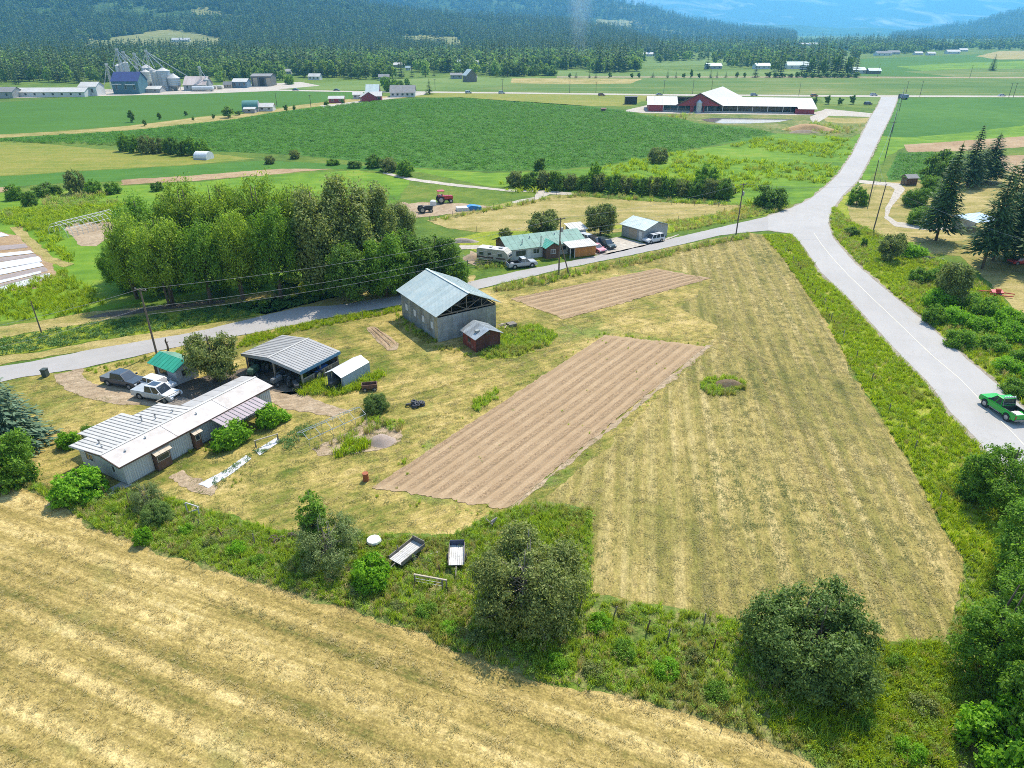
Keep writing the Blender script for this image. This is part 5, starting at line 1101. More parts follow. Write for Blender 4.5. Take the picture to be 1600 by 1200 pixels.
def wall(par, a, b, z0, z1, n, ms, z1b=None, ribs=2, ribh=.03, ribm=None, t=.06, name='wall_panel', ribw=.05, gap=.006):
    """A wall of sheets or boards from a to b (outside on the right hand); every sheet is a part."""
    a = V3((a[0], a[1], 0)); b = V3((b[0], b[1], 0)); d = b - a; L = d.length; e = d / L; o = V3((e.y, -e.x, 0)); z1b = z1 if z1b is None else z1b
    ms = ms if isinstance(ms, list) else [ms]
    for i in range(n):
        s0, s1 = L * i / n + gap, L * (i + 1) / n - gap; h0 = z1 + (z1b - z1) * s0 / L; h1 = z1 + (z1b - z1) * s1 / L
        jit = random.uniform(0, .012)
        P = lambda s, z, k: tuple(a + e * s + o * (k + jit) + V3((0, 0, z)))
        mb = MB().add([P(s0, z0, 0), P(s1, z0, 0), P(s1, h1, 0), P(s0, h0, 0), P(s0, z0, -t), P(s1, z0, -t), P(s1, h1, -t), P(s0, h0, -t)],
                      [(0, 1, 2, 3), (5, 4, 7, 6), (4, 0, 3, 7), (1, 5, 6, 2), (3, 2, 6, 7), (4, 5, 1, 0)])
        for r in range(ribs):
            s = s0 + (s1 - s0) * (r + .5) / ribs; hh = z1 + (z1b - z1) * s / L - .004; w = ribw / 2
            mb.add([P(s - w, z0 + .004, ribh), P(s + w, z0 + .004, ribh), P(s + w, hh, ribh), P(s - w, hh, ribh), P(s - w * 1.6, z0 + .004, .001), P(s + w * 1.6, z0 + .004, .001), P(s + w * 1.6, hh, .001), P(s - w * 1.6, hh, .001)],
                   [(0, 1, 2, 3), (4, 0, 3, 7), (1, 5, 6, 2), (3, 2, 6, 7), (4, 5, 1, 0)], 1 if ribm else 0)
        part(name, mb, [ms[random.randrange(len(ms))] if len(ms) > 1 else ms[0]] + ([ribm] if ribm else []), par)
def roof(par, A, B, C, D, n, m, seamm=None, rib=.05, ribw=.06, t=.05, name='roof_panel', gap=.004, fine=0):
    """A slope: A to B along the eave, D to C along the ridge; n sheets side by side, a seam or rib on each joint."""
    A, B, C, D = map(V3, (A, B, C, D)); nrm = (B - A).cross(D - A).normalized(); nrm = -nrm if nrm.z < 0 else nrm
    for i in range(n):
        t0, t1 = i / n + gap / n, (i + 1) / n - gap / n
        a, b_, c_, d_ = A.lerp(B, t0), A.lerp(B, t1), D.lerp(C, t1), D.lerp(C, t0)
        mb = MB().slab(a, b_, c_, d_, t)
        if rib:
            e = (b_ - a).normalized() * ribw
            mb.slab(a + nrm * rib - e * .5, a + nrm * rib + e * .5, d_ + nrm * rib + e * .5, d_ + nrm * rib - e * .5, rib - .001, 1 if seamm else 0)
        for k in range(fine):
            s = (k + 1) / (fine + 1); p = a.lerp(b_, s); q = d_.lerp(c_, s); e = (b_ - a).normalized() * .02
            mb.slab(p + nrm * .015 - e, p + nrm * .015 + e, q + nrm * .015 + e, q + nrm * .015 - e, .014)
        part(name, mb, [m] + ([seamm] if seamm else []), par)
def window(par, c, d, w, z0, z1, out=.05, name='window', fm=None, pm=None, bars=0):
    """Frame and recessed pane on a wall: c centre of the opening on the wall, d direction along the wall."""
    c = V3((c[0], c[1], 0)); d = V3((d[0], d[1], 0)).normalized(); o = V3((d.y, -d.x, 0)) ; f = .07
    P = lambda s, z, k: c + d * s + o * k + V3((0, 0, z))
    mb = MB()
    for (s0, s1, a, b_) in ((-w/2, w/2, z0, z0 + f), (-w/2, w/2, z1 - f, z1), (-w/2, -w/2 + f, z0 + f, z1 - f), (w/2 - f, w/2, z0 + f, z1 - f)) + tuple((-w/2 + f + (w - 2*f) * (i + 1) / (bars + 1) - .02, -w/2 + f + (w - 2*f) * (i + 1) / (bars + 1) + .02, z0 + f, z1 - f) for i in range(bars)):
        vs = [P(s0, a, out), P(s1, a, out), P(s1, b_, out), P(s0, b_, out), P(s0, a, -.02), P(s1, a, -.02), P(s1, b_, -.02), P(s0, b_, -.02)]
        mb.add(vs, [(0, 1, 2, 3), (5, 4, 7, 6), (4, 0, 3, 7), (1, 5, 6, 2), (3, 2, 6, 7), (4, 5, 1, 0)])
    fr = part(name, mb, fm or SIGNW, par)
    pb = MB(); g0, g1, h0, h1 = -w/2 + f, w/2 - f, z0 + f, z1 - f
    pb.add([P(g0, h0, out * .4), P(g1, h0, out * .4), P(g1, h1, out * .4), P(g0, h1, out * .4), P(g0, h0, -.01), P(g1, h0, -.01), P(g1, h1, -.01), P(g0, h1, -.01)], [(0, 1, 2, 3), (5, 4, 7, 6), (4, 0, 3, 7), (1, 5, 6, 2), (3, 2, 6, 7), (4, 5, 1, 0)])
    part('pane', pb, pm or GLASS, fr); return fr
def door(par, c, d, w, h, m, out=.05, name='door', z0=.05):
    c = V3((c[0], c[1], 0)); d = V3((d[0], d[1], 0)).normalized(); o = V3((d.y, -d.x, 0))
    mb = MB(); P = lambda s, z, k: c + d * s + o * k + V3((0, 0, z))
    mb.add([P(-w/2, z0, out), P(w/2, z0, out), P(w/2, h, out), P(-w/2, h, out), P(-w/2, z0, 0), P(w/2, z0, 0), P(w/2, h, 0), P(-w/2, h, 0)], [(0, 1, 2, 3), (5, 4, 7, 6), (4, 0, 3, 7), (1, 5, 6, 2), (3, 2, 6, 7), (4, 5, 1, 0)])
    dr = part(name, mb, m, par)
    hb_ = MB().bar(P(w/2 - .1, h * .48, out + .01), P(w/2 - .1, h * .54, out + .01), .05); part('handle', hb_, GALV, dr); return dr

# ---- white mobile home with its addition
O = at(201, 759); hm = thing('mobile_home', 'long white mobile home with ribbed white roof, brown trim and vine covered porch', 'mobile home', O, R(60.8))
LEN = 18.7
wall(hm, (0, 0), (3.0, 0), .15, 2.6, 4, SIDING, ribs=3, ribm=RIBG, ribw=.06)
wall(hm, (4.7, 0), (7.6, 0), .15, 2.6, 4, SIDING, ribs=3, ribm=RIBG, ribw=.06)
wall(hm, (8.5, 0), (LEN, 0), .15, 2.6, 12, SIDING, ribs=3, ribm=RIBG, ribw=.06)
wall(hm, (0, 2.4), (0, 0), .15, 3.02, 2, SIDING, z1b=2.58, ribs=0)
wall(hm, (0, 7.3), (0, 2.4), .15, 2.44, 4, SIDING, z1b=3.02, ribs=0)
wall(hm, (1.6, 7.3), (0, 7.3), .15, 2.42, 2, SIDING, ribs=0)
wall(hm, (1.7, 9.2), (1.7, 7.3), .15, 2.2, 2, SIDING, z1b=2.42, ribs=0)
wall(hm, (6.3, 9.2), (1.7, 9.2), .15, 2.2, 4, SIDING, ribs=0)
wall(hm, (6.3, 7.3), (6.3, 9.2), .15, 2.42, 2, SIDING, z1b=2.2, ribs=0)
wall(hm, (9.4, 7.3), (6.3, 7.3), .15, 2.42, 3, SIDING, ribs=0)
wall(hm, (9.4, 4.6), (9.4, 7.3), .15, 2.7, 2, SIDING, z1b=2.42, ribs=0)
wall(hm, (LEN, 4.6), (9.4, 4.6), .15, 2.55, 9, SIDING, ribs=3, ribm=RIBG, ribw=.06)
wall(hm, (LEN, 0), (LEN, 2.4), .15, 2.58, 2, [mat('pale_blue_siding', (.36, .50, .58), (.28, .40, .47), 2, .6)], z1b=3.0, ribs=3)
wall(hm, (LEN, 2.4), (LEN, 4.6), .15, 3.0, 2, [MATS['pale_blue_siding']], z1b=2.6, ribs=3)
zr = lambda w: 3.12 - (w - 2.4) * .105
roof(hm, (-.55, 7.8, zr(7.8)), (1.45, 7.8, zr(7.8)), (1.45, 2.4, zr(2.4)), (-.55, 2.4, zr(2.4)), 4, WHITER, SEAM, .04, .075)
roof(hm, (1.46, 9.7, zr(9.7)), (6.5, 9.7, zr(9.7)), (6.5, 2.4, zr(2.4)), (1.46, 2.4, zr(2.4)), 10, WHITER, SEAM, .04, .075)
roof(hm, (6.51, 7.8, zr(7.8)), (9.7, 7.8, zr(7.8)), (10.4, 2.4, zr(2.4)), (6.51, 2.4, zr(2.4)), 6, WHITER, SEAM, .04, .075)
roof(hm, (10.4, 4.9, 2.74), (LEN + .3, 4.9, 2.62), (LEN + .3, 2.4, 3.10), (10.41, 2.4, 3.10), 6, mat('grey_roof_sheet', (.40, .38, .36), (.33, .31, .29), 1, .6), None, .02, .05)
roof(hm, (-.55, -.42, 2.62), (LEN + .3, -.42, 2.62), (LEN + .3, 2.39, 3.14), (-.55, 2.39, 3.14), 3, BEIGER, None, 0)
part('ridge_cap', MB().bar((-.57, 2.4, 3.16), (LEN + .3, 2.4, 3.16), .30, .05), WHITER, hm)
fb = MB().bar((-.57, -.46, 2.56), (LEN + .32, -.46, 2.56), .06, .16); fb.bar((-.58, -.43, 2.55), (-.58, 2.4, 3.06), .05, .16); fb.bar((-.58, 2.45, 3.05), (-.58, 5.0, 2.78), .05, .14); part('fascia', fb, BROWN, hm)
part('fascia', MB().bar((-.58, 5.05, 2.77), (-.58, 7.8, 2.48), .05, .12).bar((-.55, 7.84, 2.47), (1.45, 7.84, 2.47), .05, .12).bar((1.46, 9.74, 2.28), (6.5, 9.74, 2.28), .05, .12), SIGNW, hm)
part('skirting', MB().box(.02, LEN - .02, .02, 4.55, 0, .15).box(.02, 9.35, 4.6, 7.25, 0, .15), TIMBER, hm)
window(hm, (-.0, 5.6), (0, -1), 1.3, 1.15, 2.05, .06, bars=1)
window(hm, (-.0, 1.75), (0, -1), .55, .95, 1.85, .06)
part('board', MB().bar((-.06, 3.0, 2.62), (-.06, 4.6, 2.45), .05, .16), BROWN, hm)
for (u0, u1, dp) in ((3.05, 4.65, .55), (7.65, 8.45, .5)):
    mb = MB().box(u0, u0 + .06, -dp, .0, .1, 2.2).box(u1 - .06, u1, -dp, 0, .1, 2.2).box(u0 + .06, u1 - .06, -dp, -dp + .05, .1, 1.0).box(u0 + .06, u1 - .06, -.02, .03, .1, 2.3)
    p_ = part('porch', mb, BROWNW, hm); window(p_, ((u0 + u1) / 2, -dp), (1, 0), (u1 - u0) - .2, 1.05, 1.75, .03, fm=TIMBERP)
    roof(hm, (u0 - .15, -dp - .35, 2.05), (u1 + .15, -dp - .35, 2.05), (u1 + .15, .02, 2.42), (u0 - .15, .02, 2.42), 3 if u1 - u0 > 1 else 2, mat('tan_canopy', (.52, .43, .32), (.44, .36, .27), 2, .7), None, .02, .04, name='canopy_panel')
roof(hm, (10.1, -2.75, 2.18), (16.2, -2.75, 2.18), (16.2, -.48, 2.52), (10.1, -.48, 2.52), 11, MAUVE, SEAM, .05, .07, name='porch_roof_panel')
for u in (10.3, 12.3, 14.3, 16.0): part('post', MB().bar((u, -2.6, 0), (u, -2.6, 2.12), .1), TIMBER, hm)
for (u, w, h) in ((1.0, 5.0, .35), (.6, 3.9, .18), (5.9, 5.2, .65), (6.9, 4.3, .5), (8.8, 4.0, .25), (3.8, 1.6, .18), (9.7, 1.3, .2), (1.3, 1.2, .18)):
    zz = zr(w) if w > 2.4 else 3.12 - (2.4 - w) * .18
    v_ = part('vent_pipe', MB().tube([(u, w, zz - .05), (u, w, zz + h)], .07, 8), GREYP, hm); part('vent_cap', MB().lathe([(.02, 0), (.14, .0), (.02, .08)], 10, (u, w, zz + h)), BLACKM if h > .3 else GREYP, v_)
# steps and deck on the yard side
dk = thing('wooden_deck', 'grey wooden deck with railing between the mobile home and the pickups', 'deck', at(268, 641), R(60.8))
for i in range(9): part('plank', MB().box(-.9 + i * .36, -.9 + i * .36 + .33, -1.1, 1.1, .45, .5), TIMBER, dk)
for x, y in ((-.9, -1.1), (2.3, -1.1), (-.9, 1.1), (2.3, 1.1)): part('post', MB().box(x - .05, x + .05, y - .05, y + .05, 0, 1.35), TIMBER, dk)
part('rail', MB().bar((-.9, 1.1, 1.3), (2.3, 1.1, 1.3), .07).bar((-.9, -1.1, 1.3), (-.9, 1.1, 1.3), .07), TIMBERP, dk)
solo('paving_slab', MB().box(-.9, 1.3, -.6, .7, 0, .08), CONC, 'pale concrete slab on the ground at the gable end of the mobile home', 'slab', at(182, 765), R(60))
PV = Proto(broadleaf(200, 1.5, 2.0, l_bright, 170, 50, .12, .28, .0, 10, stems=3, rt=.05, twigs=8, aspect=.8, shell=.8), 1.5, 2.0)
for (u, w, ru, rw, h, lab) in ((10.4, -2.9, 2.6, 1.2, 2.95, 'leafy green vine smothering the near end of the porch'), (15.3, -3.3, 1.7, 1.2, 2.85, 'leafy green vine over the far corner of the porch'), (16.8, -3.6, 1.0, 1.0, 1.4, 'low spill of vine leaves beyond the porch corner')):
    p = O + Matrix.Rotation(R(60.8), 3, 'Z') @ V3((u, w, 0)); o = thing('climbing_vine', lab, 'vine', p, R(60.8)); o.scale = (ru / 1.5, rw / 1.5, h / 2.0); link('crown', PV.m[0], o); link('trunk', PV.m[1], o)

# ---- big open barn
O = at(685, 535); bn = thing('barn', 'big grey metal barn with pale blue-green roof and open trussed gable', 'barn', O, R(33))
BW, BL, BH = 9.8, 12.2, 3.75
wall(bn, (0, BL), (0, 1.0), 0, BH, 14, [TIN2, TIN2, TIN, TIN2], ribs=5, ribh=.02, ribw=.03); wall(bn, (0, 1.0), (0, 0), 0, BH + .1, 2, [TINTAN, TIN2], ribs=4, ribh=.02, ribw=.03)
wall(bn, (0, 0), (BW, 0), 0, BH, 12, [TIN, TIN, TIN2], ribs=5, ribh=.02, ribw=.03)
wall(bn, (BW, 0), (BW, BL), 0, BH, 14, [TIN], ribs=3, ribh=.02, ribw=.03); wall(bn, (BW, BL), (0, BL), 0, BH, 12, [TIN2], ribs=3, ribh=.02, ribw=.03)
RZ, EZ, ov = 6.75, 4.25, .55
roof(bn, (-ov, -.75, EZ), (-ov, BL + .5, EZ), (BW / 2, BL + .5, RZ), (BW / 2, -.75, RZ), 15, BARNR, None, .02, .05, fine=3)
roof(bn, (BW + ov, -.75, EZ), (BW + ov, BL + .5, EZ), (BW / 2, BL + .5, RZ), (BW / 2, -.75, RZ), 15, BARNR, None, .02, .05, fine=3)
part('ridge_cap', MB().bar((BW / 2, -.78, RZ + .02), (BW / 2, BL + .52, RZ + .02), .35, .06), BARNR, bn)
zroof = lambda u: EZ + (RZ - EZ) * (1 - abs(u - BW / 2) / (BW / 2 + ov)) - .12
for k, w in enumerate((.12, 2.6, 5.0, 7.5, 9.9, BL - .1)):
    tb = MB().bar((0, w, 4.02), (BW, w, 4.02), .1, .18).bar((-.3, w, zroof(-.3)), (BW / 2, w, zroof(BW / 2)), .1, .16).bar((BW / 2, w, zroof(BW / 2)), (BW + .3, w, zroof(BW + .3)), .1, .16)
    tb.bar((BW / 2, w, 4.05), (BW / 2, w, zroof(BW / 2)), .12)
    for a_, b_ in ((2.4, 1), (7.4, 1)): tb.bar((a_, w, 4.05), (a_, w, zroof(a_)), .09)
    tb.bar((BW / 2, w, 4.1), (2.4, w, zroof(2.4) - .02), .09).bar((BW / 2, w, 4.1), (7.4, w, zroof(7.4) - .02), .09).bar((2.4, w, 4.1), (1.1, w, zroof(1.1)), .08).bar((7.4, w, 4.1), (8.7, w, zroof(8.7)), .08)
    part('truss', tb, TIMBER, bn)
    for u in (0.1, BW - .1) + ((3.3, 6.6) if k in (0, 5) else ()): part('post', MB().bar((u, w, 0), (u, w, 4.1), .16), TIMBER, bn)
part('girt', MB().bar((-.02, .1, 3.95), (-.02, BL, 3.95), .08, .14).bar((BW, .1, 3.95), (BW, BL, 3.95), .08, .14), TIMBER, bn)
part('stored_hay', MB().box(.6, 9.2, 6.5, 11.8, 0, 2.6).box(1.5, 6, 4.2, 6.45, 0, 1.3), mat('old_hay', (.20, .15, .08), (.13, .10, .055), 3, .95, bump=.03), bn)
for i, w in enumerate((10.2, 7.3, 4.5, 1.6)): part('patch_board', MB().box(-.09, -.04, w - .4, w + .4, 1.65, 2.65), SIGNW, bn)
# ---- red shed against the barn
O = at(744, 551); sh = thing('red_shed', 'small faded red board shed with tin roof against the barn', 'shed', O, R(33))
wall(sh, (0, 3.7), (0, 0), 0, 2.15, 11, [REDW], ribs=0, name='board'); wall(sh, (0, 0), (2.0, 0), 0, 2.15, 6, [REDD], z1b=3.0, ribs=0, name='board'); wall(sh, (2.0, 0), (4.0, 0), 0, 3.0, 6, [REDD], z1b=2.15, ribs=0, name='board')
wall(sh, (4.0, 0), (4.0, 3.7), 0, 2.15, 11, [REDD], ribs=0, name='board'); wall(sh, (4.0, 3.7), (0, 3.7), 0, 2.15, 10, [REDD], ribs=0, name='board')
roof(sh, (-.35, -.4, 2.1), (-.35, 4.0, 2.1), (2.0, 4.0, 3.15), (2.0, -.4, 3.15), 6, TIN, None, .02, .04, fine=2); roof(sh, (4.35, -.4, 2.1), (4.35, 4.0, 2.1), (2.0, 4.0, 3.15), (2.0, -.4, 3.15), 6, TIN, None, .02, .04, fine=2)
window(sh, (2.0, -.02), (1, 0), .8, 2.25, 2.72, .04, fm=REDD, bars=1); window(sh, (-.02, 1.9), (0, -1), .7, 1.0, 1.6, .03, fm=REDD)
part('roof_vent', MB().box(.5, 1.1, .7, 1.2, 2.55, 2.9), TIN2, sh)
jk = thing('scrap_crates', 'heap of grey boards and crates beside the barn wall', 'junk pile', at(790, 513), R(33))
for i in range(14): part('board', MB().bar((random.uniform(-1.4, 1), random.uniform(-.8, .6), .1 + i * .05), (random.uniform(-1, 1.6), random.uniform(-.6, .8), .15 + i * .05), .2, .05), TIMBER if i % 2 else TIMBERP, jk)
part('crate', MB().box(.2, 1.5, -.9, .2, 0, .8), TIMBER, jk)

# ---- carport / implement shed
O = at(470, 578, 2.4); O.z = 0; cp = thing('implement_shed', 'open carport shed with ribbed grey roof and blue side beam', 'carport', O, R(60))
roof(cp, (-.5, -.35, 2.42), (6.7, -.35, 2.42), (6.7, 5.2, 3.05), (-.5, 5.2, 3.05), 15, mat('grey_ribbed_sheet', (.34, .33, .315), (.28, .27, .26), .8, .5, rnd=.05), SEAM, .04, .085)
roof(cp, (-.5, 10.3, 2.45), (6.7, 10.3, 2.45), (6.7, 5.2, 3.05), (-.5, 5.2, 3.05), 15, MATS['grey_ribbed_sheet'], SEAM, .04, .085)
part('ridge_cap', MB().bar((-.52, 5.2, 3.09), (6.72, 5.2, 3.09), .26, .04), WHITER, cp)
part('fascia', MB().slab((-.52, -.35, 2.4), (-.52, 5.2, 3.02), (-.52, 5.2, 2.62), (-.52, -.35, 2.05), .04).slab((-.52, 5.2, 3.02), (-.52, 10.3, 2.42), (-.52, 10.3, 2.1), (-.52, 5.2, 2.62), .04), GREYP, cp)
part('beam', MB().bar((-.5, -.36, 2.2), (6.7, -.36, 2.2), .06, .42), BLUEB, cp)
for (u, w) in ((0, 0), (0, 4.9), (0, 10), (3.2, 0), (6.4, 0), (6.4, 3.3), (6.4, 6.7), (6.4, 10), (3.2, 10), (1.6, 10)): part('post', MB().bar((u, w, 0), (u, w, 2.35), .17), TIMBERP if u == 0 else TIMBER, cp)
wall(cp, (.1, -.05), (6.35, -.05), 0, 1.0, 26, [TIMBER, TIMBER, TIMBERP], ribs=0, name='board'); part('top_rail', MB().bar((.1, -.06, 1.05), (6.35, -.06, 1.05), .12, .08), TIMBERP, cp)
wall(cp, (6.45, .1), (6.45, 9.9), 0, 2.3, 24, [TIMBER, BROWNW], ribs=0, name='board'); wall(cp, (6.35, 10.05), (.2, 10.05), 0, 2.2, 18, [TIMBER], ribs=0, name='board')

# ---- tarp garage
O = at(538, 608); tg = thing('tarp_shelter', 'white topped tarp shelter with grey sides and open end', 'shelter', O, R(60))
for sgn, w0 in ((0, -.05), (1, 2.75)):
    roof(tg, (-.35, w0, 1.72), (5.0, w0, 1.72), (5.0, 1.35, 2.42), (-.35, 1.35, 2.42), 3, TARP, None, 0, name='roof_sheet')
wall(tg, (0, 0), (5.0, 0), .05, 1.7, 4, [TARPG], ribs=0, name='side_sheet'); wall(tg, (5.0, 0), (5.0, 2.7), .05, 1.75, 2, [TARPG], ribs=0, name='side_sheet'); wall(tg, (5.0, 2.7), (0, 2.7), .05, 1.7, 4, [TARPG], ribs=0, name='side_sheet')
part('side_sheet', MB().slab((-.02, 0, 1.7), (-.02, .45, 1.95), (-.02, .12, .1), (-.02, 0, .1), .02), TARPG, tg)
for u in (-.3, 2.4, 4.9): part('frame_hoop', MB().tube([(u, .02, 0), (u, .02, 1.68), (u, 1.35, 2.36), (u, 2.68, 1.68), (u, 2.68, 0)], .03, 6), GALV, tg)
part('pole', MB().tube([(-.28, 1.6, 0), (-.28, 1.6, 2.2)], .03, 6), GALV, tg)

# ---- green roofed hut
O = at(279, 602); gh = thing('garden_hut', 'small white hut with bright green metal roof beside the parked car', 'hut', O, R(58))
wall(gh, (0, 4.7), (0, 0), 0, 2.15, 6, [SIDING], ribs=0); wall(gh, (0, 0), (1.5, 0), 0, 2.15, 2, [SIDING], z1b=2.85, ribs=0); wall(gh, (1.5, 0), (3, 0), 0, 2.85, 2, [SIDING], z1b=2.15, ribs=0); wall(gh, (3, 0), (3, 4.7), 0, 2.15, 5, [SIDING], ribs=0); wall(gh, (3, 4.7), (0, 4.7), 0, 2.15, 4, [SIDING], ribs=0)
roof(gh, (-.5, -.45, 2.05), (-.5, 5.15, 2.05), (1.5, 5.15, 2.95), (1.5, -.45, 2.95), 8, GREENR, None, .03, .05); roof(gh, (3.5, -.45, 2.05), (3.5, 5.15, 2.05), (1.5, 5.15, 2.95), (1.5, -.45, 2.95), 8, mat('dull_green_sheet', (.18, .33, .24), (.14, .27, .2), 1, .5), None, .03, .05)
window(gh, (0, 2.7), (0, -1), 1.7, .85, 1.75, .05, fm=TIMBER, bars=1); window(gh, (1.2, 0), (1, 0), .8, .9, 1.7, .05, fm=TIMBER)
part('door', MB().box(-.06, -.01, 4.0, 4.6, .05, 1.9), BLACKM, gh)

# ---- green roofed house over the road
O = at(797, 408); hs = thing('farm_house', 'low white house with pale green metal roof across the side road', 'house', O, R(23))
HL, HD = 16.2, 7.4
wall(hs, (0, 0), (7.0, 0), 0, 2.35, 8, [SIDING], ribs=0); wall(hs, (9.9, 0), (HL, 0), 0, 2.35, 7, [SIDING], ribs=0); wall(hs, (HL, 0), (HL, HD), 0, 2.35, 5, [SIDING], ribs=0); wall(hs, (HL, HD), (0, HD), 0, 2.35, 10, [SIDING], ribs=0)
wall(hs, (0, HD), (0, HD / 2), 0, 2.35, 6, [BROWNW], z1b=3.8, ribs=0, name='board'); wall(hs, (0, HD / 2), (0, 0), 0, 3.8, 6, [BROWNW], z1b=2.35, ribs=0, name='board')
roof(hs, (-.7, -.55, 2.3), (HL + .4, -.55, 2.3), (HL + .4, HD / 2, 3.95), (-.7, HD / 2, 3.95), 14, PGREENR, None, .03, .05); roof(hs, (-.7, HD + .55, 2.3), (HL + .4, HD + .55, 2.3), (HL + .4, HD / 2, 3.95), (-.7, HD / 2, 3.95), 14, PGREENR, None, .03, .05)
wall(hs, (7.0, -1.7), (8.45, -1.7), 0, 2.3, 4, [BROWNW], z1b=3.05, ribs=0, name='board'); wall(hs, (8.45, -1.7), (9.9, -1.7), 0, 3.05, 4, [BROWNW], z1b=2.3, ribs=0, name='board'); wall(hs, (7.0, 0), (7.0, -1.7), 0, 2.3, 4, [BROWNW], ribs=0, name='board'); wall(hs, (9.9, -1.7), (9.9, 0), 0, 2.3, 4, [BROWNW], ribs=0, name='board')
roof(hs, (6.6, -2.1, 2.25), (6.6, 1.8, 2.25), (8.45, 1.8, 3.25), (8.45, -2.1, 3.25), 5, mat('mid_green_sheet', (.10, .36, .25), (.08, .29, .2), 1, .45), None, .03, .05); roof(hs, (10.3, -2.1, 2.25), (10.3, 1.8, 2.25), (8.45, 1.8, 3.25), (8.45, -2.1, 3.25), 5, MATS['mid_green_sheet'], None, .03, .05)
window(hs, (2.3, 0), (1, 0), 2.2, .7, 1.9, .06, bars=1); door(hs, (4.0, 0), (1, 0), .8, 2.05, SIGNW); window(hs, (5.6, 0), (1, 0), 1.4, .9, 1.9, .06, bars=1); window(hs, (8.5, -1.7), (1, 0), 1.1, .95, 1.85, .06, bars=1); window(hs, (11.6, 0), (1, 0), 1.3, .9, 1.8, .06)
part('stovepipe', MB().tube([(6.5, -.2, 2.3), (6.5, -.2, 4.3)], .09, 8), BLACKM, hs)
for u, w in ((5.2, 2.4), (10.8, 2.6), (3.0, 1.0)): part('roof_vent', MB().tube([(u, w, 3.0), (u, w, 3.9)], .1, 8), GREYP, hs)
lt = thing('garden_shed', 'white roofed lean-to behind the green roofed house', 'shed', at(893, 377), R(23))
wall(lt, (0, 0), (3.4, 0), 0, 2.3, 4, [SIDING], ribs=0); wall(lt, (3.4, 0), (3.4, 3), 0, 2.3, 3, [SIDING], ribs=0); wall(lt, (3.4, 3), (0, 3), 0, 2.6, 3, [SIDING], ribs=0); wall(lt, (0, 3), (0, 0), 0, 2.5, 3, [SIDING], ribs=0)
roof(lt, (-.3, -.4, 2.4), (3.8, -.4, 2.4), (3.8, 3.4, 3.1), (-.3, 3.4, 3.1), 5, WHITER, None, .03, .05)
# ---- orange board shed
O = at(897, 403); ws = thing('board_shed', 'orange board shed with whitish tin roof beside the road', 'shed', O, R(21))
wall(ws, (0, 0), (4.7, 0), .1, 2.15, 15, [ORANGEW], ribs=0, name='board'); wall(ws, (4.7, 0), (4.7, 3), .1, 2.15, 8, [ORANGEW], ribs=0, name='board'); wall(ws, (4.7, 3), (0, 3), .1, 2.35, 9, [TIMBER], ribs=0, name='board')
roof(ws, (-1.2, -.45, 2.2), (5.0, -.45, 2.2), (5.0, 3.5, 2.6), (-1.2, 3.5, 2.6), 8, WHITER, None, .025, .05, fine=1)
part('fascia', MB().bar((-1.2, -.48, 2.14), (5.0, -.48, 2.14), .04, .14), TIMBER, ws)
for u in (-1.0, .0): part('post', MB().bar((u, -.2, 0), (u, -.2, 2.15), .1), SIGNW, ws)
# ---- grey garage
O = at(1005, 378); gg = thing('garage', 'grey gabled garage with weathered doors beside the gravel yard', 'garage', O, R(38))
wall(gg, (0, 6.4), (0, 0), 0, 2.6, 9, [GREYP, TIMBERP, GREYP], ribs=0); wall(gg, (0, 0), (3.8, 0), 0, 2.6, 6, [GREYP], z1b=3.65, ribs=0); wall(gg, (3.8, 0), (7.6, 0), 0, 3.65, 6, [GREYP], z1b=2.6, ribs=0); wall(gg, (7.6, 0), (7.6, 6.4), 0, 2.6, 6, [GREYP], ribs=0); wall(gg, (7.6, 6.4), (0, 6.4), 0, 2.6, 6, [GREYP], ribs=0)
roof(gg, (-.4, -.5, 2.55), (-.4, 6.9, 2.55), (3.8, 6.9, 3.8), (3.8, -.5, 3.8), 8, BARNR, None, .02, .05, fine=1); roof(gg, (8.0, -.5, 2.55), (8.0, 6.9, 2.55), (3.8, 6.9, 3.8), (3.8, -.5, 3.8), 8, BARNR, None, .02, .05, fine=1)
door(gg, (0, .9), (0, -1), .9, 2.1, SIGNW); door(gg, (0, 3.1), (0, -1), 2.3, 2.2, TIMBERP, name='garage_door'); door(gg, (0, 5.5), (0, -1), 1.2, 2.2, GREYP, name='garage_door')

# ---- simple gabled buildings further off
def gable(name, label, cat, base, ang, L, D, h, r, wallm, roofm, loc=None, np_=4, wins=3, ov=.5, doorm=None, group=None, z=0):
    o = thing(name, label, cat, loc if loc is not None else at(*base, z), R(ang), group)
    wb_ = MB().box(0, L, 0, D, 0, h); wb_.add([(0, 0, h), (0, D, h), (0, D / 2, r - .08)], [(0, 2, 1)]); wb_.add([(L, 0, h), (L, D, h), (L, D / 2, r - .08)], [(0, 1, 2)]); part('wall', wb_, wallm, o)
    for y0 in (-ov, D + ov):
        zz = h - (r - h) * ov / (D / 2); roof(o, (-ov, y0, zz + .1), (L + ov, y0, zz + .1), (L + ov, D / 2, r + .1), (-ov, D / 2, r + .1), np_, roofm, None, 0)
    for i in range(wins): window(o, (L * (i + .5) / wins + .01, 0), (1, 0), min(1.5, L / wins * .5), h * .35, h * .8, .06)
    if doorm: door(o, (L * .5, 0), (1, 0), min(3, L * .2), h * .8, doorm)
    return o
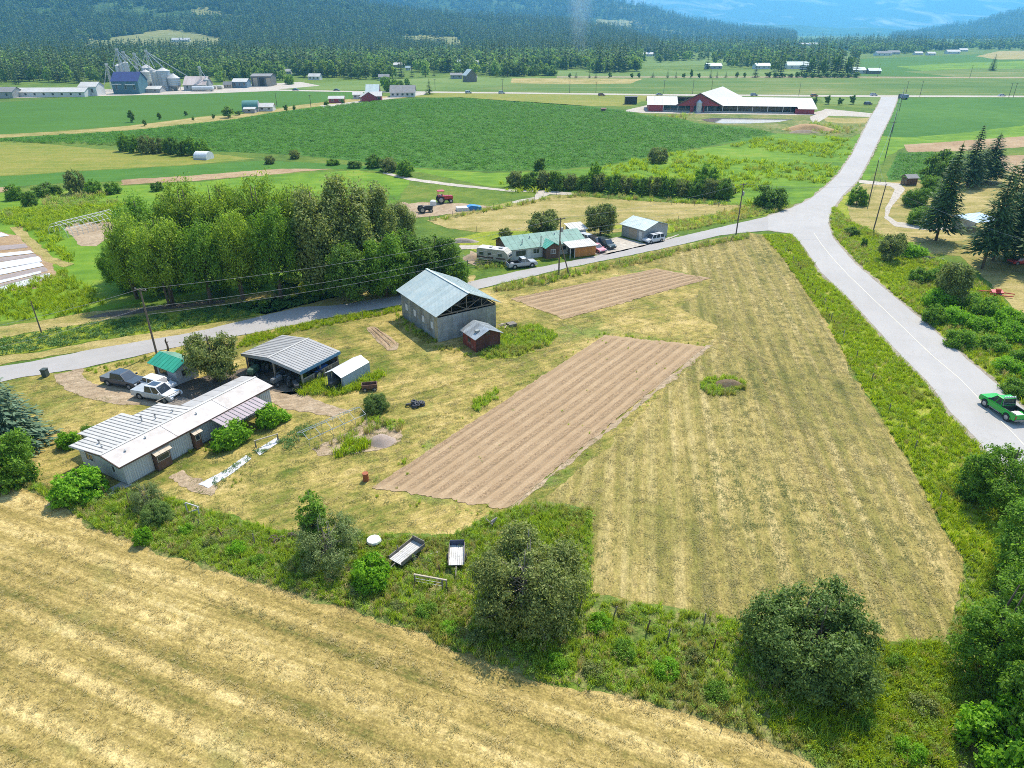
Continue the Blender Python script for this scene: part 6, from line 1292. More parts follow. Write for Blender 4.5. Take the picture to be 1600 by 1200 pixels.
# red dairy barn
O = at(1013, 174); db = thing('dairy_barn', 'long red dairy barn with bright white roofs and open front', 'barn', O, R(-8))
wall(db, (0, 0), (8, 0), 0, 3.5, 3, [REDM], ribs=0); wall(db, (0, 24), (0, 12), 0, 3.5, 3, [REDM], z1b=6.6, ribs=0); wall(db, (0, 12), (0, 0), 0, 6.6, 3, [REDM], z1b=3.5, ribs=0)
wall(db, (78, -2), (88, -2), 0, 2.6, 3, [REDM], ribs=0); wall(db, (88, -2), (88, 12), 0, 2.6, 4, [REDM], z1b=6.8, ribs=0); wall(db, (88, 12), (88, 26), 0, 6.8, 4, [REDM], z1b=3.0, ribs=0); wall(db, (88, 24), (0, 24), 0, 3.4, 10, [REDM], ribs=0)
roof(db, (-1, -1.2, 3.5), (16, -1.2, 3.5), (16, 12, 7.0), (-1, 12, 7.0), 4, WHITER, None, 0); roof(db, (38, -1.2, 3.5), (79, -1.2, 3.5), (79, 12, 7.0), (38, 12, 7.0), 8, WHITER, None, 0); roof(db, (79.02, -4, 2.6), (89, -4, 2.6), (89, 12, 7.0), (79.02, 12, 7.0), 3, WHITER, None, 0)
roof(db, (-1, 25, 3.4), (89, 25, 3.4), (89, 12, 7.0), (-1, 12, 7.0), 12, WHITER, None, 0)
wall(db, (15.5, -1.5), (27, -1.5), 3.3, 3.4, 5, [REDM], z1b=9.4, ribs=0, name='gable_panel'); wall(db, (27, -1.5), (38.5, -1.5), 3.3, 9.4, 5, [REDM], z1b=3.4, ribs=0, name='gable_panel')
roof(db, (14, -2.4, 3.3), (31, 46, 3.3), (45, 46, 10.2), (27, -2.4, 9.8), 5, WHITER, None, 0); roof(db, (40, -2.4, 3.3), (60, 46, 3.3), (45, 46, 10.2), (27, -2.4, 9.8), 5, WHITER, None, 0)
part('fascia', MB().bar((14, -2.45, 3.2), (27, -2.45, 9.7), .2, .5).bar((27, -2.45, 9.7), (40, -2.45, 3.2), .2, .5), BROWN, db)
for u in range(8, 79, 4): part('post', MB().box(u - .15, u + .15, -.15, .15, 0, 3.5), SIGNW if u % 8 == 0 else TIMBER, db)
part('kerb_wall', MB().box(8, 78, -.4, -.15, 0, .7), CONC, db); part('stall_rail', MB().bar((8, 1.5, 1.1), (78, 1.5, 1.1), .12).bar((8, 1.5, 1.6), (78, 1.5, 1.6), .12).bar((40, 8, 1.8), (78, 8, 1.8), .5, 1.2), TIMBERP, db)
part('back_wall', MB().box(8, 38, 8, 8.2, 0, 3.3), BLUEB, db); part('door_panel', MB().box(22.5, 24.5, -.5, -.3, 0, 3.2).box(29.5, 30.2, -.5, -.3, 0, 3.2), REDM, db)
solo('feed_silo', MB().lathe([(1.6, 0), (1.6, 5.2), (1.8, 5.25), (.3, 6.6)], 16), GALV, 'small round feed silo with pale cone top in front of the dairy barn gable', 'silo', at(1091, 176), 0)
# other buildings
def rect(bl, br, by, depth, h, r, name, label, cat, wm, rm, ang=None, **kw):
    a, b_ = at(bl, by), at(br, by); return gable(name, label, cat, (bl, by), 0 if ang is None else ang, (b_ - a).length, depth, h, r, wm, rm, **kw)
NAVY = mat('navy_roof', (.035, .045, .16), (.03, .04, .12), .5, .5); TEAL = mat('teal_wall', (.075, .17, .20), (.06, .13, .16), .3, .6); GREYR = mat('grey_shingle_roof', (.22, .215, .21), (.17, .165, .16), .6, .8)
rect(20, 130, 152, 12, 3.2, 5.5, 'long_shed', 'long low white shed at the edge of the far green field', 'shed', WHITE, WHITER, ang=3, np_=14, wins=8)
rect(126, 152, 150, 12, 6, 8.5, 'warehouse', 'tall white block at the end of the long low shed', 'building', WHITE, WHITER, ang=3, wins=2)
rect(-70, 18, 154, 12, 4, 6.5, 'long_shed', 'dull grey shed at the far field corner', 'shed', TIN2, GREYR, ang=3, np_=8, wins=5)
ml = rect(178, 218, 147, 16, 8.5, 14, 'feed_mill', 'teal feed mill with navy roof at the foot of the silos', 'mill', TEAL, NAVY, ang=3, np_=6, wins=3)
part('canopy', MB().box(1, 7, -1.2, -.02, 6.2, 6.7).box(9.5, 16, -1.2, -.02, 5.9, 6.4), SIGNW, ml)
rect(218, 250, 145, 10, 2.6, 4.2, 'loading_shed', 'low pale roofed loading shed under the white bins', 'shed', GREYP, WHITER, ang=3, wins=2)
rect(224, 246, 140, 8, 4.5, 5.5, 'loading_shed', 'dark open shed beneath the white hopper bins', 'shed', mat('rust_brown_wall', (.14, .08, .07), (.10, .06, .05), 1, .8), NAVY, ang=3, wins=2)
gs = rect(288, 322, 142, 16, 4.2, 9.5, 'grain_shed', 'grain shed with patchy pink and white roof beside the silos', 'shed', TIN2, mat('patchy_roof', (.50, .42, .38), (.42, .33, .29), .15, .6, rnd=.15), ang=3, np_=6, wins=3)
rect(364, 386, 137.5, 12, 4.5, 6.5, 'workshop', 'blue-grey workshop with white roof by the far road', 'workshop', mat('blue_grey_wall', (.14, .21, .27), (.11, .17, .22), .5, .6), WHITER, ang=2, wins=3)
hg = rect(394, 424, 135, 16, 7.5, 9, 'hangar', 'dark grey hangar with tall bay openings by the far road', 'hangar', mat('dark_grey_wall', (.13, .13, .12), (.10, .10, .09), .5, .7), GREYR, ang=2, wins=0)
for i in range(3): part('bay_door', MB().box(1.5 + i * 5.2, 5 + i * 5.2, -.3, -.02, 0, 6.4), BLACKM if i == 1 else TIMBERP, hg)
qh = thing('quonset_hut', 'green arched quonset hut on the edge of the crop field', 'hut', at(381, 174), R(10))
arc = [(4.2 * math.cos(math.pi * i / 14), 1.4 + 4.2 * math.sin(math.pi * i / 14)) for i in range(15)]
mb = MB(); n_ = len(arc)
mb.add([(0, y, z) for y, z in arc] + [(8.5, y, z) for y, z in arc] + [(0, y * .97, z - .1) for y, z in arc] + [(8.5, y * .97, z - .1) for y, z in arc], [(i, i + 1, n_ + i + 1, n_ + i) for i in range(n_ - 1)] + [(2 * n_ + i + 1, 2 * n_ + i, 3 * n_ + i, 3 * n_ + i + 1) for i in range(n_ - 1)])
part('roof', mb, mat('quonset_green', (.08, .20, .17), (.06, .16, .13), .6, .45), qh, smooth=True); part('wall', MB().box(0, 8.5, -4.2, 4.2, 0, 1.4).add([(8.45, y, z) for y, z in arc], [tuple(range(n_))]).add([(.05, y, z) for y, z in arc], [tuple(range(n_))[::-1]]), mat('pale_mauve_wall', (.38, .35, .38), (.3, .28, .3), .8, .7), qh)
rect(382, 398, 177, 4, 2.2, 2.9, 'field_shed', 'pale lean-to in front of the green quonset hut', 'shed', mat('stone_grey_wall', (.36, .34, .33), (.28, .27, .26), .8, .8), WHITER, ang=4, wins=1)
rect(404, 426, 174, 7, 2.4, 4, 'field_shed', 'white farm shed beside the green quonset hut', 'shed', WHITE, WHITER, ang=4, wins=2)
# red farmstead
rb = rect(573, 592, 156.5, 11, 4.6, 9, 'red_barn', 'red barn with tall pale blue roof in the red farmstead', 'barn', REDM, BARNR, ang=4, wins=2, doorm=WHITE)
rect(563, 578, 158, 9, 3, 5.6, 'red_barn', 'low red barn with white gable roof in front of the tall one', 'barn', REDM, WHITER, ang=-70, wins=2)
rect(580, 596, 158, 9, 3, 5.2, 'red_barn', 'red shed with broad white roof nearest the crop field', 'barn', REDM, WHITER, ang=6, wins=2)
rect(552, 566, 155, 6, 2.8, 4, 'farm_shed', 'small white shed at the end of the red farmstead', 'shed', WHITE, WHITER, ang=6, wins=2)
rect(514, 537, 161, 6, 2.6, 3.8, 'farm_shed', 'low red walled shed with white roof on the field track', 'shed', REDM, WHITER, ang=6, wins=2)
rect(610, 648, 152, 14, 3, 7, 'farmhouse', 'grey shingled farmhouse with wide roof beside the red barns', 'house', WHITE, GREYR, ang=4, wins=5)
rect(723, 737, 127.5, 10, 5.5, 10, 'grey_barn', 'weathered barn with steep pale roof beyond the far road', 'barn', TIMBER, BARNR, ang=-60, wins=2); rect(735, 745, 126.5, 8, 2.5, 4, 'lean_to', 'pale lean-to on the side of the weathered far barn', 'shed', TIMBER, WHITER, ang=5, wins=1)
rect(704, 722, 123.5, 8, 3.4, 5, 'field_shed', 'grey low shed beside the weathered far barn', 'shed', TIN2, GREYR, ang=3, wins=2)
rect(977, 995, 163, 4, 4.2, 4.5, 'black_bin', 'black box shed alone in the field beside the dairy barn', 'shed', BLACKM, BLACKM, wins=0, np_=2); rect(940, 946, 175, 3, 1.6, 2, 'feed_box', 'small rusty box at the edge of the crop field', 'box', BROWNW, BROWNW, wins=0, np_=1)
HOUSES = [((265, 288), 83.5, 'long white house on the sloping pasture', WHITE, WHITER, 1640, 20), ((614, 632), 106, 'white roofed house among the trees above the red farmstead', GREYP, WHITER, None, 0), ((634, 641), 110, 'small blue-white house below the white roofed one', WHITE, BARNR, None, 0),
 ((712, 724), 100, 'pale blue house in the far woods', WHITE, BARNR, None, 0), ((741, 752), 101, 'pinkish white roofed house in the far woods', WHITE, WHITER, None, 0), ((445, 455), 116, 'small white roofed cabin in the woods behind the hangar', WHITE, WHITER, None, 0),
 ((530, 538), 106, 'tiny white roofed cabin deep in the woods', WHITE, WHITER, None, 0), ((482, 500), 125, 'white sheds beside the parked trailers', WHITE, WHITER, None, 0), ((592, 608), 126, 'grey roofed house behind the red farmstead trees', GREYP, GREYR, None, 0),
 ((1105, 1128), 108, 'blue-grey roofed house beside the tall conifer', GREYP, BARNR, None, 0), ((1182, 1206), 108, 'long pale house behind the shelterbelt', WHITE, BARNR, None, 0), ((1230, 1272), 108, 'wide blue roofed house behind the boundary trees', WHITE, BARNR, None, 0),
 ((1330, 1353), 115, 'white roofed bungalow at the end of the shelterbelt', WHITE, BARNR, None, 0), ((1357, 1375), 115.5, 'dark gabled cottage by the far lane', TIMBER, BARNR, None, 0), ((1388, 1406), 85, 'dark roofed house beyond the far fields', GREYP, GREYR, None, 0), ((1370, 1395), 87, 'long pale shed beyond the far fields', WHITE, GREYR, None, 0),
 ((1430, 1442), 86, 'small white house on the far plain', WHITE, WHITER, None, 0), ((1450, 1462), 86.5, 'second small white house on the far plain', WHITE, WHITER, None, 0), ((1480, 1500), 84, 'white greenhouse on the far plain', WHITE, WHITER, None, 0), ((1500, 1512), 80.5, 'white barn on the far plain', WHITE, WHITER, None, 0),
 ((1246, 1276), 71.5, 'white sheds far out on the valley floor', WHITE, WHITER, None, 0), ((940, 960), 73.5, 'white barn far out below the blue ridge', WHITE, WHITER, None, 0), ((964, 975), 73, 'small white barn next to the far white barn', WHITE, WHITER, None, 0), ((1003, 1020), 88, 'pale roofed houses in the middle woods', WHITE, WHITER, None, 0),
 ((0, 10), 96, 'purple roofed shed on the hill pasture', mat('purple_wall', (.2, .1, .16), (.15, .08, .12), .5, .7), WHITER, None, 0), ((350, 362), 138, 'tan shed beside the blue-grey workshop', TIMBERP, GREYR, None, 0)]
for (x0, x1), by, lab, wm, rm, Y, zz in HOUSES:
    if Y:
        a_ = V3(((x0 - 800) / KX * Y, Y, 0)); b_ = V3(((x1 - 800) / KX * Y, Y, 0)); a_.z = hill(a_.x, Y) - .3
    else: a_, b_ = at(x0, by), at(x1, by)
    L_ = (b_ - a_).length; gable('distant_house', lab, 'house', None, random.uniform(-8, 8), L_, min(12, L_ * .7), min(4.5, 2.6 + L_ * .05), min(8, 4 + L_ * .12), wm, rm, loc=a_, wins=3, np_=3)
# silos
def tank(label, px, by, rad, h, cone, m, leg=0, name='grain_silo'):
    o = thing(name, label, 'silo', at(px, by)); rings = []
    k = int(h / 1.2)
    for i in range(k): rings += [(rad, leg + h * i / k), (rad * 1.02, leg + h * (i + .5) / k)]
    body = MB().lathe((([(rad * .15, leg - rad * .9)] if leg else []) + rings + [(rad, leg + h)]), 20); part('shell', body, m, o, smooth=False)
    part('roof', MB().lathe([(rad * 1.06, leg + h), (rad * .18, leg + h + cone), (rad * .18, leg + h + cone + .4)], 20), WHITER, o)
    if leg:
        for a_ in range(4): part('leg', MB().bar((rad * .85 * math.cos(a_ * 1.57 + .78), rad * .85 * math.sin(a_ * 1.57 + .78), 0), (rad * .85 * math.cos(a_ * 1.57 + .78), rad * .85 * math.sin(a_ * 1.57 + .78), leg + .5), .25), GALV, o)
    return o
SILV = mat('silver_silo', (.42, .46, .48), (.34, .37, .39), .5, .4, .4); CRM = mat('cream_silo', (.56, .54, .44), (.46, .44, .36), .5, .5)
tank('widest and tallest silver silo of the elevator', 261, 141, 4.6, 13.5, 1.8, SILV); tank('tall narrow silver silo next to the widest one', 249.5, 141, 2.6, 12.5, 1.4, SILV); tank('tall narrow silver silo second from the widest one', 244, 140, 2.4, 13.5, 1.4, SILV)
tank('silver silo half hidden behind the cream bins', 236, 139, 3.8, 15, 2, SILV); tank('squat silver hopper bin on legs beside the grain shed', 275, 141.5, 4.3, 5, 3.0, SILV, leg=3.6); tank('biggest cream bin above the dark shed', 234, 142.5, 2.9, 6.5, 1.6, CRM, leg=6.5)
tank('middle cream bin above the loading shed', 226.5, 142.5, 2.4, 6.0, 1.4, CRM, leg=6.0); tank('smallest cream bin beside the feed mill', 220.5, 142.5, 1.9, 6.0, 1.2, CRM, leg=5.5); tank('dark slim bin at the end of the grain shed', 325, 141, 1.8, 7.5, .8, TIN2)
for i, x in enumerate((192, 199, 205)): tank(['pale slim bin behind the feed mill roof', 'middle slim bin behind the feed mill', 'slim bin nearest the elevator legs'][i], x, 138, 2.0, 16 + i, 1.2, SILV)
def lattice(label, px, by, h, w=1.1, spouts=()):
    o = thing('elevator_leg', label, 'tower', at(px, by)); mb = MB()
    for sx, sy in ((-1, -1), (1, -1), (1, 1), (-1, 1)): mb.bar((sx * w / 2, sy * w / 2, 0), (sx * w / 2, sy * w / 2, h), .16)
    for i in range(int(h / 2.2)):
        z = i * 2.2; mb.bar((-w / 2, -w / 2, z), (w / 2, -w / 2, z + 2.2), .1).bar((w / 2, w / 2, z), (w / 2, -w / 2, z + 2.2), .1).bar((-w / 2, -w / 2, z), (w / 2, -w / 2, z), .1)
    part('mast', mb, GALV, o); part('head', MB().box(-w * .8, w * .8, -w * .6, w * .6, h, h + 1.4), GALV, o)
    for (dx, dy, z1) in spouts: part('spout', MB().tube([(0, 0, h + .3), (dx, dy, z1)], .22, 6), GALV, o)
    return o
lattice('tallest elevator leg above the feed mill', 197, 141, 27, spouts=((-6, 0, 15), (6, 0, 17), (12, 2, 14), (3, -2, 14))); lattice('elevator leg next to the tallest one', 206, 140, 25, spouts=((7, 0, 14), (14, 0, 13), (-5, 0, 14)))
lattice('slim elevator leg between the bins', 222, 140, 24, spouts=((4, 0, 14), (9, 0, 15), (-7, 0, 14))); lattice('elevator leg with long spouts over the tall silos', 241, 140, 26, spouts=((10, 0, 15.5), (16, 0, 10), (-5, 0, 17), (4, 0, 15), (28, 0, 9)))
lattice('short elevator leg at the shed end of the mill', 176, 141, 17, spouts=((5, 0, 12), (-5, 0, 4))); lattice('lone slim elevator leg beside the grain shed', 318, 141, 15, spouts=((4, 0, 8),))
for x in (334, 344): solo('cylindrical_tank', MB().tube([(-2, 0, 1.6), (-1.8, 0, 1.6), (1.8, 0, 1.6), (2, 0, 1.6)], [.6, 1.4, 1.4, .6], 12).box(-1.5, -1.2, -.8, .8, 0, .6).box(1.2, 1.5, -.8, .8, 0, .6), CRM, 'white horizontal tank beside the silo yard, %s' % ('nearer the silos' if x == 334 else 'nearer the workshop'), 'tank', at(x, 139.5))
solo('cylindrical_tank', MB().tube([(-8, 0, 2), (-7.6, 0, 2), (7.6, 0, 2), (8, 0, 2)], [.8, 1.6, 1.6, .8], 12).box(-6, -5.5, -1, 1, 0, .8).box(5.5, 6, -1, 1, 0, .8), WHITE, 'long white tank lying in front of the grain shed', 'tank', at(318, 142.6))
# yard shelter and hut of the right-hand property
sr = thing('metal_carport', 'open carport with pale blue metal roof under the spruces', 'carport', at(1520, 366), R(20))
roof(sr, (-.3, -.3, 2.6), (7.5, -.3, 2.6), (7.5, 5.5, 3.0), (-.3, 5.5, 3.0), 7, mat('pale_blue_sheet', (.45, .56, .68), (.38, .48, .59), 1, .4), None, .03, .05)
for u, w in ((0, 0), (7.2, 0), (0, 5.2), (7.2, 5.2)): part('post', MB().bar((u, w, 0), (u, w, 2.6), .15), TIMBER, sr)
part('back_wall', MB().box(0, 7.2, 5.25, 5.32, 0, 2.7), SIDING, sr)
lh = thing('log_hut', 'little log hut with dark shingle roof beside the looping drive', 'hut', at(1416, 290), R(8))
for i in range(8):
    part('log', MB().tube([(-.15, 0, .14 + i * .26), (3.15, 0, .14 + i * .26)], .13, 6), BROWNW, lh); part('log', MB().tube([(0, -.15, .14 + i * .26), (0, 2.6, .14 + i * .26)], .12, 6), BROWNW, lh); part('log', MB().tube([(3, -.15, .14 + i * .26), (3, 2.6, .14 + i * .26)], .12, 6), BROWNW, lh)
roof(lh, (-.4, -.5, 2.1), (3.4, -.5, 2.1), (3.4, 1.25, 3.0), (-.4, 1.25, 3.0), 5, GREYR, None, 0); roof(lh, (-.4, 3.0, 2.1), (3.4, 3.0, 2.1), (3.4, 1.25, 3.0), (-.4, 1.25, 3.0), 5, GREYR, None, 0)
# white tunnel at the hedge, covered bins behind the grove
tn = thing('white_tunnel', 'small white and blue-grey polytunnel at the end of the hedge', 'polytunnel', at(309, 248), R(-12))
arc = [(2.3 * math.cos(math.pi * i / 12), .6 + 2.0 * math.sin(math.pi * i / 12)) for i in range(13)]; n_ = 13
part('cover', MB().add([(0, y, z) for y, z in arc] + [(5, y, z) for y, z in arc], [(i, i + 1, n_ + i + 1, n_ + i) for i in range(n_ - 1)]).add([(5, y, z) for y, z in arc] + [(5, 2.3, 0), (5, -2.3, 0)], [tuple(range(n_)) + (n_ + 1, n_)]), TARP, tn); part('base', MB().box(0, 5, -2.3, -2.22, 0, .6).box(0, 5, 2.22, 2.3, 0, .6).box(-.05, .03, -2.3, 2.3, 0, 1.6), TARPG, tn)
cb = thing('covered_bins', 'low shed with pale sheeting glimpsed between the willow trunks', 'shed', at(400, 404), R(10))
wall(cb, (0, 0), (9, 0), 0, 2.2, 6, [TARP, TARPG], ribs=0); part('side_wall', MB().box(0, .1, 0, 5, 0, 2.2).box(8.9, 9, 0, 5, 0, 2.2), TARPG, cb); roof(cb, (-.3, -.4, 2.1), (9.3, -.4, 2.1), (9.3, 5, 3.0), (-.3, 5, 3.0), 6, mat('turquoise_sheet', (.35, .62, .62), (.5, .6, .62), .5, .5, rnd=.2), None, .02)
# ================================================================== VEHICLES
TYRE = mat('tyre_rubber', (.025, .025, .027), (.04, .04, .04), 5, .85); RIM = mat('alloy_rim', (.42, .43, .44), (.3, .3, .3), 4, .35, .6)
CHR = mat('bumper_grey', (.28, .29, .30), (.2, .2, .21), 4, .4, .4); LAMP = mat('headlight_lens', (.7, .72, .72), (.6, .62, .62), 2, .15); TAIL = mat('tail_light_red', (.35, .02, .02), (.25, .01, .01), 2, .3)
CARGL = mat('car_glass', (.025, .035, .05), (.04, .05, .07), 1, .06, spec=.9); DARKP = mat('dark_trim', (.03, .03, .032), (.04, .04, .04), 3, .7)
def paint(name, c, rough=.28): return mat(name, c, tuple(x * .9 for x in c), .4, rough, spec=.6)
def wheel(par, x, y, r, w):
    o = part('wheel', MB().tube([(x, y - w / 2, r), (x, y - w / 2 + .02, r), (x, y + w / 2 - .02, r), (x, y + w / 2, r)], [r * .9, r, r, r * .9], 18), TYRE, par)
    s = 1 if y > 0 else -1; part('rim', MB().tube([(x, y + s * (w / 2 - .01), r), (x, y + s * (w / 2 + .015), r)], [r * .62, r * .5], 12), RIM, o)
def arch_profile(L, zb, pts, wheels, r):
    """Side outline of the lower body, front to rear along the top, back along the bottom with wheel arches."""
    bot = []
    for xc in sorted(wheels):
        bot += [(xc - r * 1.18, zb)] + [(xc - r * 1.18 * math.cos(a), max(zb, r + r * 1.18 * math.sin(a) * .98)) for a in [math.pi * k / 8 for k in range(1, 8)]] + [(xc + r * 1.18, zb)]
    return pts + [(-L / 2 + .05, zb)] + bot + [(L / 2 - .1, zb)]
def side_body(prof, w, tuck=.05, ztop=1.0):
    """Body with real wheel arches: side skins from the profile, crowned slightly inwards at the top."""
    n = len(prof); mb = MB(); f = lambda z: w / 2 - (tuck * max(0, z - ztop * .75) / (ztop * .25 + .01) if z > ztop * .75 else tuck * .6 * max(0, .5 - z))
    tri = tessellate_polygon([[V3((x, z, 0)) for x, z in prof]])
    mb.add([(x, f(z), z) for x, z in prof], [t[::-1] for t in tri]); mb.add([(x, -f(z), z) for x, z in prof], list(tri))
    vs = [(x, f(z), z) for x, z in prof] + [(x, -f(z), z) for x, z in prof]
    mb.add(vs, [(i, (i + 1) % n, (i + 1) % n + n, i + n) for i in range(n)]); return mb
def house_of_glass(par, xs, w0, w1, z0, z1, body, panes):
    """Cabin: xs = rear foot, rear roof, front roof, front foot."""
    xr, xrr, xfr, xf = xs; h0, h1 = w0 / 2, w1 / 2
    mb = MB(); base = [(xr, -h0, z0), (xf, -h0, z0), (xf, h0, z0), (xr, h0, z0)]; top = [(xrr, -h1, z1), (xfr, -h1, z1), (xfr, h1, z1), (xrr, h1, z1)]
    mb.add(base + top, [(0, 1, 5, 4), (1, 2, 6, 5), (2, 3, 7, 6), (3, 0, 4, 7), (4, 5, 6, 7)])
    mb.add([(xrr + .12, -h1 + .1, z1 + .035), (xfr - .1, -h1 + .1, z1 + .035), (xfr - .1, h1 - .1, z1 + .035), (xrr + .12, h1 - .1, z1 + .035)] + top, [(0, 1, 2, 3), (4, 5, 1, 0), (5, 6, 2, 1), (6, 7, 3, 2), (7, 4, 0, 3)])
    cab = part('cab', mb, body, par)
    def pane(name, a, b, c, d, out):
        a, b, c, d = map(V3, (a, b, c, d)); o = V3(out); m_ = (a + b + c + d) / 4; q = [m_ + (p - m_) * .9 + o * .012 for p in (a, b, c, d)]
        part(name, MB().add(q + [p - o * .02 for p in q], [(0, 1, 2, 3), (0, 4, 5, 1), (1, 5, 6, 2), (2, 6, 7, 3), (3, 7, 4, 0)]), CARGL, par)
    pane('windscreen', (xf, -h0, z0), (xf, h0, z0), (xfr, h1, z1), (xfr, -h1, z1), (.8, 0, .6)); pane('rear_window', (xr, h0, z0), (xr, -h0, z0), (xrr, -h1, z1), (xrr, h1, z1), (-.9, 0, .3))
    for s in (-1, 1):
        for i in range(panes):
            t0, t1 = i / panes + .015, (i + 1) / panes - .015
            A, B = V3((xr, s * h0, z0)).lerp(V3((xf, s * h0, z0)), t0), V3((xr, s * h0, z0)).lerp(V3((xf, s * h0, z0)), t1); C, D = V3((xrr, s * h1, z1)).lerp(V3((xfr, s * h1, z1)), t1), V3((xrr, s * h1, z1)).lerp(V3((xfr, s * h1, z1)), t0)
            q = (A, B, C, D) if s < 0 else (B, A, D, C); pane('side_window', *q, (0, s, .15))
    return cab
def pickup(label, m, loc, ang, L=5.8, W_=1.98, H=1.92, r=.40, cab='crew', cover=False, lift=0.0, rack=False, sunroof=False, group=None):
    o = thing('pickup_truck', label, 'pickup truck', loc, R(ang), group); zt = 1.12 + lift; zb = .42 + lift * .9; wx = (-L * .30, L * .315)
    cl = 2.5 if cab == 'crew' else 1.75; xf = L * .5 - 1.45; xr = xf - cl                                     # cabin foot
    prof = arch_profile(L, zb, [(L / 2 - .02, zb + .08), (L / 2, zt - .30), (L / 2 - .12, zt - .06), (xf + .05, zt + .04), (xr - .02, zt + .02), (xr - .04, zt), (-L / 2, zt), (-L / 2, zb + .1)], wx, r + .02)
    # lower body: front part full, bed as an open box
    split = xr - .04
    fr = [p for p in prof if p[0] >= split - .001]
    body = MB(); full = side_body(prof, W_, .05, zt)
    body.v, body.f, body.m = full.v[:len(prof) * 2], [], []
    n = len(prof); tri = tessellate_polygon([[V3((x, z, 0)) for x, z in prof]])
    body = MB(); fw = lambda z: W_ / 2 - (.04 if z > zt - .02 else 0) - (.05 if z < .6 else 0)
    body.add([(x, fw(z), z) for x, z in prof], [t[::-1] for t in tri]); body.add([(x, -fw(z), z) for x, z in prof], list(tri))
    for i in range(n):
        a, b_ = prof[i], prof[(i + 1) % n]
        if a[0] <= split + .01 and b_[0] <= split + .01 and a[1] > zt - .02 and b_[1] > zt - .02: continue          # leave the bed open above
        body.add([(a[0], fw(a[1]), a[1]), (b_[0], fw(b_[1]), b_[1]), (b_[0], -fw(b_[1]), b_[1]), (a[0], -fw(a[1]), a[1])], [(0, 1, 2, 3)])
    part('body', body, m, o)
    y = W_ / 2 - .05
    bed = MB().box(-L / 2 + .05, split - .02, -y + .1, y - .1, zt - .50, zt - .46).box(-L / 2 + .05, split - .02, -y, -y + .1, zt - .46, zt + .01).box(-L / 2 + .05, split - .02, y - .1, y, zt - .46, zt + .01).box(split - .08, split - .02, -y + .1, y - .1, zt - .46, zt + .01)
    part('bed', bed, DARKP, o)
    part('tailgate', MB().box(-L / 2 - .02, -L / 2 + .05, -y, y, zb + .12, zt + .012), m, o)
    if cover: part('bed_cover', MB().box(-L / 2 + .03, split - .03, -y - .01, y + .01, zt + .015, zt + .05), cover, o)
    house_of_glass(o, (xr, xr + .12, xf - .72, xf + .05), W_ - .12, W_ - .42, zt + .015, H + lift, m, 2)
    for wxx in wx:
        for s in (-1, 1): wheel(o, wxx, s * (W_ / 2 - .13), r, .26)
    part('bumper', MB().box(L / 2 - .04, L / 2 + .07, -W_ / 2 + .06, W_ / 2 - .06, zb + .02, zb + .26), CHR, o); part('bumper', MB().box(-L / 2 - .12, -L / 2 - .02, -W_ / 2 + .1, W_ / 2 - .1, zb - .02, zb + .16), CHR, o)
    part('grille', MB().box(L / 2 - .01, L / 2 + .035, -.55, .55, zt - .5, zt - .2), DARKP, o)
    for s in (-1, 1):
        part('headlight', MB().box(L / 2 - .05, L / 2 + .03, s * .78 - .17, s * .78 + .17, zt - .44, zt - .22), LAMP, o); part('tail_light', MB().box(-L / 2 - .035, -L / 2 + .02, s * (y - .09) - .08, s * (y - .09) + .08, zt - .5, zt - .1), TAIL, o)
        part('mirror', MB().box(xf - .25, xf - .1, s * (W_ / 2 + .02) - (.0 if s > 0 else .22), s * (W_ / 2 + .02) + (.22 if s > 0 else .0), zt + .06, zt + .26), m if not rack else DARKP, o)
        part('door_line', MB().box(xr + cl * .52, xr + cl * .52 + .02, s * (W_ / 2 - .035) - .006, s * (W_ / 2 - .035) + .006, zb + .2, zt), DARKP, o)
        part('step_bar', MB().bar((-L * .12, s * (W_ / 2 - .02), zb - .04), (L * .17, s * (W_ / 2 - .02), zb - .04), .1), CHR if rack else DARKP, o)
        for wxx in wx: part('wheel_arch', MB().tube([(wxx + (r + .09) * math.cos(a), s * (W_ / 2 - .02), r + lift * .3 + (r + .09) * math.sin(a)) for a in [math.pi * k / 8 for k in range(9)]], .045 if not rack else .075, 5), DARKP if not rack else m, o)
    part('underbody', MB().box(-L / 2 + .2, L / 2 - .3, -.55, .55, .28 + lift * .6, zb + .05), DARKP, o)
    if sunroof: part('sunroof', MB().box(xr + .35, xf - .95, -.5, .5, H + lift + .02, H + lift + .05), CARGL, o)
    if rack:
        rk = part('light_bar', MB().bar((xr + .1, -.75, H + lift + .12), (xr + .1, .75, H + lift + .12), .07).bar((xr - .1, -.78, zt), (xr + .08, -.76, H + lift + .1), .06).bar((xr - .1, .78, zt), (xr + .08, .76, H + lift + .1), .06).bar((xr - .1, -.78, zt + .3), (xr - .1, .78, zt + .3), .05), CHR, o)
        for k in range(5): part('lamp', MB().tube([(xr + .04, -.6 + k * .3, H + lift + .2), (xr + .16, -.6 + k * .3, H + lift + .2)], .1, 8), LAMP, rk)
        part('load', MB().box(-L / 2 + .4, -L / 2 + 1.3, -.5, .4, zt - .45, zt - .2), SIGNW, o)
        part('exhaust', MB().tube([(-L / 2 - .2, -.5, .35), (-L / 2 + .2, -.5, .36)], .06, 8).box(-L / 2 - .1, -L / 2, -.2, .2, .45, .62), CHR, o)
    return o
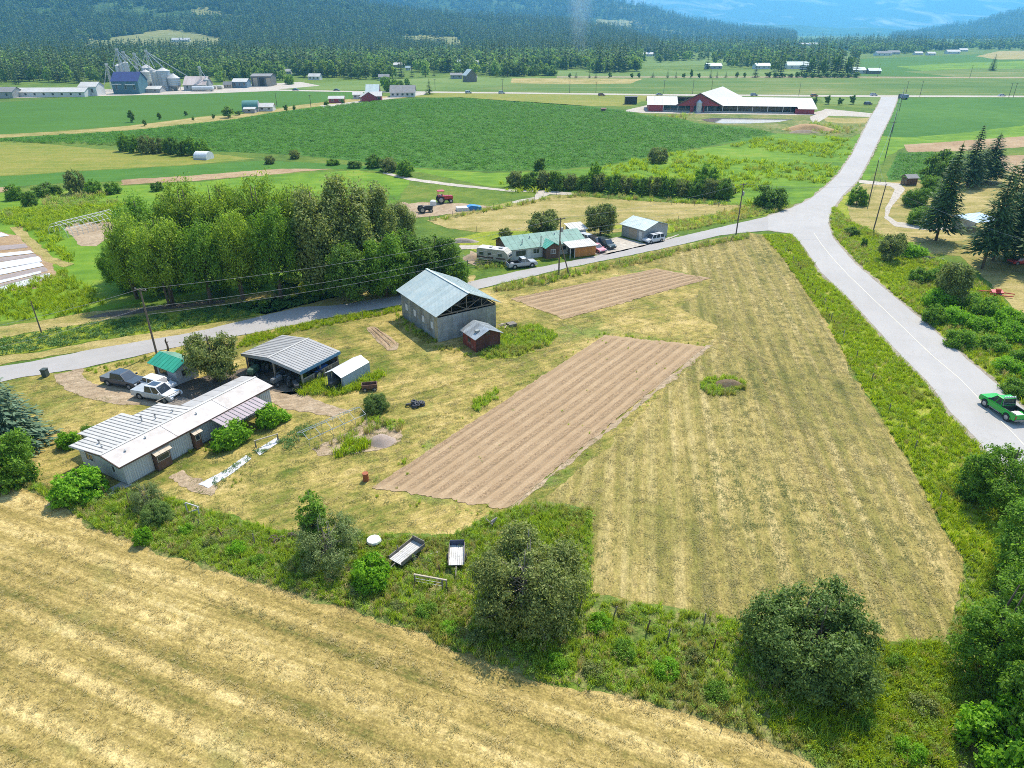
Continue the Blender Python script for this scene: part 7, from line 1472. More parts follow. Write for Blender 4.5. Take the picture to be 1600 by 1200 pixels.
def car(label, m, loc, ang, L=4.6, W_=1.85, H=1.65, r=.34, suv=True, name='parked_car', cat='car', rack=False, group=None, simple=False):
    o = thing(name, label, cat, loc, R(ang), group); zt = .98 if suv else .86; zb = .30; wx = (-L * .29, L * .31)
    xf = L / 2 - (1.15 if suv else 1.2)
    prof = arch_profile(L, zb, [(L / 2, zb + .2), (L / 2 - .03, zt - .28), (L / 2 - .2, zt - .10), (xf + .05, zt + .03), (-L / 2 + (.12 if suv else .7), zt + .03), (-L / 2 + .02, zt - .06), (-L / 2, zb + .15)], wx, r + .02)
    n = len(prof); tri = tessellate_polygon([[V3((x, z, 0)) for x, z in prof]]); fw = lambda z: W_ / 2 - (.05 if z > zt - .03 else 0) - (.05 if z < .45 else 0)
    body = MB().add([(x, fw(z), z) for x, z in prof], [t[::-1] for t in tri]); body.add([(x, -fw(z), z) for x, z in prof], list(tri))
    body.add([(x, fw(z), z) for x, z in prof] + [(x, -fw(z), z) for x, z in prof], [(i, (i + 1) % n, (i + 1) % n + n, i + n) for i in range(n)]); part('body', body, m, o)
    xs = (-L / 2 + .1, -L / 2 + .4, xf - .62, xf + .15) if suv else (-L / 2 + .75, -L / 2 + 1.35, xf - .8, xf + .05)
    house_of_glass(o, xs, W_ - .12, W_ - .42, zt + .02, H, m, 3 if suv else 2)
    for wxx in wx:
        for s in (-1, 1): wheel(o, wxx, s * (W_ / 2 - .11), r, .22)
    if simple: return o
    part('bumper', MB().box(L / 2 - .03, L / 2 + .05, -W_ / 2 + .1, W_ / 2 - .1, zb + .02, zb + .2), DARKP, o); part('bumper', MB().box(-L / 2 - .05, -L / 2 + .02, -W_ / 2 + .1, W_ / 2 - .1, zb + .05, zb + .24), DARKP, o)
    for s in (-1, 1):
        part('headlight', MB().box(L / 2 - .12, L / 2 - .015, s * .66 - .17, s * .66 + .17, zt - .32, zt - .16), LAMP, o); part('tail_light', MB().box(-L / 2 - .01, -L / 2 + .06, s * .72 - .09, s * .72 + .09, zt - .25, zt), TAIL, o)
        part('mirror', MB().box(xf - .1, xf + .05, s * (W_ / 2 + .01) - (0 if s > 0 else .18), s * (W_ / 2 + .01) + (.18 if s > 0 else 0), zt + .05, zt + .2), m, o)
    if rack: part('roof_rack', MB().bar((-L * .3, -.55, H + .1), (.5, -.55, H + .1), .04).bar((-L * .3, .55, H + .1), (.5, .55, H + .1), .04).bar((-.2, -.6, H + .1), (-.2, .6, H + .1), .04), DARKP, o)
    return o
P_GREY = paint('grey_blue_paint', (.05, .062, .08)); P_WHITE = paint('white_paint', (.55, .555, .56)); P_SILV = paint('silver_paint', (.38, .39, .40)); P_GREEN = paint('lime_green_paint', (.015, .38, .03))
P_PINK = paint('faded_pink_paint', (.50, .16, .22), .5); P_DARK = paint('dark_green_paint', (.03, .05, .05)); P_RED = paint('red_paint', (.45, .03, .03), .4)
pickup('dark grey pickup truck with grey bed cover parked on the dirt drive', P_GREY, at(195, 601), -19, L=5.6, cover=mat('grey_cover', (.13, .145, .155), (.10, .115, .125), 2, .6), H=1.86)
pickup('white pickup truck with sunroof and bed cover parked nearest the mobile home', P_WHITE, at(247, 622), -17, L=6.0, cover=mat('light_cover', (.34, .37, .39), (.28, .3, .32), 2, .6), sunroof=True, H=1.95)
car('white hatchback parked between the white pickup and the green roofed hut', P_WHITE, at(250, 607), -24, L=4.4, W_=1.8, H=1.52)
pickup('silver single cab pickup with open bed parked on the grass by the camper', P_SILV, at(815, 417), 20, L=5.7, cab='single', H=1.85)
pickup('lime green lifted pickup truck with roof lamps driving on the near road', P_GREEN, at(1565, 646), 97, L=5.5, W_=2.05, H=1.95, r=.50, cab='single', lift=.22, rack=True)
car('white four-door SUV parked against the grey garage', P_WHITE, at(1021, 378), 212, L=4.9, H=1.78, rack=True)
car('dark SUV parked on the gravel in front of the house', P_DARK, at(946, 386), -58, L=4.9, H=1.75, rack=True); car('faded pink sedan parked beside the orange board shed', P_PINK, at(932, 392), -58, L=4.4, H=1.4, suv=False)
car('white van parked behind the dark SUV near the house end', P_WHITE, at(917, 379), -50, L=4.8, H=1.85); car('black car parked between the house end and the pink sedan', paint('black_paint', (.02, .02, .025)), at(931, 383), -58, L=4.6, H=1.7)
for (x, y, ang, m, lab, suv) in [(940, 150, 0, mat('rust_machine', (.3, .12, .06), (.2, .09, .05), 1, .7), 'rusty brown truck on the far road between the fields', True), (732, 146, 5, P_WHITE, 'white car on the far road past the red farmstead', True), (784, 146.5, 5, P_WHITE, 'silver-white car on the far road beyond the yellow field', True),
     (1030, 149, 3, P_SILV, 'silver car on the far road behind the dairy barn', False), (1178, 150, 3, P_SILV, 'silver car on the far road behind the dairy barn roof ridge', True), (1272, 151, 3, mat('orange_machine', (.5, .2, .06), (.4, .15, .05), 1, .6), 'orange machine on the far road past the dairy barn', True),
     (1356, 164, 10, P_GREY, 'grey car on the lane beside the road junction', True), (1365, 150, 3, P_WHITE, 'white van waiting by the road junction', True), (1565, 150.5, 2, P_WHITE, 'white car on the far road at the power poles', False), (462, 141.5, 2, P_DARK, 'dark car on the far road by the workshop yard', False), (526, 142, 2, P_DARK, 'dark car on the far road before the red farmstead', False)]:
    car(lab, m, at(x, y), ang, L=5.0, H=1.9 if suv else 1.5, suv=suv, simple=True)
# truck at the junction
tk_ = thing('box_truck', 'dark blue truck waiting at the far road junction', 'truck', at(1411, 155), R(95)); part('cab', MB().box(2.2, 4.2, -1.15, 1.15, .6, 2.9), P_DARK, tk_); part('box', MB().box(-3.6, 2.1, -1.2, 1.2, 1.0, 3.1), mat('blue_grey_box', (.2, .24, .3), (.15, .18, .23), 1, .6), tk_); part('windscreen', MB().box(4.2, 4.23, -1, 1, 1.7, 2.6), CARGL, tk_)
for x in (-2.4, -1.3, 3.1):
    for s in (-1, 1): wheel(tk_, x, s * 1.0, .5, .3)
# camper trailer
ct = thing('camper_trailer', 'beige camper trailer with brown stripe beside the green roofed house', 'camper trailer', at(773, 409), R(-22)); CL = 6.6
prof = [(-CL / 2, .55), (CL / 2 - .5, .55), (CL / 2, 1.2), (CL / 2 - .15, 2.1), (CL / 2 - .9, 2.75), (-CL / 2 + .25, 2.75), (-CL / 2, 2.5)]
CAMP = mat('camper_beige', (.50, .46, .38), (.42, .38, .31), .8, .5, dirt=(.34, .30, .24)); part('body', MB().prism(prof, -1.15, 1.15), CAMP, ct)
part('roof', MB().box(-CL / 2 + .2, CL / 2 - .9, -1.17, 1.17, 2.752, 2.80), WHITER, ct); part('stripe', MB().box(-CL / 2 + .02, CL / 2 - .55, -1.16, -1.152, .95, 1.25).box(-CL / 2 + .02, CL / 2 - .55, 1.152, 1.16, .95, 1.25), BROWN, ct)
for x, w in ((-2.3, 1.0), (-.6, .8), (1.6, 1.0)): window(ct, (x, -1.15), (1, 0), w, 1.45, 2.1, .03, fm=GREYP)
window(ct, (CL / 2 - .02, 0), (0, 1), 1.5, 1.3, 1.9, .04, fm=GREYP); door(ct, (.5, -1.15), (1, 0), .65, 2.4, CAMP, z0=.7, out=.03)
for x in (-.45, .45):
    for s in (-1, 1): wheel(ct, x, s * 1.02, .34, .2)
part('hitch', MB().bar((CL / 2 - .4, .4, .5), (CL / 2 + 1.0, 0, .5), .08).bar((CL / 2 - .4, -.4, .5), (CL / 2 + 1.0, 0, .5), .08), DARKP, ct); part('roof_vent', MB().box(-1, -.5, -.3, .3, 2.8, 2.95).box(1, 1.7, -.35, .35, 2.8, 3.0), GREYP, ct)
# tractors and stored machines under the carport
def tractor(label, m, loc, ang, k=1.0, cabm=None, name='tractor'):
    o = thing(name, label, 'tractor', loc, R(ang)); o.scale = (k, k, k)
    part('hood', MB().prism([(.1, .75), (1.9, .75), (1.95, 1.25), (1.8, 1.42), (.1, 1.5)], -.36, .36), m, o); part('chassis', MB().box(-.9, 1.8, -.22, .22, .5, .78), DARKP, o); part('seat', MB().box(-.75, -.3, -.25, .25, 1.0, 1.12).box(-.82, -.72, -.25, .25, 1.1, 1.6), BLACKM, o)
    for s in (-1, 1): wheel(o, -.6, s * .8, .75, .4); wheel(o, 1.45, s * .62, .42, .24); part('fender', MB().slab((-1.2, s * .62, 1.45), (.1, s * .62, 1.5), (.1, s * 1.0, 1.5), (-1.2, s * 1.0, 1.45), .05), m, o)
    part('steering_wheel', MB().tube([(.0, 0, 1.45), (-.25, 0, 1.65)], .03, 6).lathe([(.2, 0), (.2, .03)], 12, (-.27, 0, 1.66)), BLACKM, o); part('exhaust', MB().tube([(1.2, .15, 1.4), (1.2, .15, 2.1)], .04, 6), BLACKM, o)
    if cabm: part('cabin', MB().box(-1.1, .1, -.7, .7, 1.5, 1.56).box(-1.1, -1.04, -.7, -.64, 1.0, 2.4).box(-1.1, -1.04, .64, .7, 1.0, 2.4).box(.04, .1, -.7, -.64, 1.0, 2.4).box(.04, .1, .64, .7, 1.0, 2.4).box(-1.2, .2, -.8, .8, 2.4, 2.48), cabm, o)
    return o
tractor('old dark green tractor parked deep under the carport', mat('dull_green_machine', (.06, .12, .07), (.05, .09, .05), 2, .7), at(404, 584), -100); tractor('small grey tractor at the open front of the carport', mat('grey_machine', (.16, .17, .17), (.12, .12, .12), 2, .6), at(441, 598), -120, .8)
tractor('little blue tractor behind the low wall of the carport', mat('blue_machine', (.03, .10, .30), (.03, .08, .24), 2, .5), at(497, 588), 60, .85); tractor('black garden tractor beside the front post of the carport', mat('black_machine', (.04, .04, .04), (.06, .06, .06), 2, .6), at(461, 606), -60, .75); tractor('small dark tractor inside the tarp shelter', MATS['black_machine'], at(530, 603), -120, .8)
tractor('red harvester machine standing in the farm yard across the road', P_RED, at(693, 317), 15, 1.3, cabm=P_RED, name='harvester')
# wagons, implements, drums
def wagon(label, loc, ang, L, W_, front=DARKP):
    o = thing('flatbed_wagon', label, 'wagon', loc, R(ang)); z = .62
    for i in range(7): part('plank', MB().box(-L / 2, L / 2, -W_ / 2 + i * W_ / 7 + .01, -W_ / 2 + (i + 1) * W_ / 7 - .01, z, z + .04), mat('bleached_planks', (.56, .54, .51), (.42, .40, .38), 3, .85, rnd=.12), o)
    for s in (-1, 1): part('side_board', MB().box(-L / 2, L / 2, s * (W_ / 2 + .03) - .03, s * (W_ / 2 + .03) + .03, z - .05, z + .32), TIMBER, o)
    part('head_board', MB().box(L / 2 - .02, L / 2 + .05, -W_ / 2, W_ / 2, z, z + .55), front, o)
    for s in (-1, 1): wheel(o, 0, s * (W_ / 2 + .14), .33, .16)
    part('drawbar', MB().bar((-L / 2, 0, z - .08), (-L / 2 - 1.0, 0, .4), .09), TIMBER, o); part('chassis', MB().box(-L / 2, L / 2, -.4, .4, z - .12, z - .01), DARKP, o); return o
wagon('old flatbed wagon with pale planks standing tilted in the fence row weeds', at(637, 872), 55, 2.9, 1.35, TIMBER); wagon('small box wagon with dark blue head board in the fence row weeds', at(714, 876), 92, 2.5, 1.25, mat('navy_board', (.04, .06, .13), (.05, .06, .1), 3, .7))
bl = thing('covered_bin', 'white covered round bin on a dark base in the fence row', 'bin', at(585, 851)); part('base', MB().lathe([(.55, 0), (.6, .45)], 12), DARKP, bl); part('lid', MB().lathe([(.66, .45), (.6, .62), (.2, .7)], 12), SIGNW, bl)
solo('concrete_slab', MB().box(-.5, .5, -.35, .35, 0, .1).box(-.1, .7, .3, .5, .1, .2), CONC, 'flat pale panel lying between the two old wagons', 'panel', at(676, 872), R(20))
wf = thing('post_rail', 'grey wooden hitching rail on posts at the edge of the hay field', 'rail', at(673, 918), R(-14)); L_ = 2.75
for x in (-L_ / 2 + .05, L_ / 2 - .35, L_ / 2): part('post', MB().box(x - .05, x + .05, -.05, .05, 0, 1.05), TIMBER, wf)
part('rail', MB().bar((-L_ / 2, 0, 1.1), (L_ / 2 + .05, 0, 1.1), .12, .1), TIMBERP, wf); part('wire_mesh', MB().bar((-L_ / 2, 0, .7), (L_ / 2 - .3, 0, .7), .02).bar((-L_ / 2, 0, .4), (L_ / 2 - .3, 0, .4), .02), GALV, wf)
gf = thing('broken_gate', 'weathered leaning gate frame in the fence row weeds', 'gate', at(304, 806), R(-25)); part('frame', MB().bar((-.8, 0, .1), (.7, 0, 1.0), .1).bar((-.9, .1, 1.15), (.75, .1, 1.2), .09).bar((-.85, 0, 0), (-.85, 0, 1.2), .09).bar((.72, 0, 0), (.72, 0, 1.2), .09), mat('bleached_timber', (.45, .43, .40), (.34, .32, .30), 4, .9), gf)
dr = thing('oil_drum', 'rusty orange steel drum at the corner of the tilled plot', 'drum', at(572, 751)); part('shell', MB().lathe([(.30, 0), (.31, .02), (.29, .04), (.29, .3), (.305, .31), (.29, .33), (.29, .6), (.305, .61), (.29, .63), (.29, .9), (.31, .92)], 18), mat('rust_orange', (.36, .10, .035), (.24, .07, .03), 4, .7, dirt=(.18, .07, .04)), dr); part('lid', MB().lathe([(.28, .9), (.28, .915)], 18), mat('orange_lid', (.62, .25, .10), (.5, .2, .08), 4, .6), dr)
tp = thing('tyre_pile', 'pile of old black tyres in dry grass on the lawn', 'tyre pile', at(650, 634)); TY = mat('old_tyre', (.04, .042, .048), (.07, .07, .075), 5, .7)
def torus(c, Rr, r, tilt, n=14, m=6):
    mb = MB(); M_ = Matrix.Translation(c) @ Matrix.Rotation(tilt[0], 4, 'X') @ Matrix.Rotation(tilt[1], 4, 'Y'); k = 0
    vs = [M_ @ V3(((Rr + r * math.cos(2 * math.pi * j / m)) * math.cos(2 * math.pi * i / n), (Rr + r * math.cos(2 * math.pi * j / m)) * math.sin(2 * math.pi * i / n), r * math.sin(2 * math.pi * j / m))) for i in range(n) for j in range(m)]
    return mb.add(vs, [(i * m + j, ((i + 1) % n) * m + j, ((i + 1) % n) * m + (j + 1) % m, i * m + (j + 1) % m) for i in range(n) for j in range(m)])
for i in range(13): part('tyre', torus((random.uniform(-.9, .9), random.uniform(-.5, .5), .14 + .13 * (i // 4)), .28, .10, (random.uniform(-.5, .5), random.uniform(-.5, .5))), TY, tp, smooth=True)
wc = thing('wooden_cart', 'small dark wooden cart beside the tarp shelter', 'cart', at(578, 609), R(12)); part('box', MB().box(-.95, .95, -.5, -.42, .35, .9).box(-.95, .95, .42, .5, .35, .9).box(-.95, -.88, -.42, .42, .35, .9).box(.88, .95, -.42, .42, .35, .9).box(-.88, .88, -.42, .42, .35, .42), BROWNW, wc)
for x in (-.6, .6):
    for s in (-1, 1): wheel(wc, x, s * .56, .26, .1)
# greenhouse frame in the garden
gr = thing('greenhouse_frame', 'bare grey pipe frame of a greenhouse over the garden bed', 'frame', at(485, 703), R(48))
c0, c1 = at(485, 703), at(545, 676); ang_ = math.atan2((c1 - c0).y, (c1 - c0).x); gr.rotation_euler.z = ang_ + .02; GL = (at(570, 657) - c0).length * .96
for i in range(6):
    x = GL * i / 5; part('hoop', MB().tube([(x, 0, 0), (x, 0, 1.25), (x, 1.1, 1.75), (x, 2.2, 1.25), (x, 2.2, 0)], .028, 5), GALV, gr)
for y, z in ((0, 1.25), (1.1, 1.75), (2.2, 1.25)): part('purlin', MB().tube([(0, y, z + .03), (GL, y, z + .03)], .03, 5), GALV, gr)
hf = thing('hoop_house_frame', 'white hooped tunnel frame beside the grove', 'frame', at(107, 372), R(0)); c0, c1 = at(107, 372), at(190, 350); hf.rotation_euler.z = math.atan2((c1 - c0).y, (c1 - c0).x); GL = (c1 - c0).length
WP = mat('white_pipe', (.6, .6, .58), (.5, .5, .48), 4, .5)
for i in range(12):
    x = GL * i / 11; part('hoop', MB().tube([(x, 0, 0), (x, .1, 1.3), (x, 1.2, 2.5), (x, 3.0, 3.0), (x, 4.8, 2.5), (x, 5.9, 1.3), (x, 6, 0)], .055, 5), WP, hf)
for y, z in ((.55, 1.8), (3.0, 3.05), (5.4, 1.8)): part('purlin', MB().tube([(0, y, z), (GL, y, z)], .06, 5), WP, hf)
# soil heaps, stones, plastic rows
def heap(name, label, cat, px, rx, ry, h, m, seed=1, n=26, kind=None):
    mb = MB(); vs = []
    for i in range(9):
        t = i / 8
        for j in range(n):
            a = 2 * math.pi * j / n; k = 1 + .16 * noise.noise(V3((math.cos(a) * 1.5, math.sin(a) * 1.5, seed + t))); z = h * (1 - t * t) ** 1.3 + .05 * h * noise.noise(V3((i * 1.7, j * 2.3, seed))) + .07 * noise.noise(V3((math.cos(a) * t * 4, math.sin(a) * t * 4, seed))) * (1 - t)
            vs.append((rx * t * k * math.cos(a), ry * t * k * math.sin(a), z + .02))
    mb.add(vs, [(i * n + j, (i + 1) * n + j, (i + 1) * n + (j + 1) % n, i * n + (j + 1) % n) for i in range(8) for j in range(n)]); return solo(name, mb, m, label, cat, at(*px), random.uniform(-.2, .2), smooth=True)
GRAV = mat('pink_gravel', (.40, .31, .25), (.27, .205, .165), 9, .95, bump=.05, amt=.6)
heap('gravel_heap', 'pale pinkish gravel heap beside the garden weeds', 'gravel heap', (597, 690), 1.6, 1.25, .8, GRAV, 2)
heap('soil_heap', 'long orange-brown heap of spoil between the pond and the road', 'soil heap', (1262, 203), 12, 4.5, 2.6, mat('orange_spoil', (.44, .27, .12), (.32, .20, .10), .5, .95, bump=.2), 3)
heap('soil_heap', 'grey-brown soil mound in front of the orange spoil heap', 'soil heap', (1255, 207), 7, 3, 1.1, mat('brown_spoil', (.24, .18, .12), (.17, .13, .09), .5, .95, bump=.2), 4)
heap('soil_heap', 'low dirt mound by the farm yard at the end of the grove', 'soil heap', (629, 322), 2.6, 2, 1.0, mat('tan_spoil', (.36, .26, .16), (.28, .2, .13), 1, .95, bump=.1), 5)
heap('soil_heap', 'small dirt pile inside the rail pen by the camper', 'soil heap', (740, 404), 2.2, 2.0, 1.0, MATS['tan_spoil'], 6)
heap('brush_heap', 'brush and cuttings heap in the weedy circle of the mown field', 'brush heap', (1137, 602), 2.2, 1.1, .8, mat('reddish_brush', (.13, .07, .035), (.22, .17, .10), 3, .95, bump=.15, amt=1), 7)
heap('rubble_heap', 'row of rubble and cuttings along the pasture edge', 'rubble heap', (722, 378), 3.4, 1.2, .8, mat('rubble', (.34, .28, .22), (.24, .2, .16), 2, .95, bump=.1), 8)
rng_ = random.Random(4)
sp_ = thing('stone_pile', 'heap of grey stones and firewood on the road bank', 'stone pile', at(1446, 405), R(-30))
STM = [mat('grey_stone', (.32, .31, .30), (.2, .2, .2), 3, .9), mat('pale_stone', (.5, .44, .38), (.4, .35, .3), 3, .9), mat('dark_stone', (.14, .135, .14), (.1, .1, .1), 3, .9)]
def stone(r, seed):
    bm = bmesh.new(); bmesh.ops.create_icosphere(bm, subdivisions=1, radius=r)
    for v_ in bm.verts: v_.co *= 1 + .35 * noise.noise(v_.co * 3 / r + V3((seed, 0, 0))); v_.co.z *= .7
    me_ = bpy.data.meshes.new('stone'); bm.to_mesh(me_); bm.free(); return me_
SM = []
for i in range(6):
    me_ = stone(.28, i * 3.3); me_.materials.append(STM[i % 3]); SM.append(me_)
for i in range(80):
    o_ = link('stone', SM[rng_.randrange(6)], sp_); x = rng_.gauss(0, 1.5); y = rng_.gauss(0, .6); o_.location = (x, y, .12 + max(0, .5 - abs(y) * .5 - abs(x) * .15) * rng_.random()); o_.rotation_euler = (rng_.random() * 6, rng_.random() * 6, 0); o_.scale = (rng_.uniform(.5, 1.2),) * 3
# row covers in the left garden, white mulch in the house garden
COVER = mat('white_row_cover', (.54, .53, .535), (.44, .43, .435), 1.5, .6, bump=.01); BEDM = mat('mulch_bed', (.30, .24, .22), (.22, .18, .16), 2, .95, bump=.03)
def strip(name, px4, z, m, label=None, cat=None, group=None, nx=18, puff=.12, kind=None):
    A, B, C, D = [at(*p) for p in px4]; c = (A + B + C + D) / 4; vs = []; ny = 4
    for i in range(nx + 1):
        for j in range(ny + 1):
            t, s = i / nx, j / ny; P_ = A.lerp(B, t).lerp(D.lerp(C, t), s) - c; k = 1 + .05 * noise.noise(V3((t * 30, s * 3, c.x))); vs.append((P_.x * k, P_.y * k, z + puff * (1 - (2 * s - 1) ** 2) * (.8 + .4 * noise.noise(V3((t * 12, s * 2, c.y))))))
    mb = MB().add(vs, [(i * (ny + 1) + j, (i + 1) * (ny + 1) + j, (i + 1) * (ny + 1) + j + 1, i * (ny + 1) + j + 1) for i in range(nx) for j in range(ny)])
    o = link(name, mb.mesh(name, m, True), None, c); tag(o, label, cat, group, kind); return o
for (a, b_, c_, d_, lab) in [((-60, 403), (46, 392), (54, 396), (-60, 409), 'thin white row cover at the top of the left garden'), ((-60, 420), (60, 401), (66, 409), (-60, 432), 'wide white row cover in the upper left garden'),
      ((-60, 434), (62, 410), (69, 416), (-60, 443), 'white row cover below the widest upper one'), ((-60, 453), (63, 424), (66, 427), (-60, 458), 'thinnest white row cover in the middle of the left garden'), ((-60, 466), (78, 427), (82, 434), (-60, 478), 'broad white row cover nearest the grass of the left garden')]:
    strip('row_cover', (a, b_, c_, d_), .1, COVER, lab, 'row cover')
for k, (a, b_, c_, d_) in enumerate([((-60, 389), (40, 381), (44, 387), (-60, 398)), ((-60, 410), (54, 397), (58, 401), (-60, 418)), ((-60, 444), (69, 417), (74, 424), (-60, 452)), ((-60, 459), (66, 428), (76, 427), (-60, 465))]):
    strip('planting_bed', (a, b_, c_, d_), .06, BEDM, kind='structure')
strip('row_cover', ((-60, 370), (2, 364), (14, 369), (-60, 378)), .1, COVER, 'small white row cover at the head of the left garden by the track', 'row cover')
for i, ((a, b_, c_, d_), lab) in enumerate([(((310, 757), (352, 735), (362, 741), (326, 763)), 'white mulch sheet with planting holes at the near end of the garden row'), (((352, 735), (384, 712), (393, 717), (362, 741)), 'white mulch sheet in the middle of the garden row'), (((398, 705), (432, 684), (440, 689), (406, 712)), 'white mulch sheet at the far end of the garden row')]):
    strip('mulch_sheet', (a, b_, c_, d_), .05, COVER, lab, 'mulch sheet', puff=.05)
sown('mulch_plants', [(330, 752), (395, 708), (440, 684), (446, 690), (400, 716), (340, 760)], 5, c_veg, .4, .7)
sp2 = thing('garden_trestle', 'narrow wooden trestle over the garden row', 'trestle', at(418, 695), R(35)); part('beam', MB().bar((-1.3, 0, .95), (1.3, 0, .95), .09), TIMBERP, sp2)
for x in (-1.2, 1.2): part('leg', MB().bar((x, -.3, 0), (x, 0, .95), .07).bar((x, .3, 0), (x, 0, .95), .07), TIMBER, sp2)
rk_ = thing('red_implement', 'red farm mower with long arms lying on the bank edge', 'farm implement', at(1556, 462), R(-12))
part('frame', MB().box(-1.2, 1.0, -.35, .35, .45, .6).bar((-2.6, .3, .6), (-1.0, 0, .7), .16).bar((1.0, 0, .6), (2.9, .35, .35), .14).bar((-1.0, -.6, .3), (2.2, -.8, .3), .22, .12), P_RED, rk_); part('guard', MB().slab((-.9, -.5, .7), (.9, -.5, .7), (.9, .5, .95), (-.9, .5, .95), .06).box(-.2, .5, -.2, .2, .6, 1.2), P_RED, rk_)
for s in (-1, 1): wheel(rk_, .4, s * .55, .3, .15)
car('red car parked under the spruce clump', P_RED, at(1592, 412), 10, L=4.3, H=1.4, suv=False)
bt = thing('tarp_covered_boat', 'low load under a bright blue and white tarp in the farm yard', 'covered load', at(733, 328), R(14)); part('cover', MB().prism([(-2.2, 0), (3.2, 0), (3.0, .8), (.6, 1.25), (0, 1.1)], -1.0, 1.0), mat('blue_tarp', (.03, .22, .55), (.03, .17, .45), 2, .5), bt); part('box', MB().box(-3.2, -.2, -1.1, 1.1, 0, .85), SIGNW, bt)
solo('water_tank', MB().lathe([(.75, 0), (.8, .1), (.8, 1.1), (.5, 1.35)], 16), SIGNW, 'white plastic water tank beside the red harvester', 'tank', at(677, 321)); tractor('dark old machine rusting beside the dirt yard fence', MATS['black_machine'], at(663, 332), 20, 1.1, name='old_machine')
solo('wheelie_bin', MB().box(-.3, .3, -.35, .35, .05, 1.0).box(-.34, .34, -.4, .4, 1.0, 1.08), mat('dark_green_bin', (.05, .07, .06), (.04, .05, .045), 3, .6), 'dark wheelie bin at the mouth of the dirt drive', 'bin', at(72, 588))
st_ = thing('tree_stump_post', 'twisted dark dead trunk standing by the roadside hut', 'dead trunk', at(263, 548)); part('trunk', MB().tube([(0, 0, -.1), (.05, 0, .8), (-.1, .05, 1.5), (.05, 0, 1.9)], [.16, .13, .12, .05], 7).tube([(0, 0, 1.1), (.35, 0, 1.5)], [.07, .03], 5), BARK, st_)
sd_ = thing('scrap_machine', 'heap of rusty wheels and iron hidden in the weeds of the fence row', 'scrap', at(448, 846), R(20))
for i in range(9): part('iron_piece', torus((random.uniform(-1.4, 1.4), random.uniform(-.5, .5), .35), .3, .05, (random.uniform(.8, 1.8), random.uniform(-.5, .5)), 10, 4), mat('rust', (.13, .085, .06), (.08, .06, .05), 4, .8), sd_)
dm = thing('dead_stump', 'bleached root stump at the end of the fence row beside the tilled plot', 'stump', at(768, 822)); part('root', MB().tube([(0, 0, -.1), (.1, 0, .5), (.5, .1, .9)], [.25, .2, .06], 6).tube([(0, 0, .2), (-.5, .2, .7)], [.12, .04], 5).tube([(0, 0, .3), (.1, -.5, .6)], [.1, .03], 5), mat('bleached_wood', (.34, .29, .25), (.24, .2, .17), 4, .9), dm)
pf = thing('rail_pen', 'brown rail fence panels of the pen beside the farm lane', 'fence', at(731, 418), R(16))
for x in (0, 2.2, 4.4): part('post', MB().box(x - .07, x + .07, -.07, .07, 0, 1.5), TIMBER, pf)
for z in (.4, .8, 1.2): part('rail', MB().bar((0, .05, z), (4.4, .05, z), .08), TIMBER, pf)

# ================================================================== POLES, WIRES, FENCES
RUSTW = mat('old_wire', (.16, .13, .10), (.12, .09, .07), 4, .7)
POLE = mat('pole_wood', (.17, .135, .10), (.11, .085, .065), 5, .9, stretch=(1, 1, .2)); WIRE = mat('wire_metal', (.30, .30, .31), (.25, .25, .25), 3, .4, .4)
def pole(label, base, h, arms=1, ang=0.0, transformer=False, lean=0.0, r=.15, brace=None):
    o = thing('utility_pole', label, 'power pole', at(*base), R(ang)); part('shaft', MB().tube([(0, 0, -.2), (lean * .5, 0, h * .5), (lean, 0, h)], [r, r * .85, r * .65], 8), POLE, o)
    for i in range(arms):
        z = h - .25 - i * 1.1; a_ = part('crossarm', MB().bar((lean * z / h - 1.0, .08, z), (lean * z / h + 1.0, .08, z), .1, .12), POLE, o)
        for x in (-.9, 0, .9): part('insulator', MB().lathe([(.05, 0), (.07, .08), (.03, .16)], 6, (lean * z / h + x, .08, z + .06)), GREYP, a_)
    if transformer: part('transformer', MB().lathe([(.24, 0), (.24, .75), (.12, .82)], 10, (lean * .8 + .36, 0, h - 2.6)), GREYP, o)
    if brace: part('brace', MB().tube([(brace[0], brace[1], -.1), (0, 0, h * .62)], [.13, .1], 7), POLE, o)
    return o
top = lambda base, h, dx=0.0, dz=0.0: at(*base) + V3((dx, 0, h + dz))
pole('tall power pole with crossarm in front of the green roofed hut', (245, 553), 9.6, 1, -20); pole('braced power pole in front of the green roofed house', (873, 430), 10.6, 1, 25, True, brace=((at(888, 431) - at(873, 430)).length * .9, -1.2))
pole('power pole with transformer at the bend of the side road', (1150, 366), 11.0, 1, 30, True); pole('leaning power pole on the bank by the looping drive', (1364, 362), 10.5, 0, 0, lean=.35); pole('power pole at the mouth of the looping drive', (1357, 318), 11.0, 0, 0)
pole('power pole beside the main road past the garden strip', (1383, 247), 12, 1, 0); pole('power pole beside the main road below the junction', (1394, 206), 12, 1, 0); pole('power pole closest to the far junction', (1405, 173), 12, 1, 0); pole('short pole at the end of the vegetable rows', (65, 520), 5.0, 0, 0, r=.11)
fp = [(1414, 152, 20), (1437, 151, 20), (1576, 152, 18), (1583, 152, 18), (1515, 122, 16), (890, 145, 22), (931, 145, 14), (1037, 145, 16), (1082, 147, 18), (1111, 147, 22), (1248, 149, 16), (785, 146, 18), (680, 141, 14), (433, 167, 18), (486, 168, 16), (1371, 120, 16), (1308, 121, 14)]
for i, (x, y, hpx) in enumerate(sorted(fp)): pole('%s slim power pole of the far roads counting from the quonset hut to the plain' % ORD[i], (x, y), hpx / pxm(y) / .88, 1, 0, r=.17)['group'] = 'power poles along the far roads'
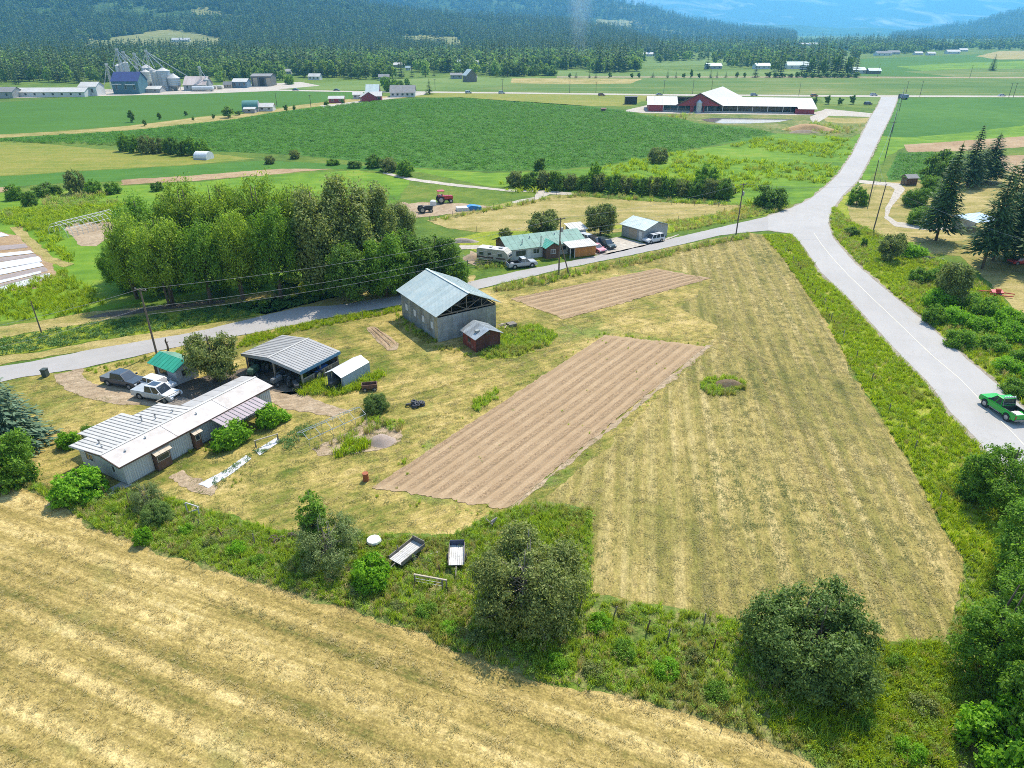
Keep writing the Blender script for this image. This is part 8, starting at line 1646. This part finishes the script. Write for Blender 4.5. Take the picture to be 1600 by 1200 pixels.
def wires(label, spans, sag=.9, r=.014, name='power_line'):
    o = thing(name, label, 'power line', (0, 0, 0))
    for a, b_ in spans:
        pts = [a.lerp(b_, t / 14) - V3((0, 0, sag * 4 * (t / 14) * (1 - t / 14))) for t in range(15)]; part('wire', MB().tube(pts, r, 4), WIRE, o)
    return o
p1, p2, p3, p4, p0 = top((245, 553), 9.5), top((873, 430), 10.5), top((1150, 366), 10.9), top((1364, 362), 10.4, .35), top((-260, 690), 10)
wires('power line from the hut pole to the braced pole over the grove edge', [(p1, p2), (p1 + V3((0, 0, -2.6)), p2 + V3((0, 0, -2.4))), (p1 + V3((.2, 0, -3.6)), p2 + V3((.2, 0, -3.4)))], 1.3, .016)
wires('power line from the braced pole to the pole at the road bend', [(p2, p3), (p2 + V3((0, 0, -2.4)), p3 + V3((0, 0, -2.6)))], .8); wires('power line from the hut pole out past the blue spruce', [(p1, p0), (p1 + V3((0, 0, -2.6)), p0 + V3((0, 0, -2.6)))], 1.0)
wires('power line crossing the main road above the junction', [(p3, p4), (p4, top((1357, 318), 10.9))], .7); wires('power line from the leaning pole over the yard spruces', [(p4 + V3((0, 0, -.8)), top((1750, 520), 9))], 1.0)
wires('power line along the main road to the far junction', [(top((1357, 318), 10.9), top((1383, 247), 11.8)), (top((1383, 247), 11.8), top((1394, 206), 11.8)), (top((1394, 206), 11.8), top((1405, 173), 11.8))], .8, .03)
wires('service cable from the road pole to the garage', [(p2 + V3((0, 0, -3)), at(1000, 372) + V3((0, 0, 3.2)))], .5)
def fence(label, px, step, h=1.15, mats_=(TIMBER,), wire=True, lean=.08, name='wire_fence', r=.045, skip=0.0, z=0):
    pts = [at(*p) for p in px]; o = thing(name, label, 'fence', pts[0]); base = pts[0]; tops = []
    for a, b_ in zip(pts, pts[1:]):
        L = (b_ - a).length; n = max(1, int(L / step))
        for i in range(n):
            if random.random() < skip: continue
            p = a.lerp(b_, i / n) - base + V3((random.uniform(-.15, .15), random.uniform(-.15, .15), 0)); t_ = p + V3((random.uniform(-lean, lean), random.uniform(-lean, lean), h * random.uniform(.85, 1.12)))
            part('post', MB().tube([p - V3((0, 0, .1)), t_], [r, r * .9], 6), mats_[random.randrange(len(mats_))], o); tops.append(t_)
    if wire and len(tops) > 1:
        mb = MB()
        for dz in (.12, .45, .8):
            for a, b_ in zip(tops, tops[1:]): mb.bar(a - V3((0, 0, dz)), b_ - V3((0, 0, dz)), .005)
        part('wire_strands', mb, RUSTW, o)
    return o
fence('wire fence with old posts along the edge between the mown field and the road verge', [(1228, 395), (1262, 440), (1300, 500), (1360, 595), (1428, 705), (1470, 785), (1505, 850)], 6.0, 1.2, (TIMBER, TIMBERP), r=.06)
fence('tilted post fence in the weeds between the yard and the hay field', [(20, 745), (78, 752), (108, 764), (165, 775), (205, 790), (255, 815), (310, 824), (347, 838), (400, 852), (440, 862), (500, 880), (560, 893), (626, 872), (690, 900), (740, 893)], 3.0, 1.25, (TIMBER, BROWNW), wire=True, lean=.3, r=.05, skip=.15)
fence('sparse post fence through the weeds beside the round bush', [(905, 955), (960, 965), (1010, 985), (1042, 1000), (1102, 982), (1112, 1014), (1200, 1010)], 3.4, 1.3, (TIMBER, BROWNW), lean=.2, r=.055)
fence('thin wire fence along the tall grass of the side road', [(300, 548), (386, 530), (507, 505), (625, 486)], 4.5, 1.1, (TIMBER,), r=.04, skip=.2); fence('thin wire fence beside the road above the small tilled plot', [(775, 455), (900, 428), (1000, 405), (1075, 390), (1165, 371)], 5, 1.1, (TIMBER,), r=.045, skip=.2)
fence('post fence around the tan pasture below the hedgerow', [(672, 345), (740, 330), (800, 318), (870, 307), (920, 309), (1050, 320), (1160, 325)], 5, 1.2, (TIMBER,), r=.05); fence('post fence between the tan pasture and the green roofed house', [(745, 362), (820, 374), (880, 360), (960, 358), (1020, 350), (1100, 338), (1160, 326)], 5.5, 1.2, (TIMBER,), r=.05)
fence('dark stakes standing in the verge weeds by the road bend', [(1226, 382), (1250, 425), (1280, 470), (1308, 520)], 2.6, 1.0, (BROWNW,), wire=False, r=.05); fence('rail fence by the garden strip at the looping drive', [(1366, 285), (1392, 286)], 1.4, 1.1, (TIMBER,), r=.06)
fence('thin wire fence along the lawn across the side road', [(330, 478), (430, 466), (520, 456), (600, 452)], 5, 1.1, (TIMBER,), r=.04)
# fallen brown flattened weeds, smoke
m_smoke = bpy.data.materials.new('smoke'); m_smoke.use_nodes = True; nt = m_smoke.node_tree
for n in list(nt.nodes): nt.nodes.remove(n)
out = nt.nodes.new('ShaderNodeOutputMaterial'); pv = nt.nodes.new('ShaderNodeVolumePrincipled'); pv.inputs['Color'].default_value = (.85, .9, .95, 1); pv.inputs['Anisotropy'].default_value = .2
v = pos_n(nt, 0, (1, 1, 2.5)); sx = nt.nodes.new('ShaderNodeSeparateXYZ'); tc = nt.nodes.new('ShaderNodeTexCoord'); nt.links.new(tc.outputs['Object'], sx.inputs[0])
rr = math_n(nt, 'SQRT', math_n(nt, 'ADD', math_n(nt, 'POWER', sx.outputs[0], 2.0), math_n(nt, 'POWER', sx.outputs[1], 2.0))); ww = math_n(nt, 'MULTIPLY_ADD', sx.outputs[2], .22, 8.0)
fall = math_n(nt, 'SUBTRACT', 1.0, math_n(nt, 'DIVIDE', rr, ww), clamp=True)
g = math_n(nt, 'MULTIPLY', maprange(nt, noise_n(nt, v, .03, 3, .6, .8), .36, .66, 0.001, .015), fall); nt.links.new(g, pv.inputs['Density']); nt.links.new(pv.outputs[0], out.inputs['Volume'])
b0 = at(905, 98); rings = []
for i in range(13):
    t = i / 12; z = 2 + 150 * t; rings.append((9 + 34 * t + 4 * math.sin(t * 9), z))
sm = MB().lathe(rings, 16); solo('smoke', sm, m_smoke, 'thin grey smoke plume rising from the valley woods', 'smoke', b0, 0)['kind'] = 'stuff'
